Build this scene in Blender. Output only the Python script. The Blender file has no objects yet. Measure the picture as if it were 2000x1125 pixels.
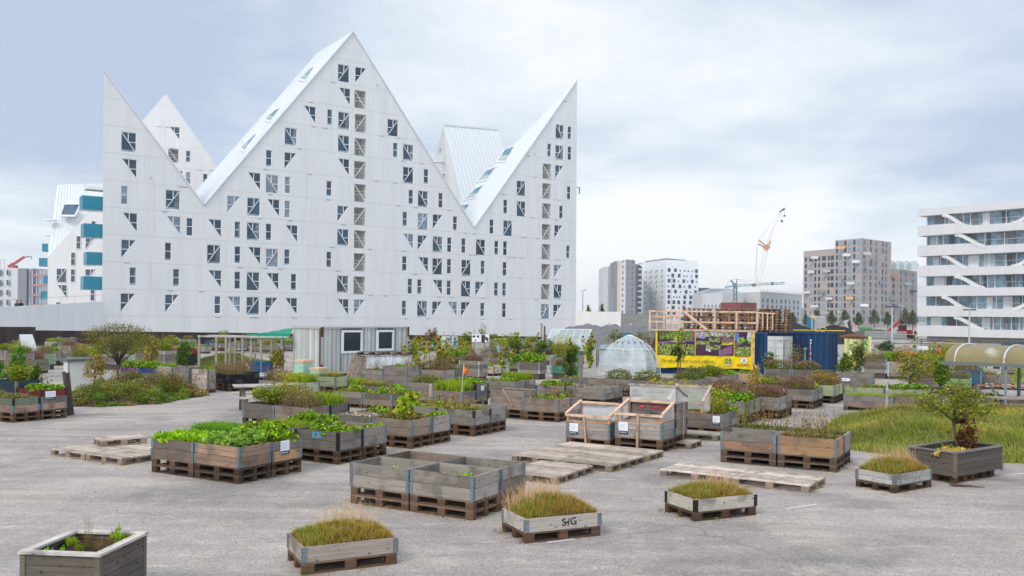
import bpy, math, random
import numpy as np
from mathutils import Vector, Matrix, geometry
rad = math.radians
SC = bpy.context.scene
COL = SC.collection
# ------------------------------------------------------------------ camera
F = 1750.0      # focal length in photograph pixels (2000 wide)
CH = 3.15       # eye height
ROLL = 0.0095
cr, sr = math.cos(ROLL), math.sin(ROLL)
cam = bpy.data.cameras.new("camera")
cam_ob = bpy.data.objects.new("camera", cam); COL.objects.link(cam_ob)
cam.sensor_width = 36.0; cam.lens = 36.0 * F / 2000.0
cam.shift_y = 55.5 / 2000.0
cam.clip_start = 0.1; cam.clip_end = 9000
cam_ob.matrix_world = Matrix(((cr, -sr, 0, 0), (0, 0, -1, 0), (sr, cr, 0, CH), (0, 0, 0, 1)))
SC.camera = cam_ob
SC.view_settings.view_transform = 'Standard'
try: SC.view_settings.look = 'None'
except Exception: pass
SC.view_settings.exposure = 0.17
SC.view_settings.gamma = 1.0

def ray(px, py):
    u = (px - 1000.0) / F; v = -(py - 618.0) / F
    return Vector((cr*u - sr*v, 1.0, sr*u + cr*v))
def G(px, py, z=0.0):
    d = ray(px, py); return d * ((z - CH) / d.z) + Vector((0, 0, CH))
def AT(px, py, D):
    return ray(px, py) * D + Vector((0, 0, CH))

# ------------------------------------------------------------------ world
SUN_EL, SUN_AZ = rad(42), rad(-142)      # direction to the sun: from the left, a little behind the camera
def make_world():
    w = bpy.data.worlds.new("World"); SC.world = w; w.use_nodes = True
    nt = w.node_tree; nt.nodes.clear(); N = nt.nodes.new; L = nt.links.new
    out = N('ShaderNodeOutputWorld'); bg = N('ShaderNodeBackground'); L(bg.outputs[0], out.inputs[0])
    sky = N('ShaderNodeTexSky'); sky.sky_type = 'NISHITA'; sky.sun_disc = False
    sky.sun_elevation = SUN_EL; sky.sun_rotation = SUN_AZ
    tc = N('ShaderNodeTexCoord'); sep = N('ShaderNodeSeparateXYZ'); L(tc.outputs['Generated'], sep.inputs[0])
    def math_(op, a, b=None, c=None, clamp=False):
        m = N('ShaderNodeMath'); m.operation = op; m.use_clamp = clamp
        for i, x in enumerate((a, b, c)):
            if x is None: continue
            if hasattr(x, 'links'): L(x, m.inputs[i])
            else: m.inputs[i].default_value = x
        return m.outputs[0]
    X, Y, Z = sep.outputs
    zp = math_('ADD', math_('MAXIMUM', Z, 0.0), 0.16)
    cx = math_('DIVIDE', X, zp); cy = math_('DIVIDE', Y, zp)
    cmb = N('ShaderNodeCombineXYZ'); L(cx, cmb.inputs[0]); L(cy, cmb.inputs[1])
    def noise(scale, det, rough, off):
        mp = N('ShaderNodeMapping'); L(cmb.outputs[0], mp.inputs[0]); mp.inputs['Location'].default_value = off
        n = N('ShaderNodeTexNoise'); L(mp.outputs[0], n.inputs[0]); n.inputs['Scale'].default_value = scale
        n.inputs['Detail'].default_value = det; n.inputs['Roughness'].default_value = rough
        return n.outputs[0]
    n1 = noise(0.62, 7, 0.55, (3.1, 1.7, 0)); n2 = noise(2.1, 6, 0.6, (8.0, 2.2, 0))
    # more grey away from the view axis and overhead, white along the horizon
    side = math_('MULTIPLY', math_('ABSOLUTE', math_('SUBTRACT', X, 0.02)), 0.80)
    hz = math_('MULTIPLY', math_('SUBTRACT', Z, 0.13), 3.0, clamp=False)
    hz = math_('MINIMUM', math_('MAXIMUM', hz, -0.40), 0.10)
    m = math_('ADD', math_('MULTIPLY', math_('SUBTRACT', n1, 0.5), 2.0), math_('MULTIPLY', n2, 0.36))
    m = math_('ADD', m, side); m = math_('ADD', m, hz)
    ramp = N('ShaderNodeValToRGB'); L(m, ramp.inputs[0])
    e = ramp.color_ramp.elements
    e[0].position = 0.08; e[0].color = (.99, 1.0, 1.02, 1)
    e[1].position = 0.66; e[1].color = (0.48, 0.575, 0.735, 1)
    a = ramp.color_ramp.elements.new(0.36); a.color = (0.74, 0.81, 0.89, 1)
    sc = N('ShaderNodeVectorMath'); sc.operation = 'SCALE'; L(sky.outputs[0], sc.inputs[0]); sc.inputs['Scale'].default_value = 0.10
    mx = N('ShaderNodeMixRGB'); mx.inputs[0].default_value = 0.90
    L(sc.outputs[0], mx.inputs[1]); L(ramp.outputs[0], mx.inputs[2])
    L(mx.outputs[0], bg.inputs[0])
    # unseen sky overhead and behind the camera brightened to light the white facade
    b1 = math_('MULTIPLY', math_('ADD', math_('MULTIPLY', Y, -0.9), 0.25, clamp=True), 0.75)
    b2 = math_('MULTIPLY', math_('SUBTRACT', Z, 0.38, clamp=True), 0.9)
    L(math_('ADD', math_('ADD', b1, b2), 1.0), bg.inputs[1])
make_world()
sun = bpy.data.lights.new("sun", 'SUN'); sun.energy = 1.5; sun.angle = rad(14); sun.color = (1.0, 0.92, 0.81)
sun_ob = bpy.data.objects.new("sun", sun); COL.objects.link(sun_ob)
sd = Vector((math.cos(SUN_EL)*math.cos(rad(232)), math.cos(SUN_EL)*math.sin(rad(232)), math.sin(SUN_EL)))
sun_ob.rotation_euler = sd.to_track_quat('Z', 'Y').to_euler()

# ------------------------------------------------------------------ materials
def mat(name, base=(.5, .5, .5), rough=.8, spec=.3, metal=0.0, col=True, obcol=True, noise=None, bump=None, knots=False,
        transl=0.0, alpha=1.0, stains=None, trans=0.0):
    """noise=(scale xyz, detail, amount)  bump=(scale, strength, distance)"""
    m = bpy.data.materials.new(name); m.use_nodes = True
    nt = m.node_tree; N = nt.nodes.new; L = nt.links.new
    p = nt.nodes['Principled BSDF']; out = nt.nodes['Material Output']
    rgb = N('ShaderNodeRGB'); rgb.outputs[0].default_value = (*base, 1); c = rgb.outputs[0]
    def mul(a, b, f=1.0, mode='MULTIPLY'):
        x = N('ShaderNodeMixRGB'); x.blend_type = mode; x.inputs[0].default_value = f
        L(a, x.inputs[1]); L(b, x.inputs[2]); return x.outputs[0]
    oi = N('ShaderNodeObjectInfo')
    if col:
        at = N('ShaderNodeAttribute'); at.attribute_name = 'Col'; c = mul(c, at.outputs['Color'])
    if obcol: c = mul(c, oi.outputs['Color'])
    tc = N('ShaderNodeTexCoord')
    def coords(scale):
        ad = N('ShaderNodeVectorMath'); ad.operation = 'ADD'; L(tc.outputs['Object'], ad.inputs[0])
        s = N('ShaderNodeMath'); s.operation = 'MULTIPLY'; L(oi.outputs['Random'], s.inputs[0]); s.inputs[1].default_value = 37.0
        L(s.outputs[0], ad.inputs[1])
        mp = N('ShaderNodeMapping'); L(ad.outputs[0], mp.inputs[0]); mp.inputs['Scale'].default_value = scale
        return mp.outputs[0]
    if noise:
        n = N('ShaderNodeTexNoise'); L(coords(noise[0]), n.inputs[0]); n.inputs['Scale'].default_value = 1
        n.inputs['Detail'].default_value = noise[1]; n.inputs['Roughness'].default_value = 0.65
        r = N('ShaderNodeMapRange'); L(n.outputs[0], r.inputs[0])
        r.inputs[1].default_value = .25; r.inputs[2].default_value = .75
        r.inputs[3].default_value = 1 - noise[2]; r.inputs[4].default_value = 1 + noise[2]
        c = mul(c, r.outputs[0])
    if stains:
        n = N('ShaderNodeTexNoise'); L(coords((stains[0],)*3), n.inputs[0]); n.inputs['Scale'].default_value = 1; n.inputs['Detail'].default_value = 5
        r = N('ShaderNodeMapRange'); L(n.outputs[0], r.inputs[0]); r.inputs[1].default_value = stains[3]; r.inputs[2].default_value = stains[3]+.12
        s = N('ShaderNodeRGB'); s.outputs[0].default_value = (*stains[1], 1)
        f = N('ShaderNodeMath'); f.operation = 'MULTIPLY'; L(r.outputs[0], f.inputs[0]); f.inputs[1].default_value = stains[2]
        x = N('ShaderNodeMixRGB'); L(f.outputs[0], x.inputs[0]); L(c, x.inputs[1]); L(s.outputs[0], x.inputs[2]); c = x.outputs[0]
    if knots:
        v = N('ShaderNodeTexVoronoi'); L(coords((6.5, 6.5, 11)), v.inputs[0]); v.inputs['Scale'].default_value = 1
        r = N('ShaderNodeMapRange'); L(v.outputs[0], r.inputs[0]); r.inputs[1].default_value = .10; r.inputs[2].default_value = .20
        r.inputs[3].default_value = .42; r.inputs[4].default_value = 1
        c = mul(c, r.outputs[0])
    L(c, p.inputs['Base Color'])
    p.inputs['Roughness'].default_value = rough; p.inputs['Metallic'].default_value = metal
    p.inputs['Specular IOR Level'].default_value = spec
    p.inputs['Alpha'].default_value = alpha
    if bump:
        n = N('ShaderNodeTexNoise'); L(coords((bump[0],)*3 if not isinstance(bump[0], tuple) else bump[0]), n.inputs[0]); n.inputs['Scale'].default_value = 1; n.inputs['Detail'].default_value = 6
        b = N('ShaderNodeBump'); b.inputs['Strength'].default_value = bump[1]; b.inputs['Distance'].default_value = bump[2]
        L(n.outputs[0], b.inputs['Height']); L(b.outputs[0], p.inputs['Normal'])
    if transl > 0:
        t = N('ShaderNodeBsdfTranslucent'); L(c, t.inputs[0]); ms = N('ShaderNodeMixShader'); ms.inputs[0].default_value = transl
        L(p.outputs[0], ms.inputs[1]); L(t.outputs[0], ms.inputs[2]); L(ms.outputs[0], out.inputs[0])
    return m
M = {}
M['wood'] = mat('weathered_wood', (.86, .785, .715), .9, .08, noise=((2.2, 2.2, 60), 6, .34), bump=((3, 3, 90), .35, .004), knots=True, stains=(2.2, (.10, .09, .08), .55, .52))
M['deck'] = mat('pallet_wood', (.92, .86, .80), .9, .08, noise=((5, 5, 24), 6, .36), bump=(30, .3, .003), stains=(3.0, (.09, .08, .07), .5, .55))
M['bracket'] = mat('galvanised_steel', (.50, .50, .50), .45, .5, metal=.35, noise=((30, 30, 60), 3, .35))
M['soil'] = mat('soil', (.038, .026, .019), .95, .1, noise=((30, 30, 30), 5, .5), bump=(25, .8, .03))
M['leaf'] = mat('leaf', (1.42, 1.24, .74), .6, .12, noise=((9, 9, 9), 2, .25), transl=.38)
M['petal'] = mat('petal', (1, 1, 1), .6, .2, transl=.3)
M['straw'] = mat('straw', (1.05, 1, .85), .8, .08, transl=.25)
M['bark'] = mat('bark', (.11, .085, .062), .9, .1, noise=((20, 20, 8), 5, .4))
M['facade'] = mat('white_concrete', (.67, .668, .655), .75, .3, noise=((.9, .9, .10), 6, .07), stains=(.5, (.66, .65, .66), .30, .52), bump=(6, .15, .01))
M['joint'] = mat('joint_sealant', (.47, .46, .44), .8)
M['roofmetal'] = mat('white_roof_metal', (.66, .68, .685), .45, .4)
M['frame'] = mat('white_window_frame', (.76, .77, .78), .5, .4, obcol=False)
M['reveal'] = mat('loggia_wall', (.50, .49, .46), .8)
M['farglass'] = mat('distant_glass', (.028, .040, .052), .38, .45, noise=((.6, .6, .6), 3, .5))
M['glass'] = mat('window_glass', (.024, .042, .060), .08, .5, noise=((1.1, 1.1, 1.3), 3, .55))
M['clear'] = mat('clear_glass', (.75, .85, .86), .1, .5, alpha=.30)
M['film'] = mat('greenhouse_film', (.80, .84, .86), .35, .4, alpha=.36, noise=((3, 3, 9), 4, .25))
M['cyan'] = mat('turquoise_glass', (.0, .22, .32), .15, .5, alpha=.84)
M['paint'] = mat('paint', (1, 1, 1), .55, .35, noise=((2, 2, 2), 5, .08))
M['worn'] = mat('worn_paint', (1, 1, 1), .65, .3, noise=((3, 3, 1), 6, .12), stains=(2.2, (.16, .07, .035), .8, .66))
M['matte'] = mat('matte', (1, 1, 1), .9, .1, noise=((1.5, 1.5, 1.5), 5, .12))
M['conc'] = mat('grey_concrete', (1, 1, 1), .9, .1, noise=((.5, .5, 2), 6, .16), bump=(4, .3, .02))
M['tarp'] = mat('grey_tarpaulin', (.15, .145, .145), .6, .3, noise=((2, 2, 2), 5, .3), bump=(1.5, .8, .12))
M['plasticroof'] = mat('yellowed_acrylic', (.27, .215, .10), .4, .3, noise=((1.2, 1.2, 1.2), 5, .2), stains=(.8, (.62, .60, .50), .8, .60), transl=.1)
M['skin'] = mat('skin', (.50, .30, .22), .6)
M['cloth'] = mat('cloth', (1, 1, 1), .85, .1, noise=((20, 20, 20), 3, .15))
M['brick'] = mat('brick_wall', (1, 1, 1), .9, .1, noise=((.35, .35, 1.4), 6, .12))

# ------------------------------------------------------------------ mesh helpers
def mesh_np(name, verts, counts, idx, cols, mats, smooth=False, mi=None):
    me = bpy.data.meshes.new(name)
    verts = np.asarray(verts, dtype=np.float32).reshape(-1, 3)
    counts = np.asarray(counts, dtype=np.int32); idx = np.asarray(idx, dtype=np.int32)
    me.vertices.add(len(verts)); me.vertices.foreach_set('co', verts.ravel())
    me.loops.add(len(idx)); me.loops.foreach_set('vertex_index', idx)
    me.polygons.add(len(counts))
    st = np.zeros(len(counts), dtype=np.int32); st[1:] = np.cumsum(counts)[:-1]
    me.polygons.foreach_set('loop_start', st); me.polygons.foreach_set('loop_total', counts)
    if mi is not None: me.polygons.foreach_set('material_index', np.asarray(mi, dtype=np.int32))
    me.polygons.foreach_set('use_smooth', np.full(len(counts), smooth))
    me.update(calc_edges=True)
    ca = me.color_attributes.new('Col', 'FLOAT_COLOR', 'CORNER')
    c = np.repeat(np.asarray(cols, dtype=np.float32), counts, axis=0)
    c4 = np.ones((len(c), 4), dtype=np.float32); c4[:, :3] = c[:, :3]
    ca.data.foreach_set('color', c4.ravel())
    for m in mats: me.materials.append(m)
    return me

class MB:
    def __init__(s): s.v = []; s.f = []; s.c = []; s.m = []
    def add(s, vs, fs, col=(1, 1, 1), mi=0):
        o = len(s.v); s.v += [tuple(v) for v in vs]
        for f in fs: s.f.append([o+i for i in f]); s.c.append(col); s.m.append(mi)
        return s
    def box(s, x0, x1, y0, y1, z0, z1, col=(1, 1, 1), mi=0):
        return s.add([(x0,y0,z0),(x1,y0,z0),(x1,y1,z0),(x0,y1,z0),(x0,y0,z1),(x1,y0,z1),(x1,y1,z1),(x0,y1,z1)],
              [(0,3,2,1),(4,5,6,7),(0,1,5,4),(1,2,6,5),(2,3,7,6),(3,0,4,7)], col, mi)
    def bar(s, p, q, w, h=None, col=(1, 1, 1), mi=0, up=(0, 0, 1)):
        p = Vector(p); q = Vector(q); h = h or w; d = q - p
        if d.length < 1e-6: return s
        d.normalize(); up = Vector(up)
        if abs(d.dot(up)) > .99: up = Vector((0, 1, 0))
        a = d.cross(up).normalized(); b = a.cross(d).normalized()
        vs = []
        for e in (p, q):
            for (i, j) in ((-1,-1),(1,-1),(1,1),(-1,1)): vs.append(e + a*(i*w/2) + b*(j*h/2))
        return s.add(vs, [(0,1,2,3),(7,6,5,4),(0,4,5,1),(1,5,6,2),(2,6,7,3),(3,7,4,0)], col, mi)
    def tube(s, pts, rs, n=6, col=(1, 1, 1), mi=0, cap=True):
        pts = [Vector(p) for p in pts]; o = len(s.v)
        if not hasattr(rs, '__len__'): rs = [rs]*len(pts)
        for i, p in enumerate(pts):
            d = (pts[min(i+1, len(pts)-1)] - pts[max(i-1, 0)]).normalized()
            up = Vector((0, 0, 1)) if abs(d.z) < .95 else Vector((1, 0, 0))
            a = d.cross(up).normalized(); b = d.cross(a).normalized()
            for k in range(n):
                t = 2*math.pi*k/n; s.v.append(tuple(p + (a*math.cos(t) + b*math.sin(t))*rs[i]))
        for i in range(len(pts)-1):
            for k in range(n):
                s.f.append([o+i*n+k, o+i*n+(k+1) % n, o+(i+1)*n+(k+1) % n, o+(i+1)*n+k]); s.c.append(col); s.m.append(mi)
        if cap:
            s.f.append([o+k for k in range(n)][::-1]); s.c.append(col); s.m.append(mi)
            s.f.append([o+(len(pts)-1)*n+k for k in range(n)]); s.c.append(col); s.m.append(mi)
        return s
    def prism(s, poly, y0, y1, col=(1, 1, 1), mi=0):
        """polygon in xz extruded along y"""
        n = len(poly); vs = [(x, y0, z) for x, z in poly] + [(x, y1, z) for x, z in poly]
        fs = [tuple(range(n))[::-1], tuple(range(n, 2*n))] + [(i, (i+1) % n, n+(i+1) % n, n+i) for i in range(n)]
        return s.add(vs, fs, col, mi)
    def slab(s, poly, z0, z1, col=(1, 1, 1), mi=0):
        n = len(poly); vs = [(p[0], p[1], z0) for p in poly] + [(p[0], p[1], z1) for p in poly]
        fs = [tuple(range(n))[::-1], tuple(range(n, 2*n))] + [(i, (i+1) % n, n+(i+1) % n, n+i) for i in range(n)]
        return s.add(vs, fs, col, mi)
    def lathe(s, prof, n=16, col=(1, 1, 1), mi=0, c=(0, 0, 0)):
        o = len(s.v)
        for r, z in prof:
            for k in range(n):
                t = 2*math.pi*k/n; s.v.append((c[0]+r*math.cos(t), c[1]+r*math.sin(t), c[2]+z))
        for i in range(len(prof)-1):
            for k in range(n):
                s.f.append([o+i*n+k, o+i*n+(k+1) % n, o+(i+1)*n+(k+1) % n, o+(i+1)*n+k]); s.c.append(col); s.m.append(mi)
        return s
    def xf(s, mtx, start=0):
        for i in range(start, len(s.v)): s.v[i] = tuple(mtx @ Vector(s.v[i]))
        return s
    def mesh(s, name, mats, smooth=False):
        idx = [i for f in s.f for i in f]
        return mesh_np(name, s.v, [len(f) for f in s.f], idx, s.c, mats if isinstance(mats, (list, tuple)) else [mats], smooth, s.m)

def link(name, data, parent=None, loc=(0, 0, 0), rot=(0, 0, 0), color=None, scale=None):
    o = bpy.data.objects.new(name, data); COL.objects.link(o)
    if parent is not None: o.parent = parent
    o.location = loc; o.rotation_euler = rot if hasattr(rot, '__len__') else (0, 0, rot)
    if color is not None: o.color = (*color[:3], 1)
    if scale is not None: o.scale = scale
    return o
def build(name, mb, m, parent=None, loc=(0, 0, 0), rot=(0, 0, 0), color=None, smooth=False):
    return link(name, mb.mesh(name, m, smooth), parent, loc, rot, color)
def empty(name, loc=(0, 0, 0), rot=0.0, parent=None):
    o = link(name, None, parent, loc, (0, 0, rot)); o.empty_display_size = .2; return o
def tag(o, label=None, cat=None, group=None, kind=None):
    if label: o['label'] = label
    if cat: o['category'] = cat
    if group: o['group'] = group
    if kind: o['kind'] = kind
    return o
def struct(o): o['kind'] = 'structure'; return o
def text_mb(txt, size, font_bold=False):
    cu = bpy.data.curves.new('lettering', 'FONT'); cu.body = txt; cu.size = size; cu.align_x = 'CENTER'; cu.align_y = 'CENTER'
    cu.extrude = 0.0012; cu.offset = size*.02 if font_bold else 0
    cu.resolution_u = 2
    ob = bpy.data.objects.new('lettering', cu); COL.objects.link(ob)
    dg = bpy.context.evaluated_depsgraph_get(); me = bpy.data.meshes.new_from_object(ob.evaluated_get(dg))
    bpy.data.objects.remove(ob); 
    mb = MB(); mb.add([v.co[:] for v in me.vertices], [tuple(p.vertices) for p in me.polygons]); bpy.data.meshes.remove(me)
    return mb
def lettering(txt, size, parent, loc, rot, m, color, bold=False):
    return build('lettering', text_mb(txt, size, bold), m, parent, loc, rot, color)
def lab(o, *a): return tag(o, *a)
def jit(c, r, a=.12):
    k = 1 + r.uniform(-a, a); return tuple(max(0, x*k*(1+r.uniform(-a*.07, a*.07))) for x in c[:3])
ORD = ['first','second','third','fourth','fifth','sixth','seventh','eighth','ninth','tenth','eleventh','twelfth','thirteenth','fourteenth','fifteenth','sixteenth','seventeenth','eighteenth','nineteenth','twentieth','twenty-first','twenty-second','twenty-third','twenty-fourth','twenty-fifth','twenty-sixth','twenty-seventh','twenty-eighth','twenty-ninth','thirtieth']
# ------------------------------------------------------------------ large white peaked building
def plane_hit(px, py, P0, ang):
    n = Vector((-math.sin(ang), math.cos(ang), 0)); d = ray(px, py)
    t = n.dot(Vector((P0[0], P0[1], 0))) / d.dot(n)
    p = d*t + Vector((0, 0, CH)); q = p - Vector((P0[0], P0[1], 0))
    return q.x*math.cos(ang) + q.y*math.sin(ang), p.z
def inside(p, poly):
    x, y = p; r = False; n = len(poly)
    for i in range(n):
        x1, y1 = poly[i]; x2, y2 = poly[(i+1) % n]
        if (y1 > y) != (y2 > y) and x < (x2-x1)*(y-y1)/(y2-y1)+x1: r = not r
    return r
def wall_with_holes(mb, outer, holes, y=0.0, col=(1, 1, 1)):
    vs = []; ed = []
    for poly in [outer] + holes:
        o = len(vs); vs += [Vector(p) for p in poly]; ed += [(o+i, o+(i+1) % len(poly)) for i in range(len(poly))]
    ov, oe, of, _, _, _ = geometry.delaunay_2d_cdt(vs, ed, [], 0, 1e-5)
    fs = []
    for f in of:
        c = sum((ov[i] for i in f), Vector((0, 0)))/len(f); c = (c.x, c.y)
        if inside(c, outer) and not any(inside(c, h) for h in holes): fs.append(tuple(f))
    mb.add([(p.x, y, p.y) for p in ov], fs, col)
WW, WH, NW, NH = 1.62, 2.28, .72, 2.1
def win_shape(t):
    return {'S': [(0, 0), (0, -WH), (WW, -WH), (WW, 0)], 'N': [(0, 0), (0, -NH), (NW, -NH), (NW, 0)],
            'A': [(0, 0), (WW, -2.2), (WW, 0)], 'B': [(0, 0), (0, -2.2), (WW, 0)]}[t]
_wm = {}
def win_meshes(kind):
    if kind in _wm: return _wm[kind]
    t = kind[0]; fr = MB(); w = .075; y0, y1 = .05, .13
    poly = win_shape({'S': 'S', 'Z': 'S', 'N': 'N', 'A': 'A', 'B': 'B', 'L': 'S', 'K': 'S'}[t])
    def seg(a, b, ww=w): fr.bar((a[0], (y0+y1)/2, a[1]), (b[0], (y0+y1)/2, b[1]), y1-y0, ww, up=(0, 0, 1)) if False else fr.add(*_seg(a, b, ww, y0, y1))
    n = len(poly)
    cx = sum(p[0] for p in poly)/n; cz = sum(p[1] for p in poly)/n
    ins = [(p[0]+(cx-p[0])*.035, p[1]+(cz-p[1])*.03) for p in poly]
    if t in 'LK':
        a, b = ((0, 0), (WW, -WH)) if t == 'L' else ((0, -WH), (WW, 0))
        seg(a, b, .07)
        for z in (-.95, -1.35): seg((0, z), (WW, z), .03)
        _wm[kind] = (fr.mesh('window_frame', M['frame']), None); return _wm[kind]
    for i in range(n): seg(ins[i], ins[(i+1) % n])
    if t == 'N': seg((0, -NH*.48), (NW, -NH*.48))
    if t in 'SA':
        if t == 'S': seg((0, 0), (WW, -WH), .07)
        h = WH if t == 'S' else 2.2
        seg((WW*.47, 0), (WW*.47, -h*.47)); seg((WW*.47, -h*.49), (WW, -h*.49))
    if t in 'ZB':
        if t == 'Z': seg((0, -WH), (WW, 0), .07)
        h = WH if t == 'Z' else 2.2
        seg((WW*.53, 0), (WW*.53, -h*.47)); seg((0, -h*.49), (WW*.53, -h*.49))
    pn = MB(); pn.add([(x, .12, z) for x, z in poly] + [(x, .15, z) for x, z in poly],
                      [tuple(range(n)), tuple(range(n, 2*n))[::-1]] + [(i, n+i, n+(i+1) % n, (i+1) % n) for i in range(n)])
    variants = []
    for q in range(3):
        p2 = MB(); p2.v = list(pn.v); p2.f = [list(f) for f in pn.f]; p2.c = list(pn.c); p2.m = list(pn.m)
        if t in 'SZN':
            W_, H_ = (NW, NH) if t == 'N' else (WW, WH)
            if q >= 1: p2.add([(.06, .117, -H_+.06), (W_-.06, .117, -H_+.06), (W_-.06, .117, -H_+.30), (.06, .117, -H_+.30)], [(0, 1, 2, 3)], (9, 5.6, 4.2))  # pale strip at the pane's foot: reflection painted into the glass colour
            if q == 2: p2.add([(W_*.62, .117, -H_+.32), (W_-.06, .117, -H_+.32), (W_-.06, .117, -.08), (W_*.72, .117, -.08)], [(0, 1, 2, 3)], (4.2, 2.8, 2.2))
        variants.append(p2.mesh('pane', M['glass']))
    _wm[kind] = (fr.mesh('window_frame', M['frame']), variants); return _wm[kind]
def _seg(a, b, w, y0, y1):
    d = Vector((b[0]-a[0], b[1]-a[1])); d.normalize(); nx, nz = -d.y*w/2, d.x*w/2
    q = [(a[0]+nx, a[1]+nz), (a[0]-nx, a[1]-nz), (b[0]-nx, b[1]-nz), (b[0]+nx, b[1]+nz)]
    vs = [(x, y0, z) for x, z in q] + [(x, y1, z) for x, z in q]
    return vs, [(0, 1, 2, 3), (7, 6, 5, 4), (0, 4, 5, 1), (1, 5, 6, 2), (2, 6, 7, 3), (3, 7, 4, 0)]
KN = {'S': 'square_window', 'Z': 'square_window', 'N': 'narrow_window', 'A': 'triangular_window', 'B': 'triangular_window', 'L': 'loggia', 'K': 'loggia'}
def peak_building(label, P0, ang, front, back, wins, storey0, sh=3.0, scale=1.0, seed=1, joints=True, roofs=()):
    """front/back: lists of (s,z) counter-clockwise seen from the front, back has (s,z,y)"""
    r = random.Random(seed); n = len(front)
    root = empty('apartment_building', (P0[0], P0[1], 0), ang); tag(root, label, 'building')
    holes = []
    for t, s, z in wins:
        holes.append([(s+x*scale, z+zz*scale) for x, zz in win_shape({'S': 'S', 'Z': 'S', 'N': 'N', 'A': 'A', 'B': 'B', 'L': 'S', 'K': 'S'}[t])])
    wall = MB(); wall_with_holes(wall, front, holes)
    for (t, s, z), h in zip(wins, holes):
        dp = 1.3 if t in 'LK' else .16; k = len(h)
        wall.add([(x, 0, zz) for x, zz in h] + [(x, dp, zz) for x, zz in h], [(i, k+i, k+(i+1) % k, (i+1) % k) for i in range(k)])
    fr = MB(); fv = [(s, 0, z) for s, z in front]; bv = [(s, y, z) for s, z, y in back]
    wall.add(fv+bv, [tuple(range(n, 2*n))[::-1]] + [(i, n+i, n+(i+1) % n, (i+1) % n) for i in range(n) if i not in roofs])
    w = build('facade', wall, M['facade'], root)
    rf = MB()
    for i in roofs:
        a, b, c, d = [Vector(v) for v in (fv[i], fv[(i+1) % n], bv[(i+1) % n], bv[i])]
        nn = (b-a).cross((c if i == 3 else d)-a).normalized()
        if nn.z < 0: nn = -nn
        o = nn*.12
        rf.add([a-o*.2, b-o*.2, c-o*.2, d-o*.2, a+o, b+o, c+o, d+o], [(0, 3, 2, 1), (4, 5, 6, 7), (0, 1, 5, 4), (1, 2, 6, 5), (2, 3, 7, 6), (3, 0, 4, 7)])
                # standing seams follow the slope line, spaced across the depth
        m2 = int((d-a).length/.5)
        for j in range(1, m2 if i not in (4, 6) or n < 7 else 0):
            t = j/m2; rf.bar((a.lerp(c, t) if i == 3 else a.lerp(d, t))+nn*.13, b.lerp(c, t)+nn*.13, .04, .05, up=tuple(nn))
    if roofs: build('roof', rf, M['roofmetal'], root)
    for t, s, z in wins:
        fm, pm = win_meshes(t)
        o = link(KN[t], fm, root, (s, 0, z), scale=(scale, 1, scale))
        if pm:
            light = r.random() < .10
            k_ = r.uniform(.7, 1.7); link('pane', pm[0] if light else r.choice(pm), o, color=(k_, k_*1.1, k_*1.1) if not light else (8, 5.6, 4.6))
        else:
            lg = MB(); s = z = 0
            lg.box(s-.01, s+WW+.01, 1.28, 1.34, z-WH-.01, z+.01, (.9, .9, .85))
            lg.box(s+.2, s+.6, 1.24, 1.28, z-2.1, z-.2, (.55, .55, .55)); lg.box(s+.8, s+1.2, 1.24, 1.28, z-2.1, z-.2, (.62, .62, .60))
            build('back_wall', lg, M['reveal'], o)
    if joints:
        jm = MB(); z = storey0; top = max(p[1] for p in front)
        xs0 = min(p[0] for p in front); xs1 = max(p[0] for p in front)
        def spans(z):
            xs = []; 
            for i in range(n):
                (x1, z1), (x2, z2) = front[i], front[(i+1) % n]
                if (z1 > z) != (z2 > z): xs.append(x1+(x2-x1)*(z-z1)/(z2-z1))
            xs.sort(); return list(zip(xs[::2], xs[1::2]))
        k = 0
        while z < top:
            for a, b in spans(z): jm.box(a, b, -.004, .0, z-.018, z+.018)
            zz = z+sh if k >= 0 else 0
            for a, b in spans(z+.02):
                x = a+r.uniform(4, 7)
                while x < b-1:
                    if inside((x, z+sh-.05), front) and not any(h[0][0]-.15 < x < max(q[0] for q in h)+.15 and z < h[0][1] < z+sh+.3 for h in holes):
                        jm.box(x-.015, x+.015, -.004, 0, z+.02, z+sh-.02)
                    x += r.uniform(4.5, 9)
            for q in range(int((xs1-xs0)/7)):
                x = r.uniform(xs0+1, xs1-1)
                if inside((x, z-.1), front): jm.box(x-.3, x+.3, -.03, -.002, z-.12, z-.04, (.8, .8, .8))
            z += sh; k += 1
        for a, b in spans(.5):
            x = a+3
            while x < b-1: jm.box(x-.015, x+.015, -.004, 0, 0, storey0-.02); x += r.uniform(5, 8)
        build('panel_joint', jm, M['joint'], root)
    return root, fv, bv

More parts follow.
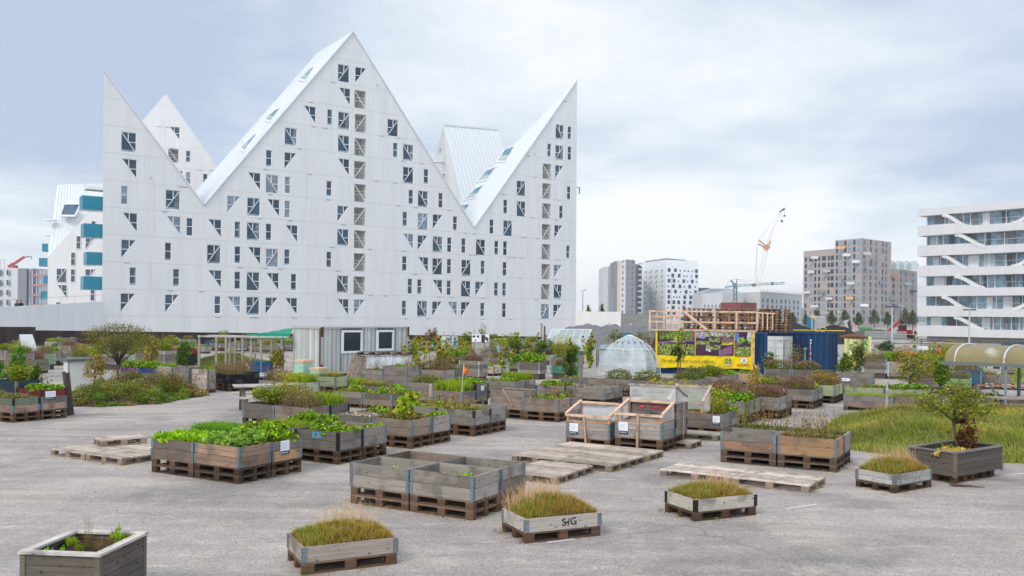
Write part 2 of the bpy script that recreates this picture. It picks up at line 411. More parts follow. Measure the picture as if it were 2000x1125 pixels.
MP0 = AT(203, 600, 98.5); MP1 = AT(1126, 600, 137.0)
MANG = math.atan2(MP1.y-MP0.y, MP1.x-MP0.x)
def mh(px, py): return plane_hit(px, py, MP0, MANG)
ZW = {1: (0, 100, 2.0833), 2: (380, 40, 3.75), 3: (380, 320, 3.309), 4: (740, 140, 3.75), 5: (740, 380, 4.019)}
WL = {1: "S493,325 A495,435 N493,546 A497,655 B493,765 N527,878 B490,984 Z674,562 A677,669 N759,677 N671,777 N704,885 B671,989",
 2: "Z1050,315 B1177,337 A1057,487 L1172,507 A800,620 N973,647 Z1052,664 K1175,682 Z1413,718 S660,780 S1050,835 L1172,857 N1455,892 S1527,902 N524,945 B658,962 A1050,1007 K1170,1027 Z1527,1068",
 3: "A343,52 S460,66 N584,80 N853,107 L1033,128 N1384,165 B211,203 Z340,215 A468,225 N582,236 B923,268 K1031,279 N1345,307 A86,355 N259,370 S337,375 N461,384 A587,393 S922,418 L1031,428 A1347,449 Z80,520 N259,531 A344,535 Z460,545 N580,550 N853,565 K1030,577 N1342,595 A86,685 N258,695 S336,697 A463,703 N623,709 S920,720 L1028,727 N1378,740 N129,853 A210,855 Z335,858 B458,862 A584,865 A923,872 B1030,875 N1340,883",
 4: "N330,710 S286,868 N437,884 S1295,382 N1384,398 N1236,523 Z1293,535 N1384,545 L1200,670 B1292,682 Z1010,795 K1198,815 N1379,837 N913,935 S1010,945 L1197,962 N1322,978",
 5: "Z305,143 B423,152 N582,167 N870,192 Z977,200 K1281,230 B1378,237 B304,317 S422,325 N537,333 N649,341 S762,348 N908,360 N976,364 L1279,387 N1472,397 A309,488 Z420,497 N535,502 Z648,510 N800,517 N973,527 K1278,544 B1374,549 N302,663 A420,667 N533,672 S645,675 B757,682 N905,687 N970,690 L1275,702 S1372,704 S300,833 B418,838 A538,840 B645,842 N797,848 N968,850 Z1272,858 B1370,862"}
def parse_w(k, hit):
    ox, oy, sc = ZW[k]; out = []
    for w in WL[k].split():
        a, b = w[1:].split(','); s, z = hit(ox+float(a)/sc, oy+float(b)/sc); out.append((w[0], s, z))
    return out
wins = sum((parse_w(k, mh) for k in WL), [])
fp = [mh(203.5, 140), (mh(203.5, 140)[0], 0), (mh(1127, 400)[0], 0), mh(1127, 157), mh(925, 446), mh(689, 63), mh(398, 402)]
# counter-clockwise seen from the front: left top, left bottom, right bottom, right top, valley, centre peak, valley
DP = 12.0
def planar(a, b, d, s, y):
    n = (Vector(b)-Vector(a)).cross(Vector(d)-Vector(a)); return Vector(a).z-(n.x*(s-a[0])+n.y*(y-a[1]))/n.z
bp = [(fp[0][0]+6, fp[0][1]-14, DP), (fp[1][0]+6, 0, DP), (fp[2][0]-5.6+11.2-0.2, 0, DP), (fp[3][0]+5.4, fp[3][1], DP),
      (fp[4][0], fp[4][1], DP), (fp[5][0]+.2, fp[5][1], DP), (fp[6][0], fp[6][1], DP)]
f3 = [(s, 0, z) for s, z in fp]; g3 = [(s, y, z) for s, z, y in bp]
main_b, MF, MBK = peak_building('tall white concrete apartment building with three sharp triangular peaks and slanted windows', MP0, MANG, fp, bp, wins, mh(204, 617)[1], 3.0, seed=3, roofs=(3, 4, 5, 6))
def roof_hit(px, py, i):
    mw = Matrix.Translation((MP0.x, MP0.y, 0)) @ Matrix.Rotation(MANG, 4, 'Z')
    a, b, c = [mw @ Vector(v) for v in (MF[i], MF[(i+1) % len(MF)], MBK[(i+1) % len(MF)])]
    nn = (b-a).cross(c-a).normalized()
    if nn.z < 0: nn = -nn
    d = ray(px, py); o = Vector((0, 0, CH)); t = (a-o).dot(nn)/d.dot(nn)
    return mw.inverted() @ (o+d*t), (mw.inverted().to_3x3() @ nn)
def roof_terrace(quad, i, parent):
    pts = []; 
    for x, y in quad: p, nn = roof_hit(x, y, i); pts.append(p+nn*.13)
    fr = MB()
    for k in range(4): fr.bar(pts[k]+nn*.05, pts[(k+1) % 4]+nn*.05, .22, .16, up=tuple(nn))
    o = build('roof_terrace', fr, M['frame'], parent)
    g = MB(); g.add([p+nn*.01 for p in pts], [(0, 1, 2, 3)]); build('recess', g, M['reveal'], o, color=(.75, .85, .82))
    # glazed back wall and glass railing
    g = MB(); m01 = pts[0].lerp(pts[1], .5); m32 = pts[3].lerp(pts[2], .5)
    g.add([pts[1].lerp(pts[0], .9)+nn*.03, pts[2].lerp(pts[3], .9)+nn*.03, pts[2].lerp(pts[3], .45)+nn*.03, pts[1].lerp(pts[0], .45)+nn*.03], [(0, 1, 2, 3)])
    build('glazing', g, M['glass'], o, color=(4, 5, 4.5))
    up = Vector((0, 0, 1.0)); g = MB(); g.add([pts[1], pts[2], pts[2]+up, pts[1]+up], [(0, 1, 2, 3)]); g.bar(pts[1]+up, pts[2]+up, .05)
    build('glass_railing', g, M['clear'], o)
for q in ([(1008, 286), (990, 317), (972, 317.5), (988, 293)], [(973, 326), (953, 353), (932, 357), (951, 335)],
          [(949, 361), (928, 389), (907, 392), (930, 370)], [(921, 400), (909, 416), (899, 405), (905, 402)]):
    roof_terrace(q, 3, main_b)
for q in ([(618, 131), (600, 160), (586, 158), (607, 137)], [(552, 212), (530, 240), (519, 236), (540, 217)], [(506, 262), (480, 298), (472, 292), (497, 267)]):
    roof_terrace(q, 5, main_b)
rm = MB()
for px, py in ((737, 166), (294, 347), (1043, 300)):
    s, z = mh(px, py); rm.prism([(s+.22*math.cos(t*math.pi/5), z+.22*math.sin(t*math.pi/5)) for t in range(10)], -.05, 0, (.55, .55, .55))
build('vent_cover', rm, M['paint'], main_b)
cp = MB()   # bright metal coping along the slanted roof edges
for i in (3, 4, 5, 6):
    a, b = Vector(MF[i]), Vector(MF[(i+1) % 7]); cp.bar(a+Vector((0, -.06, .1)), b+Vector((0, -.06, .1)), .2, .14)
build('coping', cp, M['paint'], main_b, color=(.62, .66, .70))
for (x0, y0, y1, glass) in ((171, 340, 363, 0), (163, 380, 403, 1), (165.6, 435, 457.7, 1), (171, 491, 512, 1), (165, 539, 561, 1)):
    s0, zt = mh(x0, y0); _, zb = mh(x0, y1)
    o = MB(); o.box(s0, 1.0, .6, 2.4, zb-.25, zb+.05); o = build('balcony', o, M['frame'] if not glass else M['cyan'], main_b)
    g = MB()
    if glass:
        g.box(s0, .1, .58, .63, zb, zt); g.box(s0, .1, 2.35, 2.4, zb, zt); g.box(s0, s0+.05, .63, 2.35, zb, zt)
        build('balcony_glass', g, M['cyan'], o)
    else:
        for zz in (zb+.35, zb+.7, zt): g.bar((s0, .6, zz), (.1, .6, zz), .05); g.bar((s0, .6, zz), (s0, 2.4, zz), .05); g.bar((s0, 2.4, zz), (.1, 2.4, zz), .05)
        for k in range(8): g.bar((s0+k*.28, .6, zb), (s0+k*.28, .6, zt), .03)
        build('balcony_railing', g, M['frame'], o)
br = MB(); s, z = mh(1127, 366); br.box(s, s+.9, .2, .3, z, z+.1, (.2, .2, .2)); br.box(s+.6, s+.75, .2, .3, z-.9, z, (.2, .2, .2)); build('wall_bracket', br, M['paint'], main_b)

# ---- second peak seen behind the left gable
P2 = AT(255, 600, 128.0); A2 = rad(12)
h2 = lambda x, y: plane_hit(x, y, P2, A2)
f2 = [h2(262, 256), (h2(262, 256)[0], 0), (h2(480, 600)[0], 0), h2(480, 404), h2(323, 186)]
b2 = [(s, z, 11) for s, z in f2]; b2[0] = (*f2[0], 11)
z1 = lambda k, a, b: (k, *h2(a/2.0833, 100+b/2.0833))
peak_building('narrow white gable with a few windows rising behind the left peak', P2, A2, f2, b2,
   [z1('A', 690, 307), z1('L', 685, 397), z1('N', 757, 404), z1('N', 757, 491), z1('N', 826, 498), z1('N', 770, 575), z1('L', 700, 485)], 3.0, 3.0, .85, seed=5, roofs=(3, 4))

# ---- low white building with a sloping metal roof at far left
def facet_building(label, pts, faces, mats_of, name='apartment_building'):
    """pts: {key:(px,py,D) or Vector}; faces: list of (keys, part name, material key)"""
    P = {k: (AT(*v) if not isinstance(v, Vector) else v) for k, v in pts.items()}
    o = sum(P.values(), Vector())/len(P); base = Vector((o.x, o.y, 0))
    root = empty(name, base); tag(root, label, 'building')
    parts = {}
    for keys, pn, mk in faces: parts.setdefault((pn, mk), []).append(keys)
    for (pn, mk), fl in parts.items():
        mb = MB()
        for keys in fl:
            mb.add([P[k]-base for k in keys], [tuple(range(len(keys)))])
        build(pn, mb, M[mk], root)
    return root, P, base
def gnd(v): return Vector((v.x, v.y, 0))
D1, D2 = 150.0, 161.0
p = {'a': (93.6, 501, D1), 'b': (222, 363, D1), 'c': (245, 357, D2), 'd': (112, 361, D2)}
for k, s in (('a', 'A'), ('b', 'B'), ('c', 'C'), ('d', 'DD')): p[s] = gnd(AT(*p[k]))
root, P, base = facet_building('low white building with a long sloping metal roof and turquoise balconies', p,
    [('aABb', 'facade', 'facade'), (['b', 'B', 'C', 'c'], 'facade', 'facade'), (['d', 'DD', 'A', 'a'], 'facade', 'facade'), (['c', 'C', 'DD', 'd'], 'facade', 'facade'), (['a', 'b', 'c', 'd'], 'roof', 'roofmetal')], None)
def zz1(a, b): q = AT(a/2.0833, 100+b/2.0833, D1-.03); return q-base
for t, a, b in (('N', 311, 751), ('B', 348, 752), ('N', 289, 818), ('N', 350, 818), ('Z', 230, 883), ('N', 288, 886), ('B', 347, 886), ('A', 232, 950), ('N', 368, 962), ('N', 372, 690), ('N', 228, 1020), ('N', 288, 1022)):
    fm, pm = win_meshes(t); q = zz1(a, b); o = link(KN[t], fm, root, (q.x, q.y-.12, q.z), scale=(1.05, 1, 1.05)); link('pane', pm[0], o, color=(1.6, 1.6, 1.6))
sm = MB()
for k in range(1, 26):
    t = k/26; a = P['a'].lerp(P['b'], t)-base; b = P['d'].lerp(P['c'], t)-base; sm.bar(a+Vector((0, -.05, .08)), b+Vector((0, -.05, .08)), .06, .08)
build('roof_seam', sm, M['roofmetal'], root)
nrm = (P['b']-P['a']).cross(P['d']-P['a']).normalized()
if nrm.z < 0: nrm = -nrm
def low_hit(px, py):
    d = ray(px, py); o = Vector((0, 0, CH)); return o+d*((P['a']-o).dot(nrm)/d.dot(nrm))-base+nrm*.1
q = [low_hit(x, y) for x, y in ((127, 399), (159, 399), (148, 422), (119, 422))]
mb = MB(); [mb.bar(q[k], q[(k+1) % 4], .3, .2, up=tuple(nrm)) for k in range(4)]; o = build('dormer', mb, M['frame'], root)
mb = MB(); mb.add(q, [(0, 1, 2, 3)]); build('pane', mb, M['glass'], o, color=(2, 2.4, 2.4))
for i, (x0, x1, y0, y1, g) in enumerate(((86, 98, 414, 428, 0), (85, 98, 445, 458, 0), (82, 94, 476, 489, 1), (76, 93, 504, 518, 1), (85, 92, 539, 552, 1), (79, 93, 569, 582, 1))):
    a = AT(x0, y1, D1+3)-base; b = AT(x1, y0, D1+3)-base
    mb = MB(); mb.box(a.x, b.x+.4, a.y, a.y+1.6, a.z-.2, a.z); o = build('balcony', mb, M['cyan'] if g else M['frame'], root)
    mb = MB()
    if g: mb.box(a.x, b.x, a.y-.02, a.y+.02, a.z, b.z); mb.box(a.x, a.x+.04, a.y+.02, a.y+1.6, a.z, b.z); build('balcony_glass', mb, M['cyan'], o)
    else:
        for zz in (.4, .8, 1.15): mb.bar((a.x, a.y, a.z+zz), (b.x+.3, a.y, a.z+zz), .05)
        build('balcony_railing', mb, M['frame'], o)

# ---- metal roofed gable between the peaks
D1, D2 = 165.0, 182.0
p = {'r1': (866, 245, D1+8), 'r2': (971, 254, D1+14), 'e1': (908, 420, D1), 'e2': (1040, 452, D1+6), 'w': (845, 318, D2+4), 'w2': (850, 420, D2+6)}
for k in ('e1', 'e2', 'w2'): p[k+'g'] = gnd(AT(*p[k]))
root, P, base = facet_building('white building with a steep ribbed metal roof behind the central valley', p,
    [(['r1', 'r2', 'e2', 'e1'], 'roof', 'roofmetal'), (['e1', 'e2', 'e2g', 'e1g'], 'facade', 'facade'), (['w', 'r1', 'e1', 'e1g', 'w2g', 'w2'], 'facade', 'facade')], None)
sm = MB()
for k in range(0, 17):
    t = k/16; a = P['r1'].lerp(P['r2'], t)-base; b = P['e1'].lerp(P['e2'], t)-base; sm.bar(a+Vector((0, -.1, .03)), b+Vector((0, -.1, .03)), .08, .10)
sm.bar(P['r1']-base+Vector((0, 0, .1)), P['r2']-base+Vector((0, 0, .1)), .35, .3)
build('roof_seam', sm, M['roofmetal'], root)
def wallpt(px, py):
    a, b, c = P['w'], P['r1'], P['e1']; nn = (b-a).cross(c-a).normalized(); d = ray(px, py); o = Vector((0, 0, CH)); t = (a-o).dot(nn)/d.dot(nn)
    return o+d*t-base
for x0, y0, x1, y1 in ((866, 263, 868, 277), (859, 290, 862, 306), (865, 286, 869, 303), (872, 315, 874, 330), (876, 312, 878, 327), (886, 370, 889, 385)):
    q = [wallpt(x0, y0), wallpt(x1, y0+1), wallpt(x1, y1), wallpt(x0, y1)]; mb = MB(); mb.add([v+Vector((-.05, -.12, 0)) for v in q], [(0, 1, 2, 3)]); build('window', mb, M['glass'], root, color=(3, 4, 4))
q = [AT(x, y, D1+1)-base for x, y in ((906, 366), (925, 368), (918, 385), (908, 386))]
for (x0, x1, y) in ((842, 864, 314), (858, 877, 337), (870, 880, 352)):
    a = AT(x0, y, D1+9)-base; b = AT(x1, y, D1+9)-base
    mb = MB(); mb.box(a.x, b.x, a.y-.1, a.y+1.5, a.z-.2, a.z); o = build('balcony', mb, M['frame'], root)
    mb = MB(); [mb.bar((a.x, a.y-.1, a.z+k), (b.x, a.y-.1, a.z+k), .06) for k in (.4, .8, 1.2)]; [mb.bar((a.x+(b.x-a.x)*k/5, a.y-.1, a.z), (a.x+(b.x-a.x)*k/5, a.y-.1, a.z+1.2), .05) for k in range(6)]
    build('balcony_railing', mb, M['frame'], o)

# ---- pale perimeter walls
def wall_run(label, pts, th, top, m, colr, jstep=None, name='boundary_wall'):
    """pts: world xy list; top: list of heights"""
    root = empty(name, (pts[0].x, pts[0].y, 0)); tag(root, label, 'wall'); o = Vector((pts[0].x, pts[0].y, 0)); mb = MB(); jm = MB()
    for i in range(len(pts)-1):
        a = pts[i]-o; b = pts[i+1]-o; a.z = b.z = 0; d = (b-a).normalized(); nn = Vector((-d.y, d.x, 0))*th
        za, zb = top[i], top[i+1]; U = Vector((0, 0, 1))
        mb.add([a, b, b+nn, a+nn, a+U*za, b+U*zb, b+nn+U*zb, a+nn+U*za], [(0, 3, 2, 1), (4, 5, 6, 7), (0, 1, 5, 4), (1, 2, 6, 5), (2, 3, 7, 6), (3, 0, 4, 7)])
        if jstep:
            L = (b-a).length; k = jstep
            while k < L-.5:
                q = a+d*k-nn.normalized()*.006; z = za+(zb-za)*k/L; jm.bar(q, q+U*(z-.03), .012, .03, up=tuple(d)); k += jstep
    build('wall_panel', mb, m, root, color=colr)
    if jm.v: build('panel_joint', jm, M['joint'], root)
    return root
wl = [AT(-40, 600, 88), AT(201, 600, 97.3)]
w = wall_run('pale concrete terrace wall running left from the white building', wl, .4, [AT(-40, 602, 88).z, AT(201, 589, 97.3).z], M['facade'], (1, 1, 1), 7.5)
mb = MB(); 
mb.bar(AT(-40, 588, 88.2)-Vector((wl[0].x, wl[0].y, 0)), AT(200, 576, 97.4)-Vector((wl[0].x, wl[0].y, 0)), .04, col=(.4, .4, .4))
for k in range(9):
    t = k/8; a = wl[0].lerp(wl[1], t); z = AT(-40, 602, 88).z*(1-t)+AT(201, 589, 97.3).z*t; a = Vector((a.x-wl[0].x, a.y-wl[0].y+.2, z)); mb.bar(a, a+Vector((0, 0, .75)), .04, col=(.5, .5, .5))
build('handrail', mb, M['paint'], w)
wr = [AT(1124, 600, 136.8), AT(1213, 600, 134)]
wall_run('pale concrete wall joining the white building on its right', wr, .4, [AT(1124, 608, 136.8).z, AT(1213, 609, 134).z], M['facade'], (1.0, 1.0, .98), 5)
wall_run('grey block wall between the pale wall and the pallet stacks', [AT(1213, 600, 134.2), AT(1300, 600, 132)], .4, [AT(1213, 612, 134.2).z, AT(1300, 613, 132).z], M['conc'], (.23, .23, .22), 3.5)
# brown sheet piling in front of the white building
def pile_fence():
    pts = [(-30, 637, 640), (70, 638, 640)], [(70, 645, 655), (300, 646, 662), (560, 650, 668), (820, 655, 670), (1060, 660, 672)]
    root = empty('sheet_pile_fence', AT(0, 600, 84).xyz*Vector((1, 1, 0))); tag(root, 'dark brown corrugated sheet pile fence below the white building', 'fence'); o = root.location
    mb = MB()
    def seg(x0, d0, t0, x1, d1, t1):
        a = AT(x0, 600, d0); b = AT(x1, 600, d1); L = (b-a).length; n = max(2, int(L/.45)); prev = None
        for k in range(n+1):
            t = k/n; x = a.x+(b.x-a.x)*t; y = a.y+(b.y-a.y)*t + (.28 if (k//2) % 2 else 0); z = t0+(t1-t0)*t
            p = (x-o.x, y-o.y)
            if prev: mb.add([(prev[0], prev[1], 0), (p[0], p[1], 0), (p[0], p[1], z), (prev[0], prev[1], z)], [(0, 1, 2, 3)], jit((1, 1, 1), random.Random(k), .3))
            prev = p
    z = lambda px, py, D: AT(px, py, D).z
    seg(-30, 79, z(-30, 638, 79), 70, 81.5, z(70, 638.5, 81.5)); seg(70, 82, z(70, 645, 82), 1060, 122, z(1060, 657.5, 122))
    build('sheet_pile', mb, M['worn'], root, color=(.030, .018, .016))
pile_fence()

# ------------------------------------------------------------------ distant blocks
WCAP = 100
def far_window(w, h, kind=0):
    key = ('fw', round(w, 2), round(h, 2), kind)
    if key in _wm: return _wm[key]
    mb = MB(); mb.box(0, w, -.05, .05, 0, h, (1, 1, 1), 0)
    f = (.75, .77, .8)
    if kind < 2:
        mb.box(0, w, -.12, -.05, h-.12, h, f, 1); mb.box(0, .12, -.12, -.05, 0, h, f, 1); mb.box(w-.12, w, -.12, -.05, 0, h, f, 1)
        if w > 1.3: mb.box(w*.5-.06, w*.5+.06, -.11, -.05, 0, h-.12, f, 1)
    _wm[key] = mb.mesh('window', [M['farglass'], M['frame']]); return _wm[key]
class Block:
    def __init__(s, label, corners, ztop, wallm, colr, name='apartment_building', cols=None):
        """corners: list of world xy Vectors clockwise-ish; visible faces are consecutive ones"""
        s.c = corners; s.o = Vector((corners[0].x, corners[0].y, 0)); s.root = empty(name, s.o); tag(s.root, label, 'building'); s.w = []
        s.r = random.Random(len(label)); s.wallm = wallm; s.col = colr
        if ztop: s.slab(corners, ztop, colr)
    def slab(s, corners, ztop, colr, z0=0, part='wall', m=None):
        mb = MB(); mb.slab([(p.x-s.o.x, p.y-s.o.y) for p in corners], z0, ztop); return build(part, mb, m or s.wallm, s.root, color=colr)
    def face(s, A, B, z0, sh, rows, cols, h, sill=.8, colr=(2, 2.2, 2.3), skip=0, jitter=0, kind=0):
        """cols: list of (fraction, width)"""
        d = (B-A); d.z = 0; L = d.length; d.normalize(); ang = math.atan2(d.y, d.x); nn = Vector((d.y, -d.x, 0))
        for r_ in range(rows):
            for fx, w in cols:
                if s.r.random() < skip: continue
                p = A+d*(fx*L+s.r.uniform(-jitter, jitter))+nn*.06; s.w.append((w*h, (p.x-s.o.x, p.y-s.o.y, z0+r_*sh+sill), ang, w, h, colr, kind))
    def finish(s):
        s.w.sort(key=lambda t: -t[0]); rest = MB()
        for k, (ar, loc, ang, w, h, colr, kind) in enumerate(s.w):
            if k < WCAP or len(s.w) <= WCAP: link('window', far_window(w, h, kind), s.root, loc, ang, color=colr)
            else:
                st = len(rest.v); rest.box(0, w, -.05, .05, 0, h); rest.xf(Matrix.Translation(loc) @ Matrix.Rotation(ang, 4, 'Z'), st)
        if rest.v: o = build('windows', rest, M['farglass'], s.root, color=s.w[0][5]); o['kind'] = 'stuff'
def quad_back(A, B, depth):
    d = (B-A); d.z = 0; d.normalize(); n = Vector((-d.y, d.x, 0))*depth
    return [A, B, B+n, A+n]
def xy(px, D): v = AT(px, 618, D); v.z = 0; return v
def zt(px, py, D): return AT(px, py, D).z
def cols_n(n, w, a=.04, b=.96): return [(a+(b-a)*k/n+(b-a)/n*.5-.0, w) for k in range(n)]

# brown brick stepped block
A, B, C_, Dd = xy(1568.5, 400), xy(1681.5, 372), xy(1739.5, 390), xy(1791, 408)
Am = xy(1630, 384.5); bk = Vector((18, 45, 0))
bl = Block('brown brick apartment block stepping up to its tall corner with small coloured balconies', [A, Am, Am+bk, A+bk], zt(1568.5, 490.5, 400), M['brick'], (.43, .37, .33))
bl.slab([Am+Vector((.01, 0, 0)), B, C_, C_+Vector((5, 40, 0)), Am+bk], zt(1681, 465, 372), (.42, .36, .325))
bl.slab([C_+Vector((.05, .1, 0)), Dd, Dd+Vector((3, 30, 0)), C_+Vector((4.8, 39, 0))], zt(1739.5, 525, 390), (.37, .32, .295))
sh = 2.93; n1 = 11
bl.face(A, Am, 1.6, sh, 10, [(.05, 1.0), (.19, 2.0), (.36, 1.0), (.48, 1.0), (.60, 2.0), (.78, 1.0), (.87, 1.6)], 1.9, skip=.05, colr=(7, 7, 7))  # both left faces: sky reflection painted into the pane colour
bl.face(Am, B, 1.6, sh, 12, [(.04, 1.0), (.16, 2.1), (.36, 1.0), (.48, 2.1), (.70, 1.0), (.82, 2.1)], 1.9, skip=.05, colr=(7, 7, 7))
bl.face(B, C_, 1.6, sh, 12, [(.05, 2.0), (.28, 1.0), (.44, 2.1), (.68, 1.0), (.78, 2.2)], 2.0, skip=.05, colr=(1, 1.2, 1.4))
bl.face(C_, Dd, 1.6, sh, 8, [(.06, 1.9), (.35, 1.0), (.52, 2.0), (.78, 2.0)], 2.0, skip=.08, colr=(1, 1.2, 1.4)); bl.finish()
for px, py, D, c in ((1641, 483, 380, (.75, .42, .12)), (1590, 502, 394, (.7, .72, .7)), (1652, 497, 378, (.7, .72, .7)), (1670, 510, 374, (.7, .72, .7)), (1584, 530, 396, (.7, .72, .7)), (1613, 528, 388, (.45, .5, .5)), (1641, 540, 380, (.25, .25, .25)), (1603, 569, 390, (.25, .25, .25)), (1619, 582, 387, (.6, .68, .66)), (1658, 581, 376, (.75, .42, .12)), (1692, 494, 373, (.5, .5, .5)), (1708, 508, 378, (.2, .24, .26)), (1724, 552, 383, (.2, .26, .28)), (1747, 539, 391, (.4, .2, .1)), (1771, 553, 400, (.3, .36, .38)), (1782, 568, 404, (.06, .07, .09)), (1743, 582, 390, (.2, .26, .28)), (1756, 596, 394, (.25, .34, .34)), (1687, 595, 372, (.8, .8, .8)), (1729, 608, 385, (.3, .2, .1)), (1574, 570, 398, (.7, .7, .7)), (1590, 597, 393, (.7, .7, .7)), (1612, 610, 388, (.4, .45, .4)), (1641, 608, 380, (.4, .45, .4)), (1697, 524, 374, (.25, .3, .34)), (1660, 552, 376, (.6, .6, .6))):
    p = AT(px, py, D-.4)-bl.o; mb = MB(); mb.box(-1.5, 1.5, -1.2, .3, -.8, -.68); mb.box(-1.5, 1.5, -1.2, -1.14, -.68, .3); mb.box(-1.5, -1.44, -1.14, .3, -.68, .3); mb.box(1.44, 1.5, -1.14, .3, -.68, .3)
    build('balcony', mb, M['paint'], bl.root, tuple(p), color=c)
gh = MB(); p = AT(1762, 526, 396)-bl.o
for k in range(4): x = -5.5+k*3.3; gh.prism([(x, -.1), (x+3, -.1), (x+3, 2.2), (x+1.5, 3.9), (x, 2.2)], 0, 6, (1, 1, 1))
build('rooftop_greenhouse', gh, M['clear'], bl.root, tuple(p), color=(.35, .45, .5))

# white block with scattered square windows
A, B, C_ = xy(1254, 525), xy(1300, 497), xy(1363.5, 508)
bl = Block('white high-rise dotted with small square windows beside the grey tower', [A, B, C_, C_+Vector((5, 25, 0)), A+Vector((10, 30, 0))], zt(1300, 507, 497), M['conc'], (.86, .87, .86))
r = random.Random(5)
for row in range(10):
    zz = 1.6+row*2.98; k = 0; fx = .05
    while fx < .95:
        big = r.random() < .42; w = 1.9 if big else .8
        bl.face(B, C_, zz, 0, 1, [(fx, w)], 2.0 if big else .9, sill=.4 if big else .8, colr=(1.5, 1.7, 1.9), kind=2); fx += (w+r.uniform(.9, 2.0))/19.5
for row in range(10):
    bl.face(A, B, 1.6+row*2.98, 0, 1, cols_n(4, .9), 1.1, colr=(4, 4, 4), skip=.2, kind=2)
bl.finish()
bm_ = MB().box(0, 2.6, -1.9, -.2, -.4, .9).mesh('balcony', M['paint'])
for row in range(10):
    for c in range(4):
        if r.random() < .7: q = A.lerp(B, .06+c*.24)-bl.o; link('balcony', bm_, bl.root, (q.x, q.y, 2.4+row*2.98), color=jit((.55, .55, .53), r, .14))
mb = MB(); mb.slab([((p.x-bl.o.x)*1, (p.y-bl.o.y)*1) for p in (A+Vector((2, 3, 0)), B+Vector((1, 4, 0)), C_+Vector((-6, 6, 0)), A+Vector((8, 20, 0)))], zt(1300, 507, 497), zt(1300, 503.5, 497), (.12, .13, .14)); build('roof_plant', mb, M['matte'], bl.root)

# grey and beige banded towers
pts = [xy(1177, 500), xy(1187, 490), xy(1198, 492), xy(1198.5, 478), xy(1205, 474), xy(1211, 474), xy(1221, 470), xy(1240, 476), xy(1253, 500)]
bl = Block('slim high-rise clad in grey white and beige vertical bands', [pts[0], pts[1], pts[2], pts[2]+Vector((0, 25, 0)), pts[0]+Vector((0, 25, 0))], zt(1187, 520, 490), M['conc'], (.62, .62, .61))
zh = zt(1221, 507, 470)
bl.slab([pts[3], pts[4], pts[4]+Vector((0, 20, 0)), pts[3]+Vector((0, 20, 0))], zh-.6, (.26, .27, .29)); bl.slab([pts[4], pts[5], pts[5]+Vector((0, 20, 0)), pts[4]+Vector((0, 20, 0))], zh-.4, (.62, .50, .40))
bl.slab([pts[5], pts[6], pts[6]+Vector((0, 20, 0)), pts[5]+Vector((0, 20, 0))], zh-.2, (.66, .66, .65)); bl.slab([pts[6], pts[7], pts[7]+Vector((0, 20, 0)), pts[6]+Vector((0, 20, 0))], zh, (.36, .37, .38))
bl.slab([pts[7]+Vector((.05, .5, 0)), xy(1243.5, 480), xy(1243.5, 500), pts[7]+Vector((0, 18, 0))], zt(1240, 516, 478), (.32, .22, .16)); bl.slab([xy(1243.7, 480.2), pts[8], pts[8]+Vector((0, 20, 0)), xy(1243.7, 500)], zt(1250, 518, 490), (.10, .12, .14))
bl.face(pts[0], pts[2], 1.6, 2.95, 9, [(.1, 1.0), (.5, 1.0), (.85, .9)], 1.3, colr=(5, 5, 5)); bl.face(pts[3], pts[5], 1.6, 2.95, 11, [(.15, .9), (.6, .9)], 1.3, colr=(5, 5, 5)); bl.face(pts[5], pts[6], 1.6, 2.95, 11, [(.35, 1.3)], 1.6, colr=(5, 5, 5)); bl.face(pts[6], pts[7], 1.6, 2.95, 11, [(.25, .8), (.6, 1.6)], 1.8, colr=(1.2, 1.4, 1.6)); bl.finish()
bm_ = MB().box(.3, 2.8, -.6, .2, 0, 1).mesh('balcony', M['paint']); q = xy(1243.7, 479.8)-bl.o
for k in range(11): link('balcony', bm_, bl.root, (q.x, q.y, 2+k*2.95), color=(.5, .5, .5))
# dark slim block behind
bl = Block('dark block half hidden behind the white dotted high-rise', quad_back(xy(1361, 540), xy(1386, 545), 20), zt(1375, 562, 540), M['conc'], (.13, .15, .16)); bl.face(xy(1363, 540), xy(1386, 545), 1.6, 3, 5, cols_n(4, .9), 1.2, colr=(2, 2, 2)); bl.finish()
# low pale block with gable
A, B, C_ = xy(1371, 470), xy(1410, 450), xy(1452, 460)
bl = Block('low pale building with a shallow grey roof and square windows', [A, B, C_, C_+Vector((0, 25, 0)), A+Vector((0, 25, 0))], zt(1380, 574, 470), M['conc'], (.68, .68, .67))
bl.face(A, B, 1.6, 3.1, 3, cols_n(5, 1.1), 1.7, colr=(1.2, 1.4, 1.6)); bl.face(B, C_, 1.6, 3.1, 3, cols_n(4, 1.1), 1.7, colr=(1.2, 1.4, 1.6)); bl.finish()
mb = MB(); z0 = zt(1380, 574, 470); mb.add([A-bl.o+Vector((0, 0, z0)), C_-bl.o+Vector((0, 0, z0)), C_-bl.o+Vector((0, 25, zt(1450, 564, 485))), B-bl.o+Vector((0, 25, zt(1440, 564, 475))), A-bl.o+Vector((0, 25, z0+1.0))], [(0, 1, 2, 3, 4)]); build('roof', mb, M['roofmetal'], bl.root, color=(.5, .52, .55))
# dark red box building
bl = Block('dark red box building with a flat roof', quad_back(xy(1407, 400), xy(1447, 392), 12), zt(1420, 591, 400), M['paint'], (.20, .035, .03)); bl.face(xy(1407, 400), xy(1447, 392), 1.0, 3, 2, [(.3, 1.4), (.7, 1.0)], 1.4, colr=(1, 1, 1)); bl.finish()
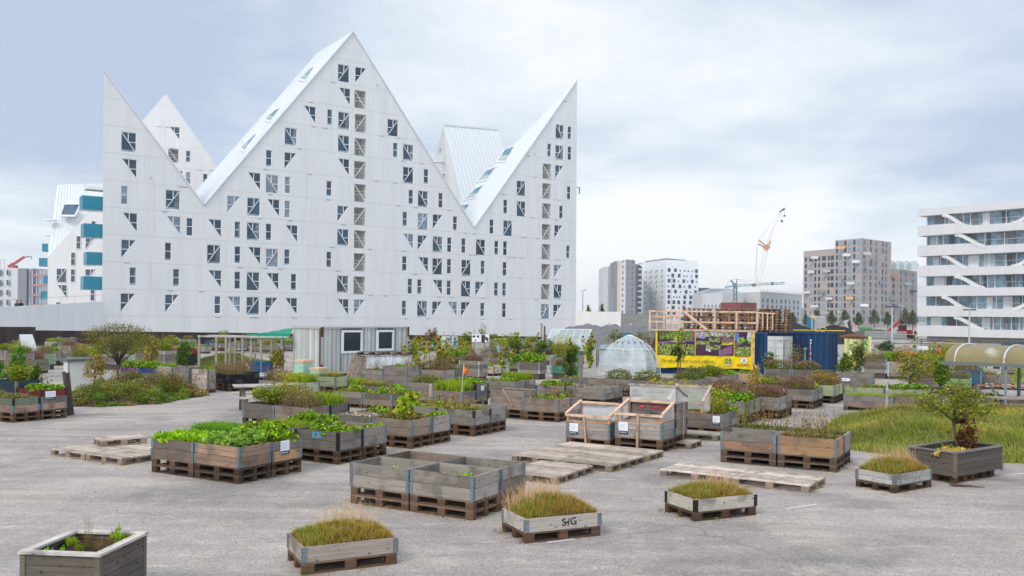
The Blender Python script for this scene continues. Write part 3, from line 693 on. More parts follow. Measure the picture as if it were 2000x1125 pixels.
# unfinished concrete block
A, B, C_ = xy(1448.5, 470), xy(1485, 455), xy(1566, 505)
bl = Block('unfinished grey concrete block with rows of empty window openings', [A, B, C_, C_+Vector((5, 25, 0)), A+Vector((0, 30, 0))], zt(1485, 570, 455), M['conc'], (.56, .56, .54))
bl.face(B, C_, 1.2, 3.15, 4, [(.04+.105*k, 1.9 if k % 3 else 1.2) for k in range(9)], 2.1, colr=(.5, .5, .5), kind=2); bl.finish()
mb = MB(); zb = zt(1485, 570, 455)
for k in range(14): q = B.lerp(C_, k/13)-bl.o; mb.box(q.x-.08, q.x+.08, q.y, q.y+.1, zb, zb+1.5, (.7, .4, .3))
q = B-bl.o; q2 = C_-bl.o; mb.bar((q.x, q.y, zb+1), (q2.x, q2.y, zb+1), .15, col=(.7, .6, .5)); mb.bar((q.x, q.y, zb+.1), (q2.x, q2.y, zb+.1), .5, col=(.75, .65, .55)); build('roof_guardrail', mb, M['paint'], bl.root)
mb = MB(); q = A.lerp(B, .1)-bl.o; mb.add([(q.x, q.y-.3, 9.5), (q.x+5.5, q.y-2.5, 7.6), (q.x+5.8, q.y-2.7, 9.0), (q.x+.6, q.y-.4, 12)], [(0, 1, 2, 3)], (.85, .8, .78)); build('banner', mb, M['cloth'], bl.root)
# far left office and scaffolded block
A, B = xy(-45, 300), xy(92, 292)
bl = Block('distant grey and white block with steel scaffolding left of the white building', quad_back(A, xy(62, 294), 20), zt(40, 524, 296), M['conc'], (.58, .59, .60))
bl.slab(quad_back(xy(34, 293), xy(51.5, 293), 2), zt(40, 525, 296), (.25, .25, .27)); bl.slab(quad_back(xy(55, 293), xy(64, 292.6), 2), zt(40, 527, 296), (.22, .23, .27))
bl.face(xy(-40, 299.5), xy(33, 294.8), 1.2, 3.3, 5, [(.05, 2.2), (.25, 2.2), (.45, 2.2), (.72, 1.0)], 1.8, colr=(1.5, 1.6, 1.8)); bl.finish()
mb = MB()
for k in range(5):
    z = 2.2+k*3.2; a = xy(63, 292)-bl.o; b = xy(93, 290)-bl.o; mb.bar((a.x, a.y, z), (b.x, b.y, z), .5, .7, col=(.40, .22, .20))
for k in range(5): q = xy(63+k*7.5, 292)-bl.o; mb.bar((q.x, q.y, 0), (q.x, q.y, 16.5), .2, col=(.6, .6, .62))
build('scaffold', mb, M['paint'], bl.root)

# ---- white building with wavy bands at right
WA = xy(1792.5, 133.0); WB = xy(2004, 121.8); d = (WB-WA).normalized(); WL_ = 34.0
root = empty('office_building', WA, math.atan2(d.y, d.x)); tag(root, 'white building with wavy balcony bands and slanting struts at the right edge', 'building')
WANG = math.atan2(d.y, d.x)
hz_ = [zt(1793, y, 133) for y in (408.6, 422.5, 441.5, 461.5, 480.5, 501, 519.7, 540.5, 558.5, 579, 597.5, 618, 635.5, 656)]
def wband(z0, z1, seed, kinkup):
    """band with a top edge that swells up or down, thick slab"""
    mb = MB(); n = 60; r_ = random.Random(seed)
    def top(s):
        t = 0
        for c, a in kinkup:
            if s > c: t += a*min(1, ((s-c)/2.4))**2*(3-2*min(1, (s-c)/2.4))
        return t
    prev = None
    for k in range(n+1):
        s = WL_*k/n; bulge = -.25-.12*math.sin(s*.45+seed)
        a = [(s, bulge, z0-.0), (s, 2.2, z0), (s, 2.2, z1+top(s)), (s, bulge, z1+top(s))]
        if prev: mb.add(prev+a, [(0, 4, 7, 3), (3, 7, 6, 2), (2, 6, 5, 1), (1, 5, 4, 0)])
        else: mb.add(a, [(0, 3, 2, 1)])
        prev = a
    mb.add(prev, [(0, 1, 2, 3)])
    return build('balcony_band', mb, M['facade'], root, color=(.93, .93, .94))
mb = MB(); mb.box(.4, WL_, 2.2, 18, 0, hz_[0]-.3); build('wall', mb, M['facade'], root, color=(.9, .92, .96))
mb = MB(); mb.box(0, WL_, -.15, 18, hz_[1], hz_[0]); build('parapet', mb, M['facade'], root, color=(.93, .93, .94))
jm = MB()
for i in range(6):
    zt1 = hz_[1+2*i]; zb1 = hz_[2+2*i]; nb = hz_[3+2*i]
    odd = i % 2 == 0
    k = [(5.6, -.45), (14.2, .42)] if odd else [(7.2, -.45)]
    wband(nb, zb1, i, k)
    # glazing set back
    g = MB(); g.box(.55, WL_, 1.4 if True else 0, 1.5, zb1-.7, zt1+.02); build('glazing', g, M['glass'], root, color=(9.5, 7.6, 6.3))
    fm = MB(); s = .6; rr = random.Random(i)
    while s < WL_: fm.box(s, s+.12, 1.3, 1.4, zb1-.6, zt1); s += rr.choice((1.0, 1.4, 2.2, 2.6))
    build('window_frame', fm, M['frame'], root)
    rr = random.Random(i+20)
    for q in range(12):
        s = 1+q*2.5+rr.uniform(0, .8); cn = MB(); cn.box(s, s+rr.uniform(.5, 1.6), 1.32, 1.38, zb1-.5, zt1-.1); build('blind', cn, M['paint'], root, color=rr.choice(((.7, .72, .72), (.2, .22, .24), (.45, .5, .5), (.10, .12, .13))))
    # slanting struts
    for (s0, s1) in ([(3.6, 7.2), (17.3, 13.0)] if odd else [(5.4, 9.6)]):
        st = MB(); N_ = 8; pv = None
        for q in range(N_+1):
            t = q/N_; e = t*t*(3-2*t); s = s0+(s1-s0)*t; z = zt1+.05+(zb1-.5-zt1)*e; w = .38
            a = [(s-.1, -.2, z-w), (s-.1, -.2, z+w*.4), (s-.1, .9, z+w*.4), (s-.1, .9, z-w)]
            if pv: st.add(pv+a, [(0, 4, 5, 1), (1, 5, 6, 2), (2, 6, 7, 3), (3, 7, 4, 0)])
            pv = a
        build('slanting_strut', st, M['facade'], root)
    rl = MB(); rl.bar((7.5, -.05, zb1+.35), (WL_, -.05, zb1+.35), .04, col=(.5, .52, .55)); s = 7.5
    while s < WL_: rl.bar((s, -.05, zb1-.4), (s, -.05, zb1+.35), .03, col=(.5, .52, .55)); s += 1.6
    build('balcony_railing', rl, M['paint'], root)
    s = 3.0
    while s < WL_: jm.box(s-.012, s+.012, -.42, -.36, nb+.05, zb1-.55); s += 3.6
co = MB()
for i in (1, 2, 3, 4, 5): co.box(12.9, 13.1, .5, .7, hz_[2+2*i]-.4, hz_[1+2*i], (.12, .12, .13))
build('column', co, M['paint'], root)
v = MB(); v.box(20.7, 20.9, 2, 2.2, hz_[0], hz_[0]+.7, (.15, .15, .15)); build('chimney', v, M['paint'], root)
# ------------------------------------------------------------------ foliage
class FB:
    def __init__(s, seed=0): s.V = []; s.N = []; s.C = []; s.M = []; s.r = np.random.RandomState(seed)
    def polys(s, P, C, mi=0):
        P = np.asarray(P, dtype=np.float32); n, k, _ = P.shape
        s.V.append(P.reshape(-1, 3)); s.N.append(np.full(n, k)); s.C.append(np.asarray(C, dtype=np.float32)); s.M.append(np.full(n, mi))
    def cols(s, n, palette, a=.22):
        pal = np.asarray(palette, dtype=np.float32); c = pal[s.r.randint(0, len(pal), n)]
        return np.clip(c*(1+s.r.uniform(-a, a, (n, 1)))*(1+s.r.uniform(-a*.3, a*.3, (n, 3))), 0, 1.5)
    def leaves(s, P, size, palette, up=.3, w=.34, mi=0, a=.25, D=None):
        P = np.asarray(P); n = len(P); r = s.r
        if np.isscalar(size): size = np.full(n, size)
        size = size*r.uniform(.65, 1.3, n)
        d = r.normal(size=(n, 3)) if D is None else D + r.normal(size=(n, 3))*.35
        d[:, 2] = d[:, 2]*.6+up; d /= np.linalg.norm(d, axis=1)[:, None]+1e-9
        b = np.cross(d, r.normal(size=(n, 3))*.6+np.array([0, 0, 1])); b /= np.linalg.norm(b, axis=1)[:, None]+1e-9
        S = size[:, None]; nn = np.cross(d, b)
        q = np.stack([P, P+d*S*.5+b*S*w+nn*S*.06, P+d*S-nn*S*.10, P+d*S*.5-b*S*w+nn*S*.06], axis=1)
        s.polys(q, s.cols(n, palette, a), mi)
    def blades(s, P, h, palette, lean=.35, w=.006, bias=(0, 0), mi=0, a=.2):
        P = np.asarray(P); n = len(P); r = s.r
        if np.isscalar(h): h = np.full(n, h)
        h = h*r.uniform(.55, 1.25, n); t = r.uniform(0, 2*np.pi, n); l = r.uniform(0, lean, n)
        d = np.stack([np.cos(t)*l+bias[0], np.sin(t)*l+bias[1], np.ones(n)], 1)
        t2 = r.uniform(0, np.pi, n); b = np.stack([np.cos(t2), np.sin(t2), np.zeros(n)], 1)*w
        H = h[:, None]; mid = P+d*H*.55; tip = P+d*H*np.array([1.7, 1.7, 1.0])
        C = s.cols(n, palette, a)
        s.polys(np.stack([P-b, P+b, mid+b*.8, mid-b*.8], 1), C, mi); s.polys(np.stack([mid-b*.8, mid+b*.8, tip], 1), C, mi)
    def stems(s, P, Q, w, palette, mi=0):
        P = np.asarray(P, dtype=float); Q = np.asarray(Q, dtype=float); n = len(P)
        for k in range(2):
            t = s.r.uniform(0, np.pi, n); b = np.stack([np.cos(t), np.sin(t), np.zeros(n)], 1)*w
            s.polys(np.stack([P-b, P+b, Q+b*.6, Q-b*.6], 1), s.cols(n, palette, .15), mi)
    def rect(s, n, L, W, z=0, zr=0):
        return np.stack([s.r.uniform(-L/2, L/2, n), s.r.uniform(-W/2, W/2, n), z+s.r.uniform(0, 1, n)*zr], 1)
    def blob(s, n, c, R, hollow=.35):
        v = s.r.normal(size=(n, 3)); v /= np.linalg.norm(v, axis=1)[:, None]
        rr = s.r.uniform(hollow, 1, n)**.6; return np.asarray(c)+v*rr[:, None]*np.asarray(R)
    def mesh(s, name, mats):
        V = np.concatenate(s.V); N = np.concatenate(s.N); C = np.concatenate(s.C); Mi = np.concatenate(s.M)
        return mesh_np(name, V, N, np.arange(len(V)), C, mats, False, Mi)
GREEN = [(.085, .17, .02), (.12, .22, .022), (.05, .11, .015), (.18, .27, .03)]
BRIGHT = [(.22, .46, .025), (.30, .55, .03), (.15, .35, .02), (.38, .60, .05)]
YG = [(.27, .34, .035), (.36, .40, .04), (.18, .25, .025), (.42, .42, .06)]
DRY = [(.26, .17, .09), (.34, .24, .13), (.18, .11, .06), (.42, .32, .19)]
OLIVE = [(.13, .15, .045), (.18, .19, .05), (.09, .11, .035), (.22, .20, .07)]
DARKG = [(.04, .09, .025), (.055, .12, .03), (.03, .07, .02)]
LM = None
def lm(): return [M['leaf'], M['petal'], M['straw']]
def umbel(f, P, size, pal, mi=1, k=9):
    n = len(P); Q = np.repeat(P, k, 0)+f.r.normal(size=(n*k, 3))*np.array([size, size, size*.25]); f.leaves(Q, size*.55, pal, up=.8, w=.5, mi=mi)
def plant_mesh(kind, v):
    """one patch of plants about 1.05 x 0.68 m, growing from z=0"""
    f = FB(abs(hash_(kind))*7+v*13+1); L, W = 1.05, .66; r = f.r
    if kind == 'lettuce':
        C = f.rect(26, L, W); 
        for c in C:
            n = 46; t = r.uniform(0, 2*np.pi, n); e = r.uniform(.15, 1.0, n)
            D = np.stack([np.cos(t)*e, np.sin(t)*e, 1.15-e], 1); f.leaves(np.tile(c, (n, 1))+D*.05*r.uniform(.2, 1.6, (n, 1)), .13, BRIGHT, up=.35, w=.42, D=D*1.4)
    elif kind in ('leafy', 'palegreen'):
        pal = BRIGHT+GREEN if kind == 'leafy' else [(.22, .40, .10), (.30, .48, .14), (.17, .33, .07)]
        for c in f.rect(20, L, W): 
            h = r.uniform(.10, .30); f.leaves(f.blob(95, (c[0], c[1], h*.6), (.12, .12, h*.6)), .075, pal, up=.4, w=.42)
            f.stems([c]*4, f.blob(4, (c[0], c[1], h), (.1, .1, .08)), .004, GREEN)
    elif kind == 'carrot':
        P = f.rect(3400, L, W); f.blades(P, .26, [(.12, .30, .03), (.17, .36, .04), (.09, .22, .03)], lean=.7, w=.006); f.leaves(f.rect(2200, L, W, .08, .2), .035, [(.13, .32, .03), (.18, .38, .05)], up=.5)
    elif kind == 'low':
        f.leaves(f.rect(300, L, W, 0, .05), .07, GREEN+YG, up=.5); f.leaves(f.rect(120, L, W, 0, .04), .05, DRY)
        for c in f.rect(4, L, W): f.leaves(f.blob(60, (c[0], c[1], .08), (.1, .1, .09)), .06, GREEN+BRIGHT)
    elif kind == 'sprouts':
        for c in f.rect(5, L*.7, W*.7): f.leaves(f.blob(26, (c[0], c[1], .03), (.05, .05, .05)), .07, BRIGHT)
    elif kind == 'yellow':      # fennel and dill gone to flower
        P = f.rect(150, L, W); Q = P+np.stack([r.normal(0, .09, 150), r.normal(0, .09, 150), r.uniform(.3, .85, 150)], 1); f.stems(P, Q, .004, YG+OLIVE)
        f.leaves(f.rect(1500, L, W, .05, .45), .05, YG+OLIVE, up=.6); umbel(f, Q[:75], .045, [(.62, .50, .03), (.70, .58, .05), (.50, .46, .05)])
    elif kind == 'dry':
        P = f.rect(260, L, W); Q = P+np.stack([r.normal(0, .08, 260), r.normal(0, .08, 260), r.uniform(.2, .62, 260)], 1); f.stems(P, Q, .0035, DRY, 2)
        f.leaves(Q+r.normal(size=Q.shape)*.015, .035, DRY, mi=2, w=.5); f.leaves(f.rect(700, L, W, 0, .4), .04, DRY+OLIVE, mi=2)
    elif kind == 'stalks':      # a few withered broccoli-like stalks
        for c in f.rect(9, L, W):
            q = c+np.array([r.normal(0, .07), r.normal(0, .07), r.uniform(.22, .45)]); f.stems([c]*3, [q]*3, .012, YG+OLIVE); f.leaves(f.blob(26, q, (.07, .07, .05)), .05, DRY); 
        f.leaves(f.rect(330, L, W, 0, .14), .08, DRY+OLIVE+YG, up=.4)
    elif kind in ('bush', 'darkbush', 'tallbush'):
        H = {'bush': .55, 'darkbush': .7, 'tallbush': 1.1}[kind]; pal = {'bush': GREEN+YG, 'darkbush': DARKG+GREEN, 'tallbush': GREEN+OLIVE}[kind]
        for k in range(9):
            c = (r.uniform(-L*.36, L*.36), r.uniform(-W*.3, W*.3), H*r.uniform(.3, .72)); f.leaves(f.blob(240, c, (.2, .18, .2*H/.55), .5), .062, [tuple(np.array(p)*r.uniform(.7, 1.25)) for p in pal], up=.3)
        P = f.rect(26, L*.7, W*.7); f.stems(P, P*np.array([1.1, 1.1, 1])+np.array([0, 0, H*.8]), .007, OLIVE)
        f.leaves(f.blob(200, (0, 0, H*.5), (L*.55, W*.55, H*.75), .7), .055, pal)
    elif kind == 'grassy':
        f.blades(f.rect(2600, L, W), .34, GREEN+BRIGHT+YG, lean=.4, w=.006)
    elif kind in ('red', 'pink', 'orange', 'purple', 'white', 'mixed', 'violet', 'sunny'):
        pc = {'red': [(.55, .01, .02), (.65, .03, .03)], 'pink': [(.50, .12, .17), (.42, .09, .13), (.58, .22, .24)], 'orange': [(.62, .20, .02), (.70, .30, .03), (.42, .13, .03)],
              'purple': [(.18, .06, .35), (.12, .05, .30), (.30, .16, .42)], 'white': [(.75, .72, .70), (.68, .60, .66)], 'violet': [(.28, .12, .17), (.36, .20, .24), (.20, .09, .12)],
              'mixed': [(.6, .1, .2), (.7, .5, .05), (.7, .68, .66), (.3, .12, .4)], 'sunny': [(.72, .50, .02), (.65, .42, .02)]}[kind]
        H = .34; base = {'orange': OLIVE+DRY, 'violet': [(.20, .10, .10), (.14, .15, .06), (.26, .14, .15)], 'mixed': GREEN+OLIVE+DRY}.get(kind, GREEN+OLIVE)
        f.leaves(f.blob(1500, (0, 0, H*.35), (L*.55, W*.55, H*.8), .4), .055, base, up=.4)
        n = {'pink': 60, 'orange': 75, 'violet': 110}.get(kind, 42)
        P = f.rect(n, L*1.05, W*1.05, H*.75, .16); P[:, 2] -= ((P[:, 0]/L)**2+(P[:, 1]/W)**2)*.25
        f.stems(P*np.array([.8, .8, .2]), P, .003, GREEN+OLIVE)
        umbel(f, P, {'pink': .045, 'purple': .022, 'violet': .04}.get(kind, .026), pc, k=12 if kind == 'pink' else 7)
        if kind == 'purple': umbel(f, P+np.array([0, 0, .06]), .016, pc); umbel(f, P+np.array([0, 0, .12]), .012, pc)
    elif kind == 'squash':      # yellow green leaves with pale yellow fading ones
        for k in range(7):
            c = (r.uniform(-.1, L*.4), r.uniform(-W*.3, W*.3), r.uniform(.08, .45)); f.leaves(f.blob(75, c, (.13, .12, .12), .3), .10, YG+BRIGHT+[(.60, .52, .16)], w=.45)
        f.leaves(f.rect(320, L, W, 0, .14), .07, GREEN+OLIVE+DRY, up=.4)
    elif kind == 'stones':
        f.leaves(f.rect(500, L, W, 0, .05), .05, [(.45, .38, .30), (.34, .26, .19), (.55, .48, .40)], up=.3, w=.5, mi=2)
    elif kind == 'weeds':
        P = f.rect(90, L, W); Q = P+np.stack([r.normal(0, .08, 90), r.normal(0, .08, 90), r.uniform(.15, .55, 90)], 1); f.stems(P, Q, .004, OLIVE+DRY)
        f.leaves((P+Q)*.5+r.normal(size=P.shape)*.05, .05, OLIVE+GREEN+DRY); f.leaves(Q, .04, DRY+[(.25, .08, .10)]); f.leaves(f.rect(250, L, W, 0, .1), .06, GREEN+OLIVE)
    elif kind == 'chard':
        for c in f.rect(14, L, W): f.leaves(f.blob(30, (c[0], c[1], .14), (.1, .1, .12)), .14, [(.05, .13, .03), (.10, .22, .04), (.15, .03, .05)], up=.7, w=.36)
    elif kind == 'beans':
        for c in f.rect(10, L, W): 
            f.stems([c], [c+np.array([0, 0, 1.0])], .008, DRY); f.leaves(f.blob(90, (c[0], c[1], .55), (.13, .13, .5), .2), .07, GREEN+YG)
    return f.mesh(kind, lm())
def hash_(s): 
    h = 0
    for ch in s: h = (h*31+ord(ch)) % 9973
    return h
_pc = {}
def get_plant(kind, v):
    if (kind, v) not in _pc: _pc[(kind, v)] = plant_mesh(kind, v)
    return _pc[(kind, v)]
PN = {  # kind: (object name, category, phrase)
 'lettuce': ('lettuce', 'lettuce', 'bright green lettuces'), 'leafy': ('leafy_vegetables', 'vegetables', 'fresh green leafy vegetables'), 'palegreen': ('radish_leaves', 'vegetables', 'pale green leaves'),
 'carrot': ('carrot_tops', 'vegetables', 'feathery green carrot tops'), 'low': ('low_herbs', 'herbs', 'low sparse green herbs'), 'sprouts': ('seedlings', 'seedlings', 'a few small green sprouts'),
 'yellow': ('flowering_dill', 'herbs', 'tall yellow flowering dill'), 'dry': ('withered_plants', 'dry plants', 'dry brown withered stems'), 'stalks': ('withered_stalks', 'dry plants', 'thick withered stalks with brown heads'),
 'bush': ('green_bush', 'bush', 'yellow-green leafy bushes'), 'darkbush': ('dark_bush', 'bush', 'dark green bushes'), 'tallbush': ('tall_bush', 'bush', 'tall olive-green bushes'), 'grassy': ('grass_tuft', 'grass', 'fine green grass'),
 'red': ('red_flowers', 'flowers', 'bright red flowers'), 'pink': ('pink_flowers', 'flowers', 'broad pink flower heads'), 'orange': ('orange_flowers', 'flowers', 'rusty orange marigolds'), 'purple': ('purple_flowers', 'flowers', 'purple flower spikes'),
 'white': ('white_flowers', 'flowers', 'small white flowers'), 'mixed': ('mixed_flowers', 'flowers', 'mixed colourful flowers'), 'violet': ('dusky_herbs', 'herbs', 'dusky pinkish foliage'), 'sunny': ('yellow_flowers', 'flowers', 'golden yellow flowers'),
 'squash': ('squash_plant', 'vegetables', 'yellowing squash leaves'), 'stones': ('mulch', 'mulch', 'pale dry mulch'), 'weeds': ('thin_weeds', 'weeds', 'thin reddish-brown weeds'), 'chard': ('chard', 'vegetables', 'dark green upright chard'), 'beans': ('climbing_beans', 'beans', 'beans climbing on poles')}

# ------------------------------------------------------------------ pallets and planter boxes
_cc = {}
def cached(key, fn):
    if key not in _cc: _cc[key] = fn()
    return _cc[key]
GREYS = [(.29, .26, .235), (.24, .215, .195), (.33, .295, .27), (.20, .185, .17), (.30, .25, .21), (.37, .335, .30)]
def collar_mesh(la, lb, h=.195, split=1, far=False):
    def fn():
        mb = MB(); t = .024; r = random.Random(int(la*100+lb*10+split)); hh = h/split
        for k in range(split):
            z0, z1 = k*hh+.003, (k+1)*hh-.002
            for a in ((0, la, 0, t), (0, la, lb-t, lb), (0, t, t, lb-t), (la-t, la, t, lb-t)): mb.box(*a, z0, z1, jit((1, 1, 1), r, .26))
        if far:
            for x, y in ((0, 0), (la, 0), (la, lb), (0, lb)): sx = 1 if x == 0 else -1; sy = 1 if y == 0 else -1; mb.box(min(x-.006*sx, x+.06*sx), max(x-.006*sx, x+.06*sx), min(y-.006*sy, y+.06*sy), max(y-.006*sy, y+.06*sy), .005, .19, (2.2, 3.0, 3.5), 1)
        return mb.mesh('collar', [M['wood'], M['bracket']])
    return cached(('collar', la, lb, h, split, far), fn)
def bracket_mesh(h=.195):
    def fn():
        mb = MB(); 
        mb.box(-.004, .055, -.006, -.001, .004, h-.006); mb.box(-.006, -.001, 0, .055, .004, h-.006)
        for k in range(6): mb.box(-.012, -.002, -.012, -.002, .01+k*.031, .026+k*.031, (.6, .6, .6)); 
        for k in range(5):
            for q in (.018, .04): mb.box(q-.004, q+.004, -.010, -.006, .02+k*.036, .028+k*.036, (.35, .35, .35)); mb.box(-.010, -.006, q-.004, q+.004, .02+k*.036, .028+k*.036, (.35, .35, .35))
        return mb.mesh('bracket', M['bracket'])
    return cached(('br', h), fn)
def pallet_parts(la, lb):
    def fn():
        r = random.Random(int(la*31+lb*17)); long_x = la >= lb; A, B = (la, lb) if long_x else (lb, la)
        def bx(mb, x0, x1, y0, y1, z0, z1, c):
            if long_x: mb.box(x0, x1, y0, y1, z0, z1, c)
            else: mb.box(y0, y1, x0, x1, z0, z1, c)
        dk = MB(); n = 7; w = B/n*.72; 
        for k in range(n):
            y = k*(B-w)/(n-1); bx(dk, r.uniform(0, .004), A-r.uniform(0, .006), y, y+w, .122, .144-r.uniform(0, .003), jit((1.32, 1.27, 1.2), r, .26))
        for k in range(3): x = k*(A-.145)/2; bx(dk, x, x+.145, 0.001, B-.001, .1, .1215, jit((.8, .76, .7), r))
        blk = MB(); blk.box(0, .1, 0, .1, .022, .1, (.62, .52, .44))
        bm = MB(); blk = []
        for i in range(3):
            for j in range(3):
                ww = .145 if long_x else .1; dd = .1 if long_x else .145
                blk.append((i*(la-ww)/2+.0, j*(lb-dd)/2))
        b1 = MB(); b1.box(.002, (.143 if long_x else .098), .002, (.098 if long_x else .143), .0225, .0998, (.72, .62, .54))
        sk = MB(); 
        if long_x: sk.box(0, la, 0, .1, 0, .022, (.72, .62, .54))
        else: sk.box(0, .1, 0, lb, 0, .022, (.72, .62, .54))
        whole = MB(); whole.v = list(dk.v); whole.f = [list(f) for f in dk.f]; whole.c = list(dk.c); whole.m = list(dk.m)
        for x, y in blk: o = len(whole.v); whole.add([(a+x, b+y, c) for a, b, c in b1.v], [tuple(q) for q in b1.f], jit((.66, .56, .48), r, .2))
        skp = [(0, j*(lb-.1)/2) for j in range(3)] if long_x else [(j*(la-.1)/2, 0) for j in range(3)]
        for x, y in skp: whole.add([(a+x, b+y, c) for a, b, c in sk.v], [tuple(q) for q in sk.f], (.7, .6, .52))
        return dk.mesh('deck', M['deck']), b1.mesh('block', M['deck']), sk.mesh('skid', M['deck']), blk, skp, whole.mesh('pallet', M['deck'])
    return cached(('pal', la, lb), fn)
PALC = [(.15, .105, .078), (.115, .083, .063), (.18, .13, .097), (.10, .078, .062)]
RB = random.Random(77)
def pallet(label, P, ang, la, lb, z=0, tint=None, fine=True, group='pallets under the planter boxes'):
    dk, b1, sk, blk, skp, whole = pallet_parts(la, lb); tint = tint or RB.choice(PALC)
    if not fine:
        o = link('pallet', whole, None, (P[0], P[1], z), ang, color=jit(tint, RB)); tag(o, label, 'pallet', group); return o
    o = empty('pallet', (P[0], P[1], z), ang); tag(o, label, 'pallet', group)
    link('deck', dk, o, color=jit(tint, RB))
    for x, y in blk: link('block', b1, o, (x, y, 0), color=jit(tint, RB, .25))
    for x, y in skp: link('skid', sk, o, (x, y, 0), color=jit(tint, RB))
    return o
SIGN = []
def notice(parent, loc, rz, w=.22, h=.28, dark=(.02, .05, .08)):
    mb = MB(); mb.box(0, w, -.006, -.001, 0, h, (.80, .81, .84)); mb.box(0, w, -.009, -.006, 0, h*.26, dark)
    for k in range(5): mb.box(w*.08, w*(.5+.08*((k*7) % 5)), -.008, -.006, h*(.40+.1*k), h*(.42+.1*k), (.40, .43, .52))
    for k in range(4): mb.box(w*(.08+.2*k), w*(.2+.2*k), -.011, -.009, h*.09, h*.17, (.6, .65, .6))
    return build('notice', mb, M['paint'], parent, loc, rz)
def planter(short, P, ang, la, lb, tiers=2, npal=2, tints=None, brk=(.42, .50, .52), split=1, fill=.85, plant=None, name='planter_box',
            cat='planter box', group='wooden planter boxes on pallets', fine=2, z0=0.0, pz=1.0, pcol=None, label=None, bt=None, only_pallet=False):
    """fine: 2 = all parts, 1 = pallet as one mesh and brackets merged, 0 = far"""
    ca, sa = math.cos(ang), math.sin(ang)
    for k in range(npal):
        lb_ = (('lower ' if k == 0 else 'upper ') if npal == 2 else '')+'pallet under the '+short
        if fine >= 1: pallet(lb_, P, ang, la, lb, z0+k*.144, fine=(fine == 2), tint=bt)
    z = npal*.144 if fine >= 1 else 0.0
    root = empty(name, (P[0], P[1], z0+z), ang); tag(root, label or (short if len(short.split()) > 3 else 'wooden planter, '+short), cat, group)
    tints = tints or [RB.choice(GREYS) for _ in range(tiers)]
    base = 0.0
    if fine == 0: base = npal*.144; mb = cached(('basep', la, lb, npal), lambda: MB().box(.05, la-.05, .05, lb-.05, 0, npal*.144, (.10, .08, .07)).mesh('base', M['deck'])); link('pallet_base', mb, root)
    for t in range(tiers):
        c = link('collar', collar_mesh(la, lb, .195, split, fine < 1), root, (RB.uniform(-.004, .004) if fine else 0, RB.uniform(-.004, .004) if fine else 0, base+t*.196), (0, 0, RB.uniform(-.008, .008) if fine else 0), color=jit(tints[t % len(tints)], RB, .06))
        if fine >= 1:
            for k, (x, y) in enumerate(((0, 0), (la, 0), (la, lb), (0, lb))):
                bc = brk if not isinstance(brk, list) else brk[t % len(brk)]
                link('bracket', bracket_mesh(), c, (x, y, 0), k*math.pi/2, color=jit(bc, RB, .15))
    H = base+tiers*.196; zf = base+(tiers*.196)*fill
    def sm():
        mb = MB(); n = 8; r = random.Random(3)
        hs = [[r.uniform(-.02, .02) for _ in range(n+1)] for _ in range(n+1)]; X = lambda i: .026+(la-.052)*i/n; Y = lambda j: .026+(lb-.052)*j/n
        mb.add([(X(i), Y(j), hs[i][j]) for i in range(n+1) for j in range(n+1)], [(i*(n+1)+j, (i+1)*(n+1)+j, (i+1)*(n+1)+j+1, i*(n+1)+j+1) for i in range(n) for j in range(n)]); return mb.mesh('soil', M['soil'])
    link('soil', cached(('soil', la, lb), sm), root, (0, 0, zf-.02))
    if plant:
        kinds = plant if isinstance(plant, (list, tuple)) else [plant]
        for q, kd in enumerate(kinds):
            nm, ct, ph = PN[kd]; v = RB.randrange(3); me = get_plant(kd, v)
            cx, cy = la/2, lb/2; a2 = ang+(math.pi/2 if lb > la else 0)+(math.pi if RB.random() < .5 else 0)
            L_, W_ = max(la, lb), min(la, lb)
            lb2 = min((w for w in (f'{ph} in the {short}', f'{ph.split(" with ")[0]} in {short}', f'{ct} in the {short}')), key=lambda w: (len(w.split()) > 16, 0))
            o = link(nm, me, None, (P[0]+cx*ca-cy*sa, P[1]+cx*sa+cy*ca, z0+z+zf-.03), a2, scale=((L_-.06)/1.1, (W_-.06)/.72, pz*RB.uniform(.85, 1.15)))
            if pcol: o.color = (*pcol, 1)
            tag(o, lb2, ct, 'plants growing in the planter boxes')
    root['_h'] = z0+z+H
    return root
ANG = rad(60)
CP = {(0, 0): 'front', (1, 0): 'right-hand', (0, 1): 'left-hand', (1, 1): 'rear', (0, 2): 'far left', (1, 2): 'far rear', (2, 0): 'far right', (2, 1): 'farthest'}
def cluster(desc, near, cells, ang=ANG, la=.8, lb=1.2, gap=.035, base=None, fine=2, z0=0, **kw):
    """cells {(i,j): dict}; near: pixel of the ground corner closest to the camera"""
    P = base or G(*near); A = Vector((math.cos(ang), math.sin(ang), 0)); B = Vector((-A.y, A.x, 0)); out = {}
    for (i, j), c in cells.items():
        k = dict(kw); k.update(c); q = P+A*i*(la+gap)+B*j*(lb+gap)
        sh = k.pop('short', None) or (f'{CP[(i, j)]} box of {desc}' if len(cells) > 1 else desc)
        nt = k.pop('notice', None); tx = k.pop('text', None)
        o = planter(sh, (q.x, q.y), ang, la, lb, fine=fine, z0=z0, **k); out[(i, j)] = o
        t = k.get('tiers', 2)
        if nt:  # 'A' face looks along -B (the short, right side), 'B' face looks along -A (the long, left side)
            face, u, z, w, h = nt
            if face == 'A': notice(o, (u, -.013, z), 0, w, h)
            else: notice(o, (-.013, lb-u, z), -math.pi/2, w, h)
        if tx:
            face, s_, u, z, size, c_ = tx
            if face == 'A': lettering(s_, size, o, (u, -.008, z), (math.pi/2, 0, 0), M['paint'], c_, True)
            else: lettering(s_, size, o, (-.008, lb-u, z), (math.pi/2, 0, -math.pi/2), M['paint'], c_, True)
    return out
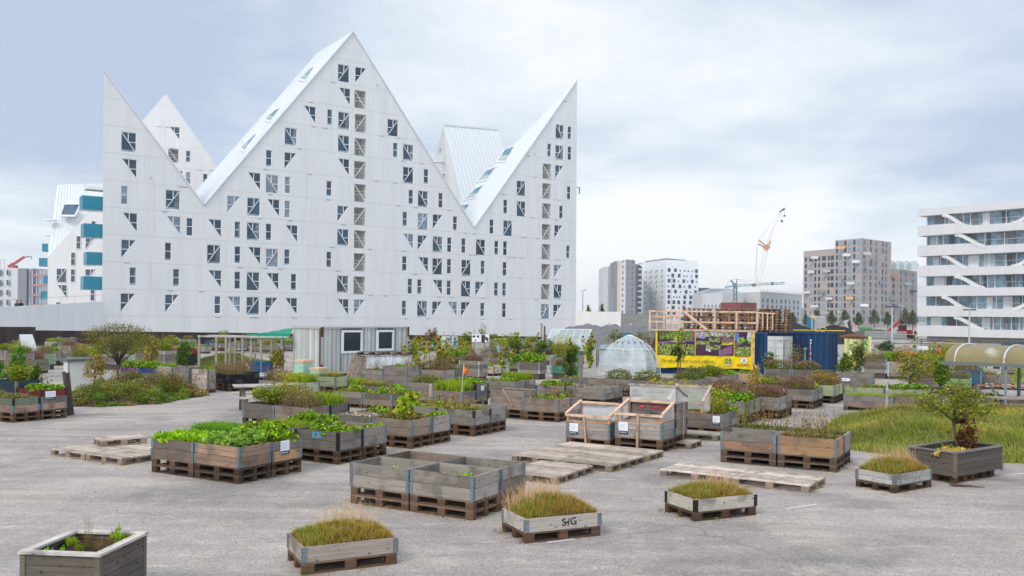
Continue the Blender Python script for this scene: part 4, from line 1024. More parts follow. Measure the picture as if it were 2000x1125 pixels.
# ------------------------------------------------------------------ ground and hills
def ground():
    mb = MB(); S = 1900; xs = [-S, -300, -60, -20, 20, 60, 300, S]; ys = [-60, 0, 20, 60, 140, 400, 1500, 2400]
    mb.add([(x, y, 0) for x in xs for y in ys], [(i*8+j, (i+1)*8+j, (i+1)*8+j+1, i*8+j+1) for i in range(7) for j in range(7)])
    m = bpy.data.materials.new('asphalt_gravel'); m.use_nodes = True; nt = m.node_tree; N = nt.nodes.new; L = nt.links.new; p = nt.nodes['Principled BSDF']
    tc = N('ShaderNodeTexCoord')
    def nz(scale, det=4, rough=.6, loc=(0, 0, 0), sc3=(1, 1, 1)):
        mp = N('ShaderNodeMapping'); L(tc.outputs['Object'], mp.inputs[0]); mp.inputs['Location'].default_value = loc; mp.inputs['Scale'].default_value = sc3
        n = N('ShaderNodeTexNoise'); L(mp.outputs[0], n.inputs[0]); n.inputs['Scale'].default_value = scale; n.inputs['Detail'].default_value = det; n.inputs['Roughness'].default_value = rough; return n.outputs[0]
    def mr(x, a, b, c, d):
        r = N('ShaderNodeMapRange'); L(x, r.inputs[0]); [setattr(r.inputs[i+1], 'default_value', v) for i, v in enumerate((a, b, c, d))]; return r.outputs[0]
    def mix(f, a, b, mode='MIX'):
        x = N('ShaderNodeMixRGB'); x.blend_type = mode
        for i, v in enumerate((f, a, b)):
            if hasattr(v, 'links'): L(v, x.inputs[i])
            elif i == 0: x.inputs[0].default_value = v
            else: x.inputs[i].default_value = (*v, 1)
        return x.outputs[0]
    vo = N('ShaderNodeTexVoronoi'); L(tc.outputs['Object'], vo.inputs[0]); vo.inputs['Scale'].default_value = 62
    bw = N('ShaderNodeRGBToBW'); L(vo.outputs['Color'], bw.inputs[0])
    c = mix(mr(nz(.22, 6, .62), .38, .66, 0, 1), (.305, .264, .238), (.420, .368, .330))
    c = mix(mr(nz(.42, 7, .7, (9, 3, 0)), .50, .60, 0, .65), c, (.46, .40, .33))           # dusty sand drifts
    c = mix(mr(nz(1.3, 8, .75, (4, 8, 0), (1, 2.6, 1)), .565, .62, 0, .65), c, (.50, .46, .41))
    c = mix(mr(nz(.28, 5, .6, (31, 7, 0)), .55, .63, 0, .5), c, (.19, .175, .16))            # damp and dirty patches
    c = mix(1.0, c, mr(bw.outputs[0], .15, .85, .74, 1.26), 'MULTIPLY')                      # aggregate
    c = mix(1.0, c, mr(nz(190, 3, .7), .3, .7, .80, 1.20), 'MULTIPLY')
    c = mix(1.0, c, mr(nz(9, 6, .75), .3, .7, .88, 1.12), 'MULTIPLY')
    nd = N('ShaderNodeTexNoise'); L(tc.outputs['Object'], nd.inputs[0]); nd.inputs['Scale'].default_value = .9; nd.inputs['Detail'].default_value = 6
    av = N('ShaderNodeMixRGB'); av.blend_type = 'ADD'; av.inputs[0].default_value = 1.1; L(tc.outputs['Object'], av.inputs[1]); L(nd.outputs['Color'], av.inputs[2])
    ve = N('ShaderNodeTexVoronoi'); ve.feature = 'DISTANCE_TO_EDGE'; L(av.outputs[0], ve.inputs[0]); ve.inputs['Scale'].default_value = .26
    crack = N('ShaderNodeMath'); crack.operation = 'MULTIPLY'; L(mr(ve.outputs['Distance'], .002, .007, 1, 0), crack.inputs[0]); L(mr(nz(.18, 3, .5, (5, 5, 0)), .50, .58, 0, .28), crack.inputs[1])
    c = mix(crack.outputs[0], c, (.12, .105, .09))
    wv = N('ShaderNodeTexNoise'); wm = N('ShaderNodeMapping'); L(tc.outputs['Object'], wm.inputs[0]); wm.inputs['Rotation'].default_value = (0, 0, .5); wm.inputs['Scale'].default_value = (.22, 2.2, 1); L(wm.outputs[0], wv.inputs[0]); wv.inputs['Scale'].default_value = 1; wv.inputs['Detail'].default_value = 5
    c = mix(1.0, c, mr(wv.outputs[0], .35, .65, .90, 1.09), 'MULTIPLY')                       # faint wheel tracks
    L(c, p.inputs['Base Color']); p.inputs['Roughness'].default_value = .92; p.inputs['Specular IOR Level'].default_value = .15
    b = N('ShaderNodeBump'); b.inputs['Strength'].default_value = .55; b.inputs['Distance'].default_value = .008; L(mr(bw.outputs[0], 0, 1, 0, 1), b.inputs['Height']); L(b.outputs[0], p.inputs['Normal'])
    struct(build('ground', mb, m))
ground()
def flatpoly(name, pts, z, m, colr, kind='structure', label=None):
    mb = MB(); mb.add([(p.x, p.y, z) for p in pts], [tuple(range(len(pts)))]); o = build(name, mb, m, color=colr); o['kind'] = kind; return o
# white paint remnants on the asphalt
mb = MB()
for (a, b, w) in (((1068, 1060), (1123, 1053), .07), ((1535, 994), (1595, 985), .05), ((1976, 927), (2030, 922), .05), ((0, 907), (108, 896), .03)):
    p, q = G(*a), G(*b); d = (q-p).normalized(); n = Vector((-d.y, d.x, 0))*w/2; mb.add([p-n, q-n, q+n, p+n], [(0, 1, 2, 3)])
o = build('road_marking', mb, M['paint'], loc=(0, 0, .004), color=(.62, .62, .62)); struct(o)
# distant low hills with woods and town
def hills():
    mb = MB(); r = random.Random(4); n = 90; prev = None
    for k in range(n+1):
        x = -1500+k*33; h = 14+6*math.sin(k*.23)+r.uniform(0, 5); a = [(x, 1500, 0), (x, 1500+30, h*.75), (x, 1620, h), (x, 2200, 0)]
        if prev: mb.add(prev+a, [(0, 4, 5, 1), (1, 5, 6, 2), (2, 6, 7, 3)], jit((.10, .13, .12), r, .2))
        prev = a
    struct(build('hills', mb, M['matte']))
hills()

# ------------------------------------------------------------------ grass sheets
def poly_mound(name, label, cat, pix, hmax, edge, nb, bh, pal, soilc, seed, bias=(0, 0), kind='stuff', extra=None, bw=.006, taper=0):
    pts = [G(*p) for p in pix]; o = sum(pts, Vector())/len(pts); P = [(p.x-o.x, p.y-o.y) for p in pts]
    def dist(x, y):
        m = 1e9
        for i in range(len(P)):
            a = P[i]; b = P[(i+1) % len(P)]; vx, vy = b[0]-a[0], b[1]-a[1]; t = max(0, min(1, ((x-a[0])*vx+(y-a[1])*vy)/(vx*vx+vy*vy))); m = min(m, math.hypot(x-a[0]-vx*t, y-a[1]-vy*t))
        return m
    def H(x, y, d): t = min(1, d/edge); return hmax*t*t*(3-2*t)*(1+.12*math.sin(x*1.3+seed)+.10*math.sin(y*1.7))+.004
    x0, x1 = min(p[0] for p in P), max(p[0] for p in P); y0, y1 = min(p[1] for p in P), max(p[1] for p in P)
    st = max((x1-x0), (y1-y0))/60; nx = int((x1-x0)/st)+2; ny = int((y1-y0)/st)+2; ids = {}; mb = MB()
    V = []
    for i in range(nx):
        for j in range(ny):
            x, y = x0+i*st, y0+j*st
            if inside((x, y), P): ids[(i, j)] = len(V); V.append((x, y, H(x, y, dist(x, y))))
    n0 = len(V); Fs = []
    for (i, j), k in ids.items():
        if (i+1, j) in ids and (i+1, j+1) in ids and (i, j+1) in ids: Fs.append((k, ids[(i+1, j)], ids[(i+1, j+1)], ids[(i, j+1)]))
    mb.add(V, Fs, soilc)
    r = np.random.RandomState(seed); fb = FB(seed); pp = []
    while len(pp) < nb:
        x, y = r.uniform(x0, x1), r.uniform(y0, y1)
        if inside((x, y), P): d = dist(x, y); pp.append((x, y, H(x, y, d)-.01))
    pp = np.array(pp); tuft = .7+.5*np.sin(pp[:, 0]*2.1+3*np.sin(pp[:, 1]*1.3))*np.sin(pp[:, 1]*2.7)
    tp = 1 if not taper else np.clip(pp[:, 2]/hmax, .12, 1)
    fb.blades(pp, bh*tp*np.clip(tuft+.2, .5, 1.5), pal, lean=.45, w=bw, bias=bias)
    tone = .80+.34*np.sin(pp[:, 0]*.9+2*np.sin(pp[:, 1]*.7+seed))*np.sin(pp[:, 1]*1.6+pp[:, 0]*.5)+r.uniform(-.08, .08, len(pp))
    dry_ = np.clip(np.sin(pp[:, 0]*1.7+pp[:, 1]*.9+seed)*np.sin(pp[:, 1]*2.3)-.2, 0, 1)
    for q_ in (0, 1): fb.C[q_] = fb.C[q_]*tone[:, None]*(1+dry_[:, None]*np.array([.7, .25, .5]))
    if extra: extra(fb, pp, r)
    root = mb.mesh(name+'_soil', M['soil']); me = fb.mesh(name, lm())
    # one object: soil faces and blades together
    idx0 = [i for f in mb.f for i in f]
    nv = np.array([v.co[:] for v in me.vertices], dtype=np.float32) if False else np.concatenate(fb.V)
    allV = np.concatenate([np.array(mb.v, dtype=np.float32), nv]); N = np.concatenate([np.array([len(f) for f in mb.f]), np.concatenate(fb.N)])
    idx = np.concatenate([np.array(idx0), np.arange(len(nv))+len(mb.v)]); C = np.concatenate([np.array(mb.c, dtype=np.float32), np.concatenate(fb.C)]); MI = np.concatenate([np.full(len(mb.f), 3), np.concatenate(fb.M)])
    bpy.data.meshes.remove(root); bpy.data.meshes.remove(me)
    ob = link(name, mesh_np(name, allV, N, idx, C, lm()+[M['matte']], False, MI), None, (o.x, o.y, 0)); tag(ob, label, cat, kind=kind); return ob
LAWN = [(.17, .27, .04), (.24, .33, .07), (.34, .37, .13), (.12, .21, .03), (.40, .38, .18), (.20, .30, .05)]
def xtra(fb, pp, r):
    q = pp[r.randint(0, len(pp), 1800)]; fb.blades(q, .30, [(.50, .42, .24), (.42, .34, .18)], lean=.5, w=.004, mi=2)
poly_mound('meadow_grass', 'broad pale green meadow mound beside the curved shelter', 'grass', [(1640, 872), (1668, 880), (1760, 893), (1830, 899), (1960, 905), (2110, 908), (2180, 850), (2060, 818), (1960, 812), (1840, 808), (1760, 806), (1690, 808), (1640, 820), (1612, 838)], .42, 2.0, 70000, .155, LAWN, (.10, .11, .04), 3, bias=(-.15, 0), extra=xtra, bw=.008)
poly_mound('lawn_mound', 'small green grass mound seen through the timber pergola', 'grass', [(384, 722), (470, 727), (525, 722), (520, 708), (450, 702), (385, 704)], 1.0, 3.5, 9000, .20, [(.12, .19, .04), (.17, .25, .05), (.22, .27, .09)], (.08, .12, .03), 8, bw=.02)

# flower island
def isl(fb, pp, r):
    n = len(pp)
    for k in range(300):
        c = pp[r.randint(n)]; h = r.uniform(.2, .62)*(.25+.75*min(1, max(0, c[2])/.34)); back = c[1] > 0
        pal = (OLIVE+GREEN+DRY) if r.rand() < .5 else (GREEN+[(.10, .20, .04)]) 
        if back and r.rand() < .5: pal = DRY+OLIVE+[(.30, .20, .14)]; h *= 1.35
        t_ = r.uniform(.7, 1.4); fb.leaves(fb.blob(150, (c[0], c[1], c[2]+h*.45), (.24, .22, h*.6), .2), .06, [tuple(np.array(q_)*t_) for q_ in pal], up=.5, w=.3)
    for pc in ([(.62, .10, .32)], [(.75, .55, .03)], [(.72, .70, .72)], [(.75, .35, .02)], [(.18, .25, .62)], [(.45, .2, .5)]):
        q = pp[r.randint(0, n, 44)].copy(); q[:, 2] += r.uniform(.30, .6, len(q))*np.clip(q[:, 2]/.3, .3, 1); umbel(fb, q, .036, pc, k=8)
ell = lambda cx, cy, a, b, n=22: [(cx+a*math.cos(2*math.pi*k/n), cy+b*math.sin(2*math.pi*k/n)) for k in range(n)]
isl_c = G(252, 778)
def unG(x, y):   # world ground point -> photograph pixel
    d = Vector((x/y, 1, -CH/y)); u = cr*d.x+sr*d.z; v = -sr*d.x+cr*d.z; return (1000+u*F, 618-v*F)
pix = [unG(isl_c.x+2.30*math.cos(t*2*math.pi/26)+.2*math.sin(t*1.7), isl_c.y+.4+3.6*math.sin(t*2*math.pi/26)) for t in range(26)]
poly_mound('flower_bed', 'round island of wild flowers and grasses growing round a small tree', 'flower bed', pix, .34, 1.3, 14000, .36, OLIVE+GREEN+DRY, (.05, .04, .03), 5, extra=isl, kind='stuff', bw=.006, taper=1)

# ------------------------------------------------------------------ trees
def tree(label, base, trunk_h, r0, crowns, nleaf, lsize, pal, seed, limbs=7, bark=(1, 1, 1), group=None, name='tree', cat='tree', lean=(0, 0), hollow=.35, clump=None):
    """crowns: list of (dx,dy,z,rx,ry,rz)"""
    r = random.Random(seed); root = empty(name, (base[0], base[1], base[2] if len(base) > 2 else 0)); tag(root, label, cat, group)
    tb = MB(); top = Vector((lean[0], lean[1], trunk_h))
    tb.tube([(0, 0, -.02), (lean[0]*.3+r.uniform(-.02, .02), lean[1]*.3, trunk_h*.4), tuple(top)], [r0*1.25, r0, r0*.8], 8)
    ends = []
    for k in range(limbs):
        c = crowns[k % len(crowns)]; e = Vector((c[0]+r.uniform(-.8, .8)*c[3], c[1]+r.uniform(-.8, .8)*c[4], c[2]+r.uniform(-.3, .75)*c[5]))
        s = top.lerp(Vector((lean[0]*.6, lean[1]*.6, trunk_h*.7)), r.random()*.5); m = s.lerp(e, .5)+Vector((r.uniform(-.1, .1), r.uniform(-.1, .1), r.uniform(-.02, .12)))*c[3]
        tb.tube([s, m, e], [r0*.55, r0*.32, r0*.12], 5)
        for q in range(3):
            s2 = m.lerp(e, r.random()); e2 = s2+Vector((r.uniform(-.5, .5)*c[3], r.uniform(-.5, .5)*c[4], r.uniform(-.1, .55)*c[5])); tb.tube([s2, s2.lerp(e2, .5)+Vector((0, 0, .03*c[3])), e2], [r0*.22, r0*.15, r0*.06], 4); ends.append(e2)
        ends.append(e)
    build('trunk', tb, M['bark'], root, color=bark, smooth=True)
    fb = FB(seed); tot = sum(c[3]*c[4]*c[5] for c in crowns)
    for c in crowns:
        n = max(20, int(nleaf*c[3]*c[4]*c[5]/tot)); ncl = clump or max(8, int(n/26)); k = max(4, n//ncl)
        cc = fb.blob(ncl, c[:3], c[3:6], hollow); tone = fb.r.uniform(.65, 1.3, (ncl, 1, 1))
        P = (np.repeat(cc, k, 0)+fb.r.normal(size=(ncl*k, 3))*np.array([c[3], c[4], c[5]])*.11); st = len(fb.C)
        fb.leaves(P, lsize, pal, up=.15, w=.36); fb.C[st] = (fb.C[st].reshape(ncl, k, 3)*tone).reshape(-1, 3)
    if ends: E = np.array([tuple(e) for e in ends]); fb.leaves(np.repeat(E, 10, 0)+fb.r.normal(size=(len(E)*10, 3))*lsize*1.5, lsize, pal)
    link('crown', fb.mesh('crown', lm()), root); return root
tb_ = G(230, 776)
tree('small umbrella-shaped tree growing out of the round flower island', (tb_.x, tb_.y, .2), 1.15, .045, [(0, 0, 2.1, 1.15, 1.1, .42), (-.35, .1, 1.75, .7, .8, .35), (.5, 0, 1.85, .8, .8, .35)], 5200, .055, OLIVE+[(.13, .17, .05), (.17, .14, .07)], 11, limbs=22, hollow=.55, clump=150)
# street trees far away
R9 = random.Random(9)
for i, (px, pt, w) in enumerate(((1548, 611, 16), (1574, 614, 13), (1597, 608, 15), (1624, 609, 17), (1650, 605, 20), (1677, 610, 17), (1708, 604, 21), (1734, 610, 18), (1769, 603, 25), (1783, 606, 18), (1149, 598, 9), (1176, 596, 10))):
    D = 300 if i < 10 else 210; b = xy(px, D); top = zt(px, pt, D); w_ = w*D/F*.62
    o = tree(['young street tree left of the blue site box', 'young street tree beside the yellow flag', 'young street tree behind the dark earth heaps', 'young street tree in front of the brown block, left end', 'young street tree with a full crown beside the broken frame', 'narrow young street tree left of the green tank', 'tall young street tree right of the green tank', 'young street tree left of the red excavator arm', 'broad young street tree right of the red excavator arm', 'dark young street tree touching the white office building', 'small tree top left of two behind the pale wall', 'small tree top right of two behind the pale wall'][i],
        b, top*.35, .12, [(0, 0, top*.48, w_*.85, w_*.8, top*.24), (w_*.1, 0, top*.66, w_*.6, w_*.6, top*.22), (-w_*.08, 0, top*.84, w_*.28, w_*.3, top*.18)], 1700, .30, [(.05, .09, .03), (.08, .13, .035), (.11, .15, .05), (.04, .075, .03)] if i < 10 else OLIVE, 20+i, limbs=7, group='young street trees in the background', hollow=.45, clump=110)

# ------------------------------------------------------------------ cabin made from a shipping container
def corrugated(mb, x0, x1, z0, z1, y=0, step=.28, dp=.05, col=(1, 1, 1)):
    x = x0; prev = None; k = 0
    while x < x1-.001:
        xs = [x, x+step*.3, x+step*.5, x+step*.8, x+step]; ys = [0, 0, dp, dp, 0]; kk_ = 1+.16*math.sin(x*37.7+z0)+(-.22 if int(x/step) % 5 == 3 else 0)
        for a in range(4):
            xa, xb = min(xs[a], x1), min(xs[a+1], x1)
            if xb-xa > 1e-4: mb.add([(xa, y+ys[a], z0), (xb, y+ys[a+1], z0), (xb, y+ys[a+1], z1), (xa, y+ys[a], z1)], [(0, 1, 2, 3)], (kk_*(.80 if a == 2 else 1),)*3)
        x += step
def container(label, P, ang, L, W, H, colr, m, windows=(), end_first=False, step=.28, name='shipping_container', rail=None, zb=.12, text=None):
    root = empty(name, (P[0], P[1], zb), ang); tag(root, label, 'container')
    rc = rail or colr
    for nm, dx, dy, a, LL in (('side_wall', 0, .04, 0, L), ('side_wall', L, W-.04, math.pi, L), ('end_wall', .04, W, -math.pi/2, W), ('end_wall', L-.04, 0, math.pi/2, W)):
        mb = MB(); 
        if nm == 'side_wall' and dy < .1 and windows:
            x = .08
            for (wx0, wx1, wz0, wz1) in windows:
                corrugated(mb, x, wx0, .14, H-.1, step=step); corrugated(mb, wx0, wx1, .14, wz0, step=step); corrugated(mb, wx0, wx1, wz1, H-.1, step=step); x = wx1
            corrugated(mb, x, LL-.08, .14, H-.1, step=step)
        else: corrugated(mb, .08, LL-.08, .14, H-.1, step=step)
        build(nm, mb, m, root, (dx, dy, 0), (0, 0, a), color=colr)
    mb = MB(); 
    for x in (0, L-.14):
        for y in (0, W-.14): mb.box(x, x+.14, y, y+.14, 0, H)
    for z in (0, H-.11):
        mb.box(.14, L-.14, .01, .10, z, z+.13 if z == 0 else H-.005); mb.box(.14, L-.14, W-.10, W-.01, z, z+.13 if z == 0 else H-.005); mb.box(.01, .10, .14, W-.14, z, z+.13 if z == 0 else H-.005); mb.box(L-.10, L-.01, .14, W-.14, z, z+.13 if z == 0 else H-.005)
    build('corner_frame', mb, m, root, color=rc)
    mb = MB(); mb.box(.02, L-.02, .02, W-.02, H-.03, H-.012, (.8, .8, .8)); build('roof', mb, m, root, color=colr)
    mb = MB(); mb.box(.1, L-.1, .1, W-.1, .02, .1, (.4, .4, .4)); build('floor', mb, m, root, color=(.2, .15, .12))
    for (wx0, wx1, wz0, wz1) in windows:
        w = MB(); t = .09
        w.box(wx0-.02, wx1+.02, -.03, .06, wz1-t, wz1+.02); w.box(wx0-.02, wx1+.02, -.03, .06, wz0-.02, wz0+t); w.box(wx0-.02, wx0+t, -.03, .06, wz0+t, wz1-t); w.box(wx1-t, wx1+.02, -.03, .06, wz0+t, wz1-t)
        o = build('window', w, M['frame'], root); g = MB(); g.box(wx0+t, wx1-t, .03, .05, wz0+t, wz1-t); build('pane', g, M['glass'], o, color=(.8, .8, .7))
    return root
c0 = G(626, 736.5); a_ = rad(48); HL = 5.9
k_ = zt(626, 638, c0.y)
wz0, wz1 = zt(664, 691, c0.y)-.12, zt(664, 646.5, c0.y)-.12
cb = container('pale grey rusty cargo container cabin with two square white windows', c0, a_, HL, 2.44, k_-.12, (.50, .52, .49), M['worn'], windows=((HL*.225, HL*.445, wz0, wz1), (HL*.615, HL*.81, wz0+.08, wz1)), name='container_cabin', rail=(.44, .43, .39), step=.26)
mb = MB(); mb.box(-.012, .0, -.0, .12, .05, k_-.2); mb.box(-.005, .16, -.012, 0, 1.9, k_-.14); mb.box(-.005, .14, -.012, 0, .1, .5); mb.box(HL-.14, HL, -.012, 0, 1.85, k_-.14); build('rust_strip', mb, M['worn'], cb, color=(.10, .045, .025))
mb = MB()
for k in range(18): mb.box(HL*.225+k*.072, HL*.225+k*.072+.04, -.012, 0, wz1+.03, wz1+.14)
for k in range(16): mb.box(HL*.615+k*.072, HL*.615+k*.072+.04, -.012, 0, wz1+.03, wz1+.14)
build('rust_strip', mb, M['worn'], cb, color=(.12, .06, .04))

# yellow banner, timber frame, pallet stacks and blue containers
DB = 50.0
bA = xy(1281, DB+.6); bB = xy(1472, DB-.4); bang = math.atan2(bB.y-bA.y, bB.x-bA.x); BL = (bB-bA).length
def bz(py, px=1380): return zt(px, py, DB)
root = empty('banner', bA, bang); tag(root, 'large yellow banner with three vegetable garden photographs hung on the container', 'banner')
mb = MB(); n = 60; top = bz(645); bot = bz(719.5)
def rip(x, z): return .03*math.sin(x*5+z*3)+.02*math.sin(x*13-z*7)
rows = 14
V = [(BL*i/n, rip(BL*i/n, z)*(1 if z < bz(694) else .3), z) for i in range(n+1) for z in [bot+(top-bot)*j/rows+(-.025*math.sin(i*.35) if j == 0 else 0) for j in range(rows+1)]]
mb.add(V, [(i*(rows+1)+j, (i+1)*(rows+1)+j, (i+1)*(rows+1)+j+1, i*(rows+1)+j+1) for i in range(n) for j in range(rows)])
ban = build('cloth', mb, M['cloth'], root, color=(.78, .56, .015), smooth=True)
def photo(x0, x1, kind):
    z0, z1 = bz(694.5), bz(648); mb = MB(); y = -.035; mb.box(x0, x1, y, y+.01, z0, z1, (.055, .03, .05)); o = build('printed_photo', mb, M['cloth'], root)
    f = FB(kind+60); r = random.Random(kind+3)
    def q(poly, c, dy=.003): m2.add([(x0+(x1-x0)*a, y-dy, z0+(z1-z0)*b) for a, b in poly], [tuple(range(len(poly)))], c)
    m2 = MB()
    if kind == 1:
        q([(.28, .0), (.95, .0), (.98, .4), (.62, .22), (.02, .45), (0, .0)], (.13, .06, .09)); q([(.0, .45), (.62, .2), (.62, .0), (.0, .02)], (.17, .08, .12)); q([(.62, .0), (.66, .0), (.66, .26), (.61, .24)], (.18, .16, .30), .004)
        q([(.66, .02), (.96, .12), (.96, .44), (.66, .24)], (.22, .10, .19), .004); q([(.27, .22), (.40, .15), (.40, .34), (.28, .40)], (.55, .50, .68), .005)
        q([(.5, .8), (.68, .78), (.68, .95), (.48, .95)], (.22, .12, .14)); q([(.68, .6), (1, .5), (1, .7), (.72, .86)], (.20, .11, .12)); q([(.0, .75), (.2, .7), (.35, .82), (.3, .95), (0, .95)], (.28, .2, .36)); q([(.1, .42), (.3, .56), (.55, .52), (.7, .4), (.95, .45), (.62, .3)], (.07, .04, .05), .0035)
    elif kind == 0: q([(0, .48), (1, .60), (1, .66), (0, .55)], (.20, .12, .20)); q([(.9, .7), (1, .7), (1, 1), (.88, 1)], (.2, .1, .12))
    else: q([(0, .65), (.25, .6), (.28, .95), (0, 1)], (.12, .16, .45)); q([(.75, .7), (1, .6), (1, 1), (.8, 1)], (.5, .5, .65)); q([(0, .4), (.5, .5), (.4, .6), (0, .6)], (.16, .1, .14))
    if m2.v: build('printed_shapes', m2, M['cloth'], o)
    def spots(n, a0, a1, b0, b1, pal, s, rnd=.9):
        P = np.stack([f.r.uniform(x0+(x1-x0)*a0, x0+(x1-x0)*a1, n), np.full(n, y-.008)-f.r.uniform(0, .002, n), f.r.uniform(z0+(z1-z0)*b0, z0+(z1-z0)*b1, n)], 1)
        t = f.r.uniform(0, 2*np.pi, n); d = np.stack([np.cos(t), np.zeros(n), np.sin(t)], 1); b = np.stack([-np.sin(t), np.zeros(n), np.cos(t)], 1); S = (s*f.r.uniform(.5, 1.4, n))[:, None]
        q_ = np.stack([P-d*S, P-b*S*.5, P+d*S, P+b*S*.5], 1); lo = np.array([x0+.01, -9, z0+.01]); hi = np.array([x1-.01, 9, z1-.01]); f.polys(np.clip(q_, lo, hi), f.cols(n, pal, .3), 0)
    LG = [(.22, .32, .06), (.13, .21, .04), (.42, .46, .22), (.36, .36, .05), (.08, .14, .03), (.05, .06, .03)]
    if kind == 0: spots(520, 0, 1, .02, .46, LG, .065); spots(260, .05, .9, .68, 1, LG[:2]+[(.13, .22, .05), (.06, .09, .03)], .075); spots(20, .38, .68, .5, .9, [(.45, .52, .05)], .09)
    elif kind == 1: spots(110, .0, .35, .48, .60, LG[:5], .05); spots(80, .35, .66, .58, .74, LG[:5], .05); spots(140, .28, .66, .26, .45, LG[:3]+LG[4:5], .045); spots(150, 0, 1, .82, 1, [(.3, .38, .16), (.45, .4, .5)], .07); spots(40, .68, .98, .46, .56, [(.6, .55, .05)], .05)
    else: spots(300, .0, 1, .02, .40, LG, .055); spots(40, .2, 1, .55, .78, [(.16, .38, .04), (.24, .48, .06)], .07)
    if f.V: link('printed_leaves', f.mesh('printed_leaves', [M['cloth']]), o)
photo(.10, BL*.405, 0); photo(BL*.415, BL*.80, 1); photo(BL*.81, BL-.14, 2)
lettering('Grobund for sund vækst', .29, root, (BL*.33, -.07, bz(706)), (math.pi/2, 0, 0), M['paint'], (.10, .14, .02))
mb = MB(); x = BL*.745; mb.box(x-.15, x+.17, -.09, -.07, bz(710.5), bz(699.5), (.10, .20, .05)); mb.box(x-.12, x+.15, -.088, -.068, bz(712.5), bz(710.7), (.75, .75, .7)); e = build('emblem', mb, M['paint'], root)
lettering('G', .30, e, (x, -.10, bz(705)), (math.pi/2, 0, 0), M['paint'], (.75, .70, .15))
mb = MB(); x = BL*.905; zc = bz(703.5); mb.prism([(x+.17*math.cos(t*math.pi/9), zc+.17*math.sin(t*math.pi/9)) for t in range(18)], -.085, -.07, (.7, .72, .7)); mb.prism([(x-.12, zc-.08), (x+.03, zc-.15), (x+.05, zc-.06)], -.09, -.086, (.1, .4, .12))
for k in range(3): mb.box(x-.05+k*.05, x-.02+k*.05, -.092, -.086, zc-.04, zc+.10, (.35, .06, .05))
build('emblem', mb, M['paint'], root)
lettering('REALDANIA', .135, root, (x-.03, -.08, bz(712)), (math.pi/2, 0, 0), M['paint'], (.50, .02, .01), True)
# timber frame standing above the banner
tf = empty('timber_scaffold', bA, bang); tag(tf, 'open frame of pale new timber posts standing above the yellow banner', 'timber frame')
TC = (.72, .52, .38); X = lambda px: (px-1281)/(1472-1281)*BL
def tbar(nm, a, b, w=.10, t=.05, y=0.0, c=TC):
    mb = MB(); mb.bar((X(a[0]), y, bz(a[1])), (X(b[0]), y, bz(b[1])), t, w, up=(0, 0, 1) if abs(a[0]-b[0]) > abs(a[1]-b[1]) else (1, 0, 0)); build(nm, mb, M['deck'], tf, color=jit(c, RB, .1))
for px in (1269, 1297.5, 1327.5, 1397, 1439, 1478): tbar('post', (px, 644), (px, 608.5), .10, .10, -.05)
for px in (1282, 1309, 1321, 1343, 1358): tbar('post', (px, 644), (px, 609), .07, .06, .95)
for px in (1490, 1499, 1509): tbar('post', (px, 643), (px, 611), .06, .05, .2)
for y_, yy in ((608, -.05), (629, -.05), (645, -.05), (608, .9), (619, .9)): tbar('rail', (1266, y_), (1478 if yy < 0 else 1478, y_+1), .09, .05, yy+.02)
tbar('rail', (1478, 610), (1514, 611), .06, .05, .22); tbar('brace', (1337, 609), (1382, 644), .14, .05, -.13); tbar('post', (1472.5, 645), (1472.5, 712), .10, .14, -.02)
tbar('rail', (1472, 708), (1480, 717), .08, .05, -.06)
# container carrying them
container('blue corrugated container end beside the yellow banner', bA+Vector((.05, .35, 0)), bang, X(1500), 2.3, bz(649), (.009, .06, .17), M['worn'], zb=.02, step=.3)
mb = MB()
o = None
# pallet stacks
def stack(desc, cx, y, n, z0, la=1.2, lb=.8):
    for k in range(n):
        q = Vector((X(cx), y, 0)); c, s = math.cos(bang), math.sin(bang); w = (bA.x+q.x*c-q.y*s, bA.y+q.x*s+q.y*c)
        pallet(f'{ORD[k]} pallet from the bottom of {desc}', (w[0]+RB.uniform(-.03, .03), w[1]), bang+RB.uniform(-.03, .03), la, lb, z0+k*.146, tint=RB.choice([(.34, .25, .18), (.24, .185, .14), (.42, .31, .22)]), fine=False, group='stacked pallets round the yellow banner')
zt0 = bz(649)+.03
for i, (px, n) in enumerate(((1336, 9), (1380, 9), (1424, 9), (1468, 9), (1498, 9))):
    stack(f'the {ORD[i]} front pallet stack above the banner', px, .75+(.3 if i == 4 else 0), n, zt0, 1.2, .8); stack(f'the {ORD[i]} rear pallet stack above the banner', px+9, 1.72, n, zt0, 1.2, .8)
stack('the ground-level pallet stack left of the banner', 1262, .6, 14, 0, 1.0, .8)
# open grey container doors and dark blue container
dA = xy(1500, 49.3); dr = empty('container_door', dA, rad(-4)); tag(dr, 'pair of open grey container doors between the two blue containers', 'container door')
for k, (x0, x1, y, c) in enumerate(((0, .82, 0, (.50, .51, .49)), (.86, 1.38, .25, (.36, .37, .35)))):
    mb = MB(); z1 = bz(655); mb.box(x0, x1, y, y+.05, .1, z1)
    for q in range(5): z = .3+q*(z1-.5)/4; mb.box(x0+.05, x1-.05, y-.03, y, z, z+.06)
    mb.box(x0+.35, x0+.40, y-.06, y-.03, .1, z1); mb.box(x1-.05, x1, y-.05, y, .1, z1); build('door_leaf', mb, M['worn'], dr, color=c)
eA = xy(1617, 50.2); 
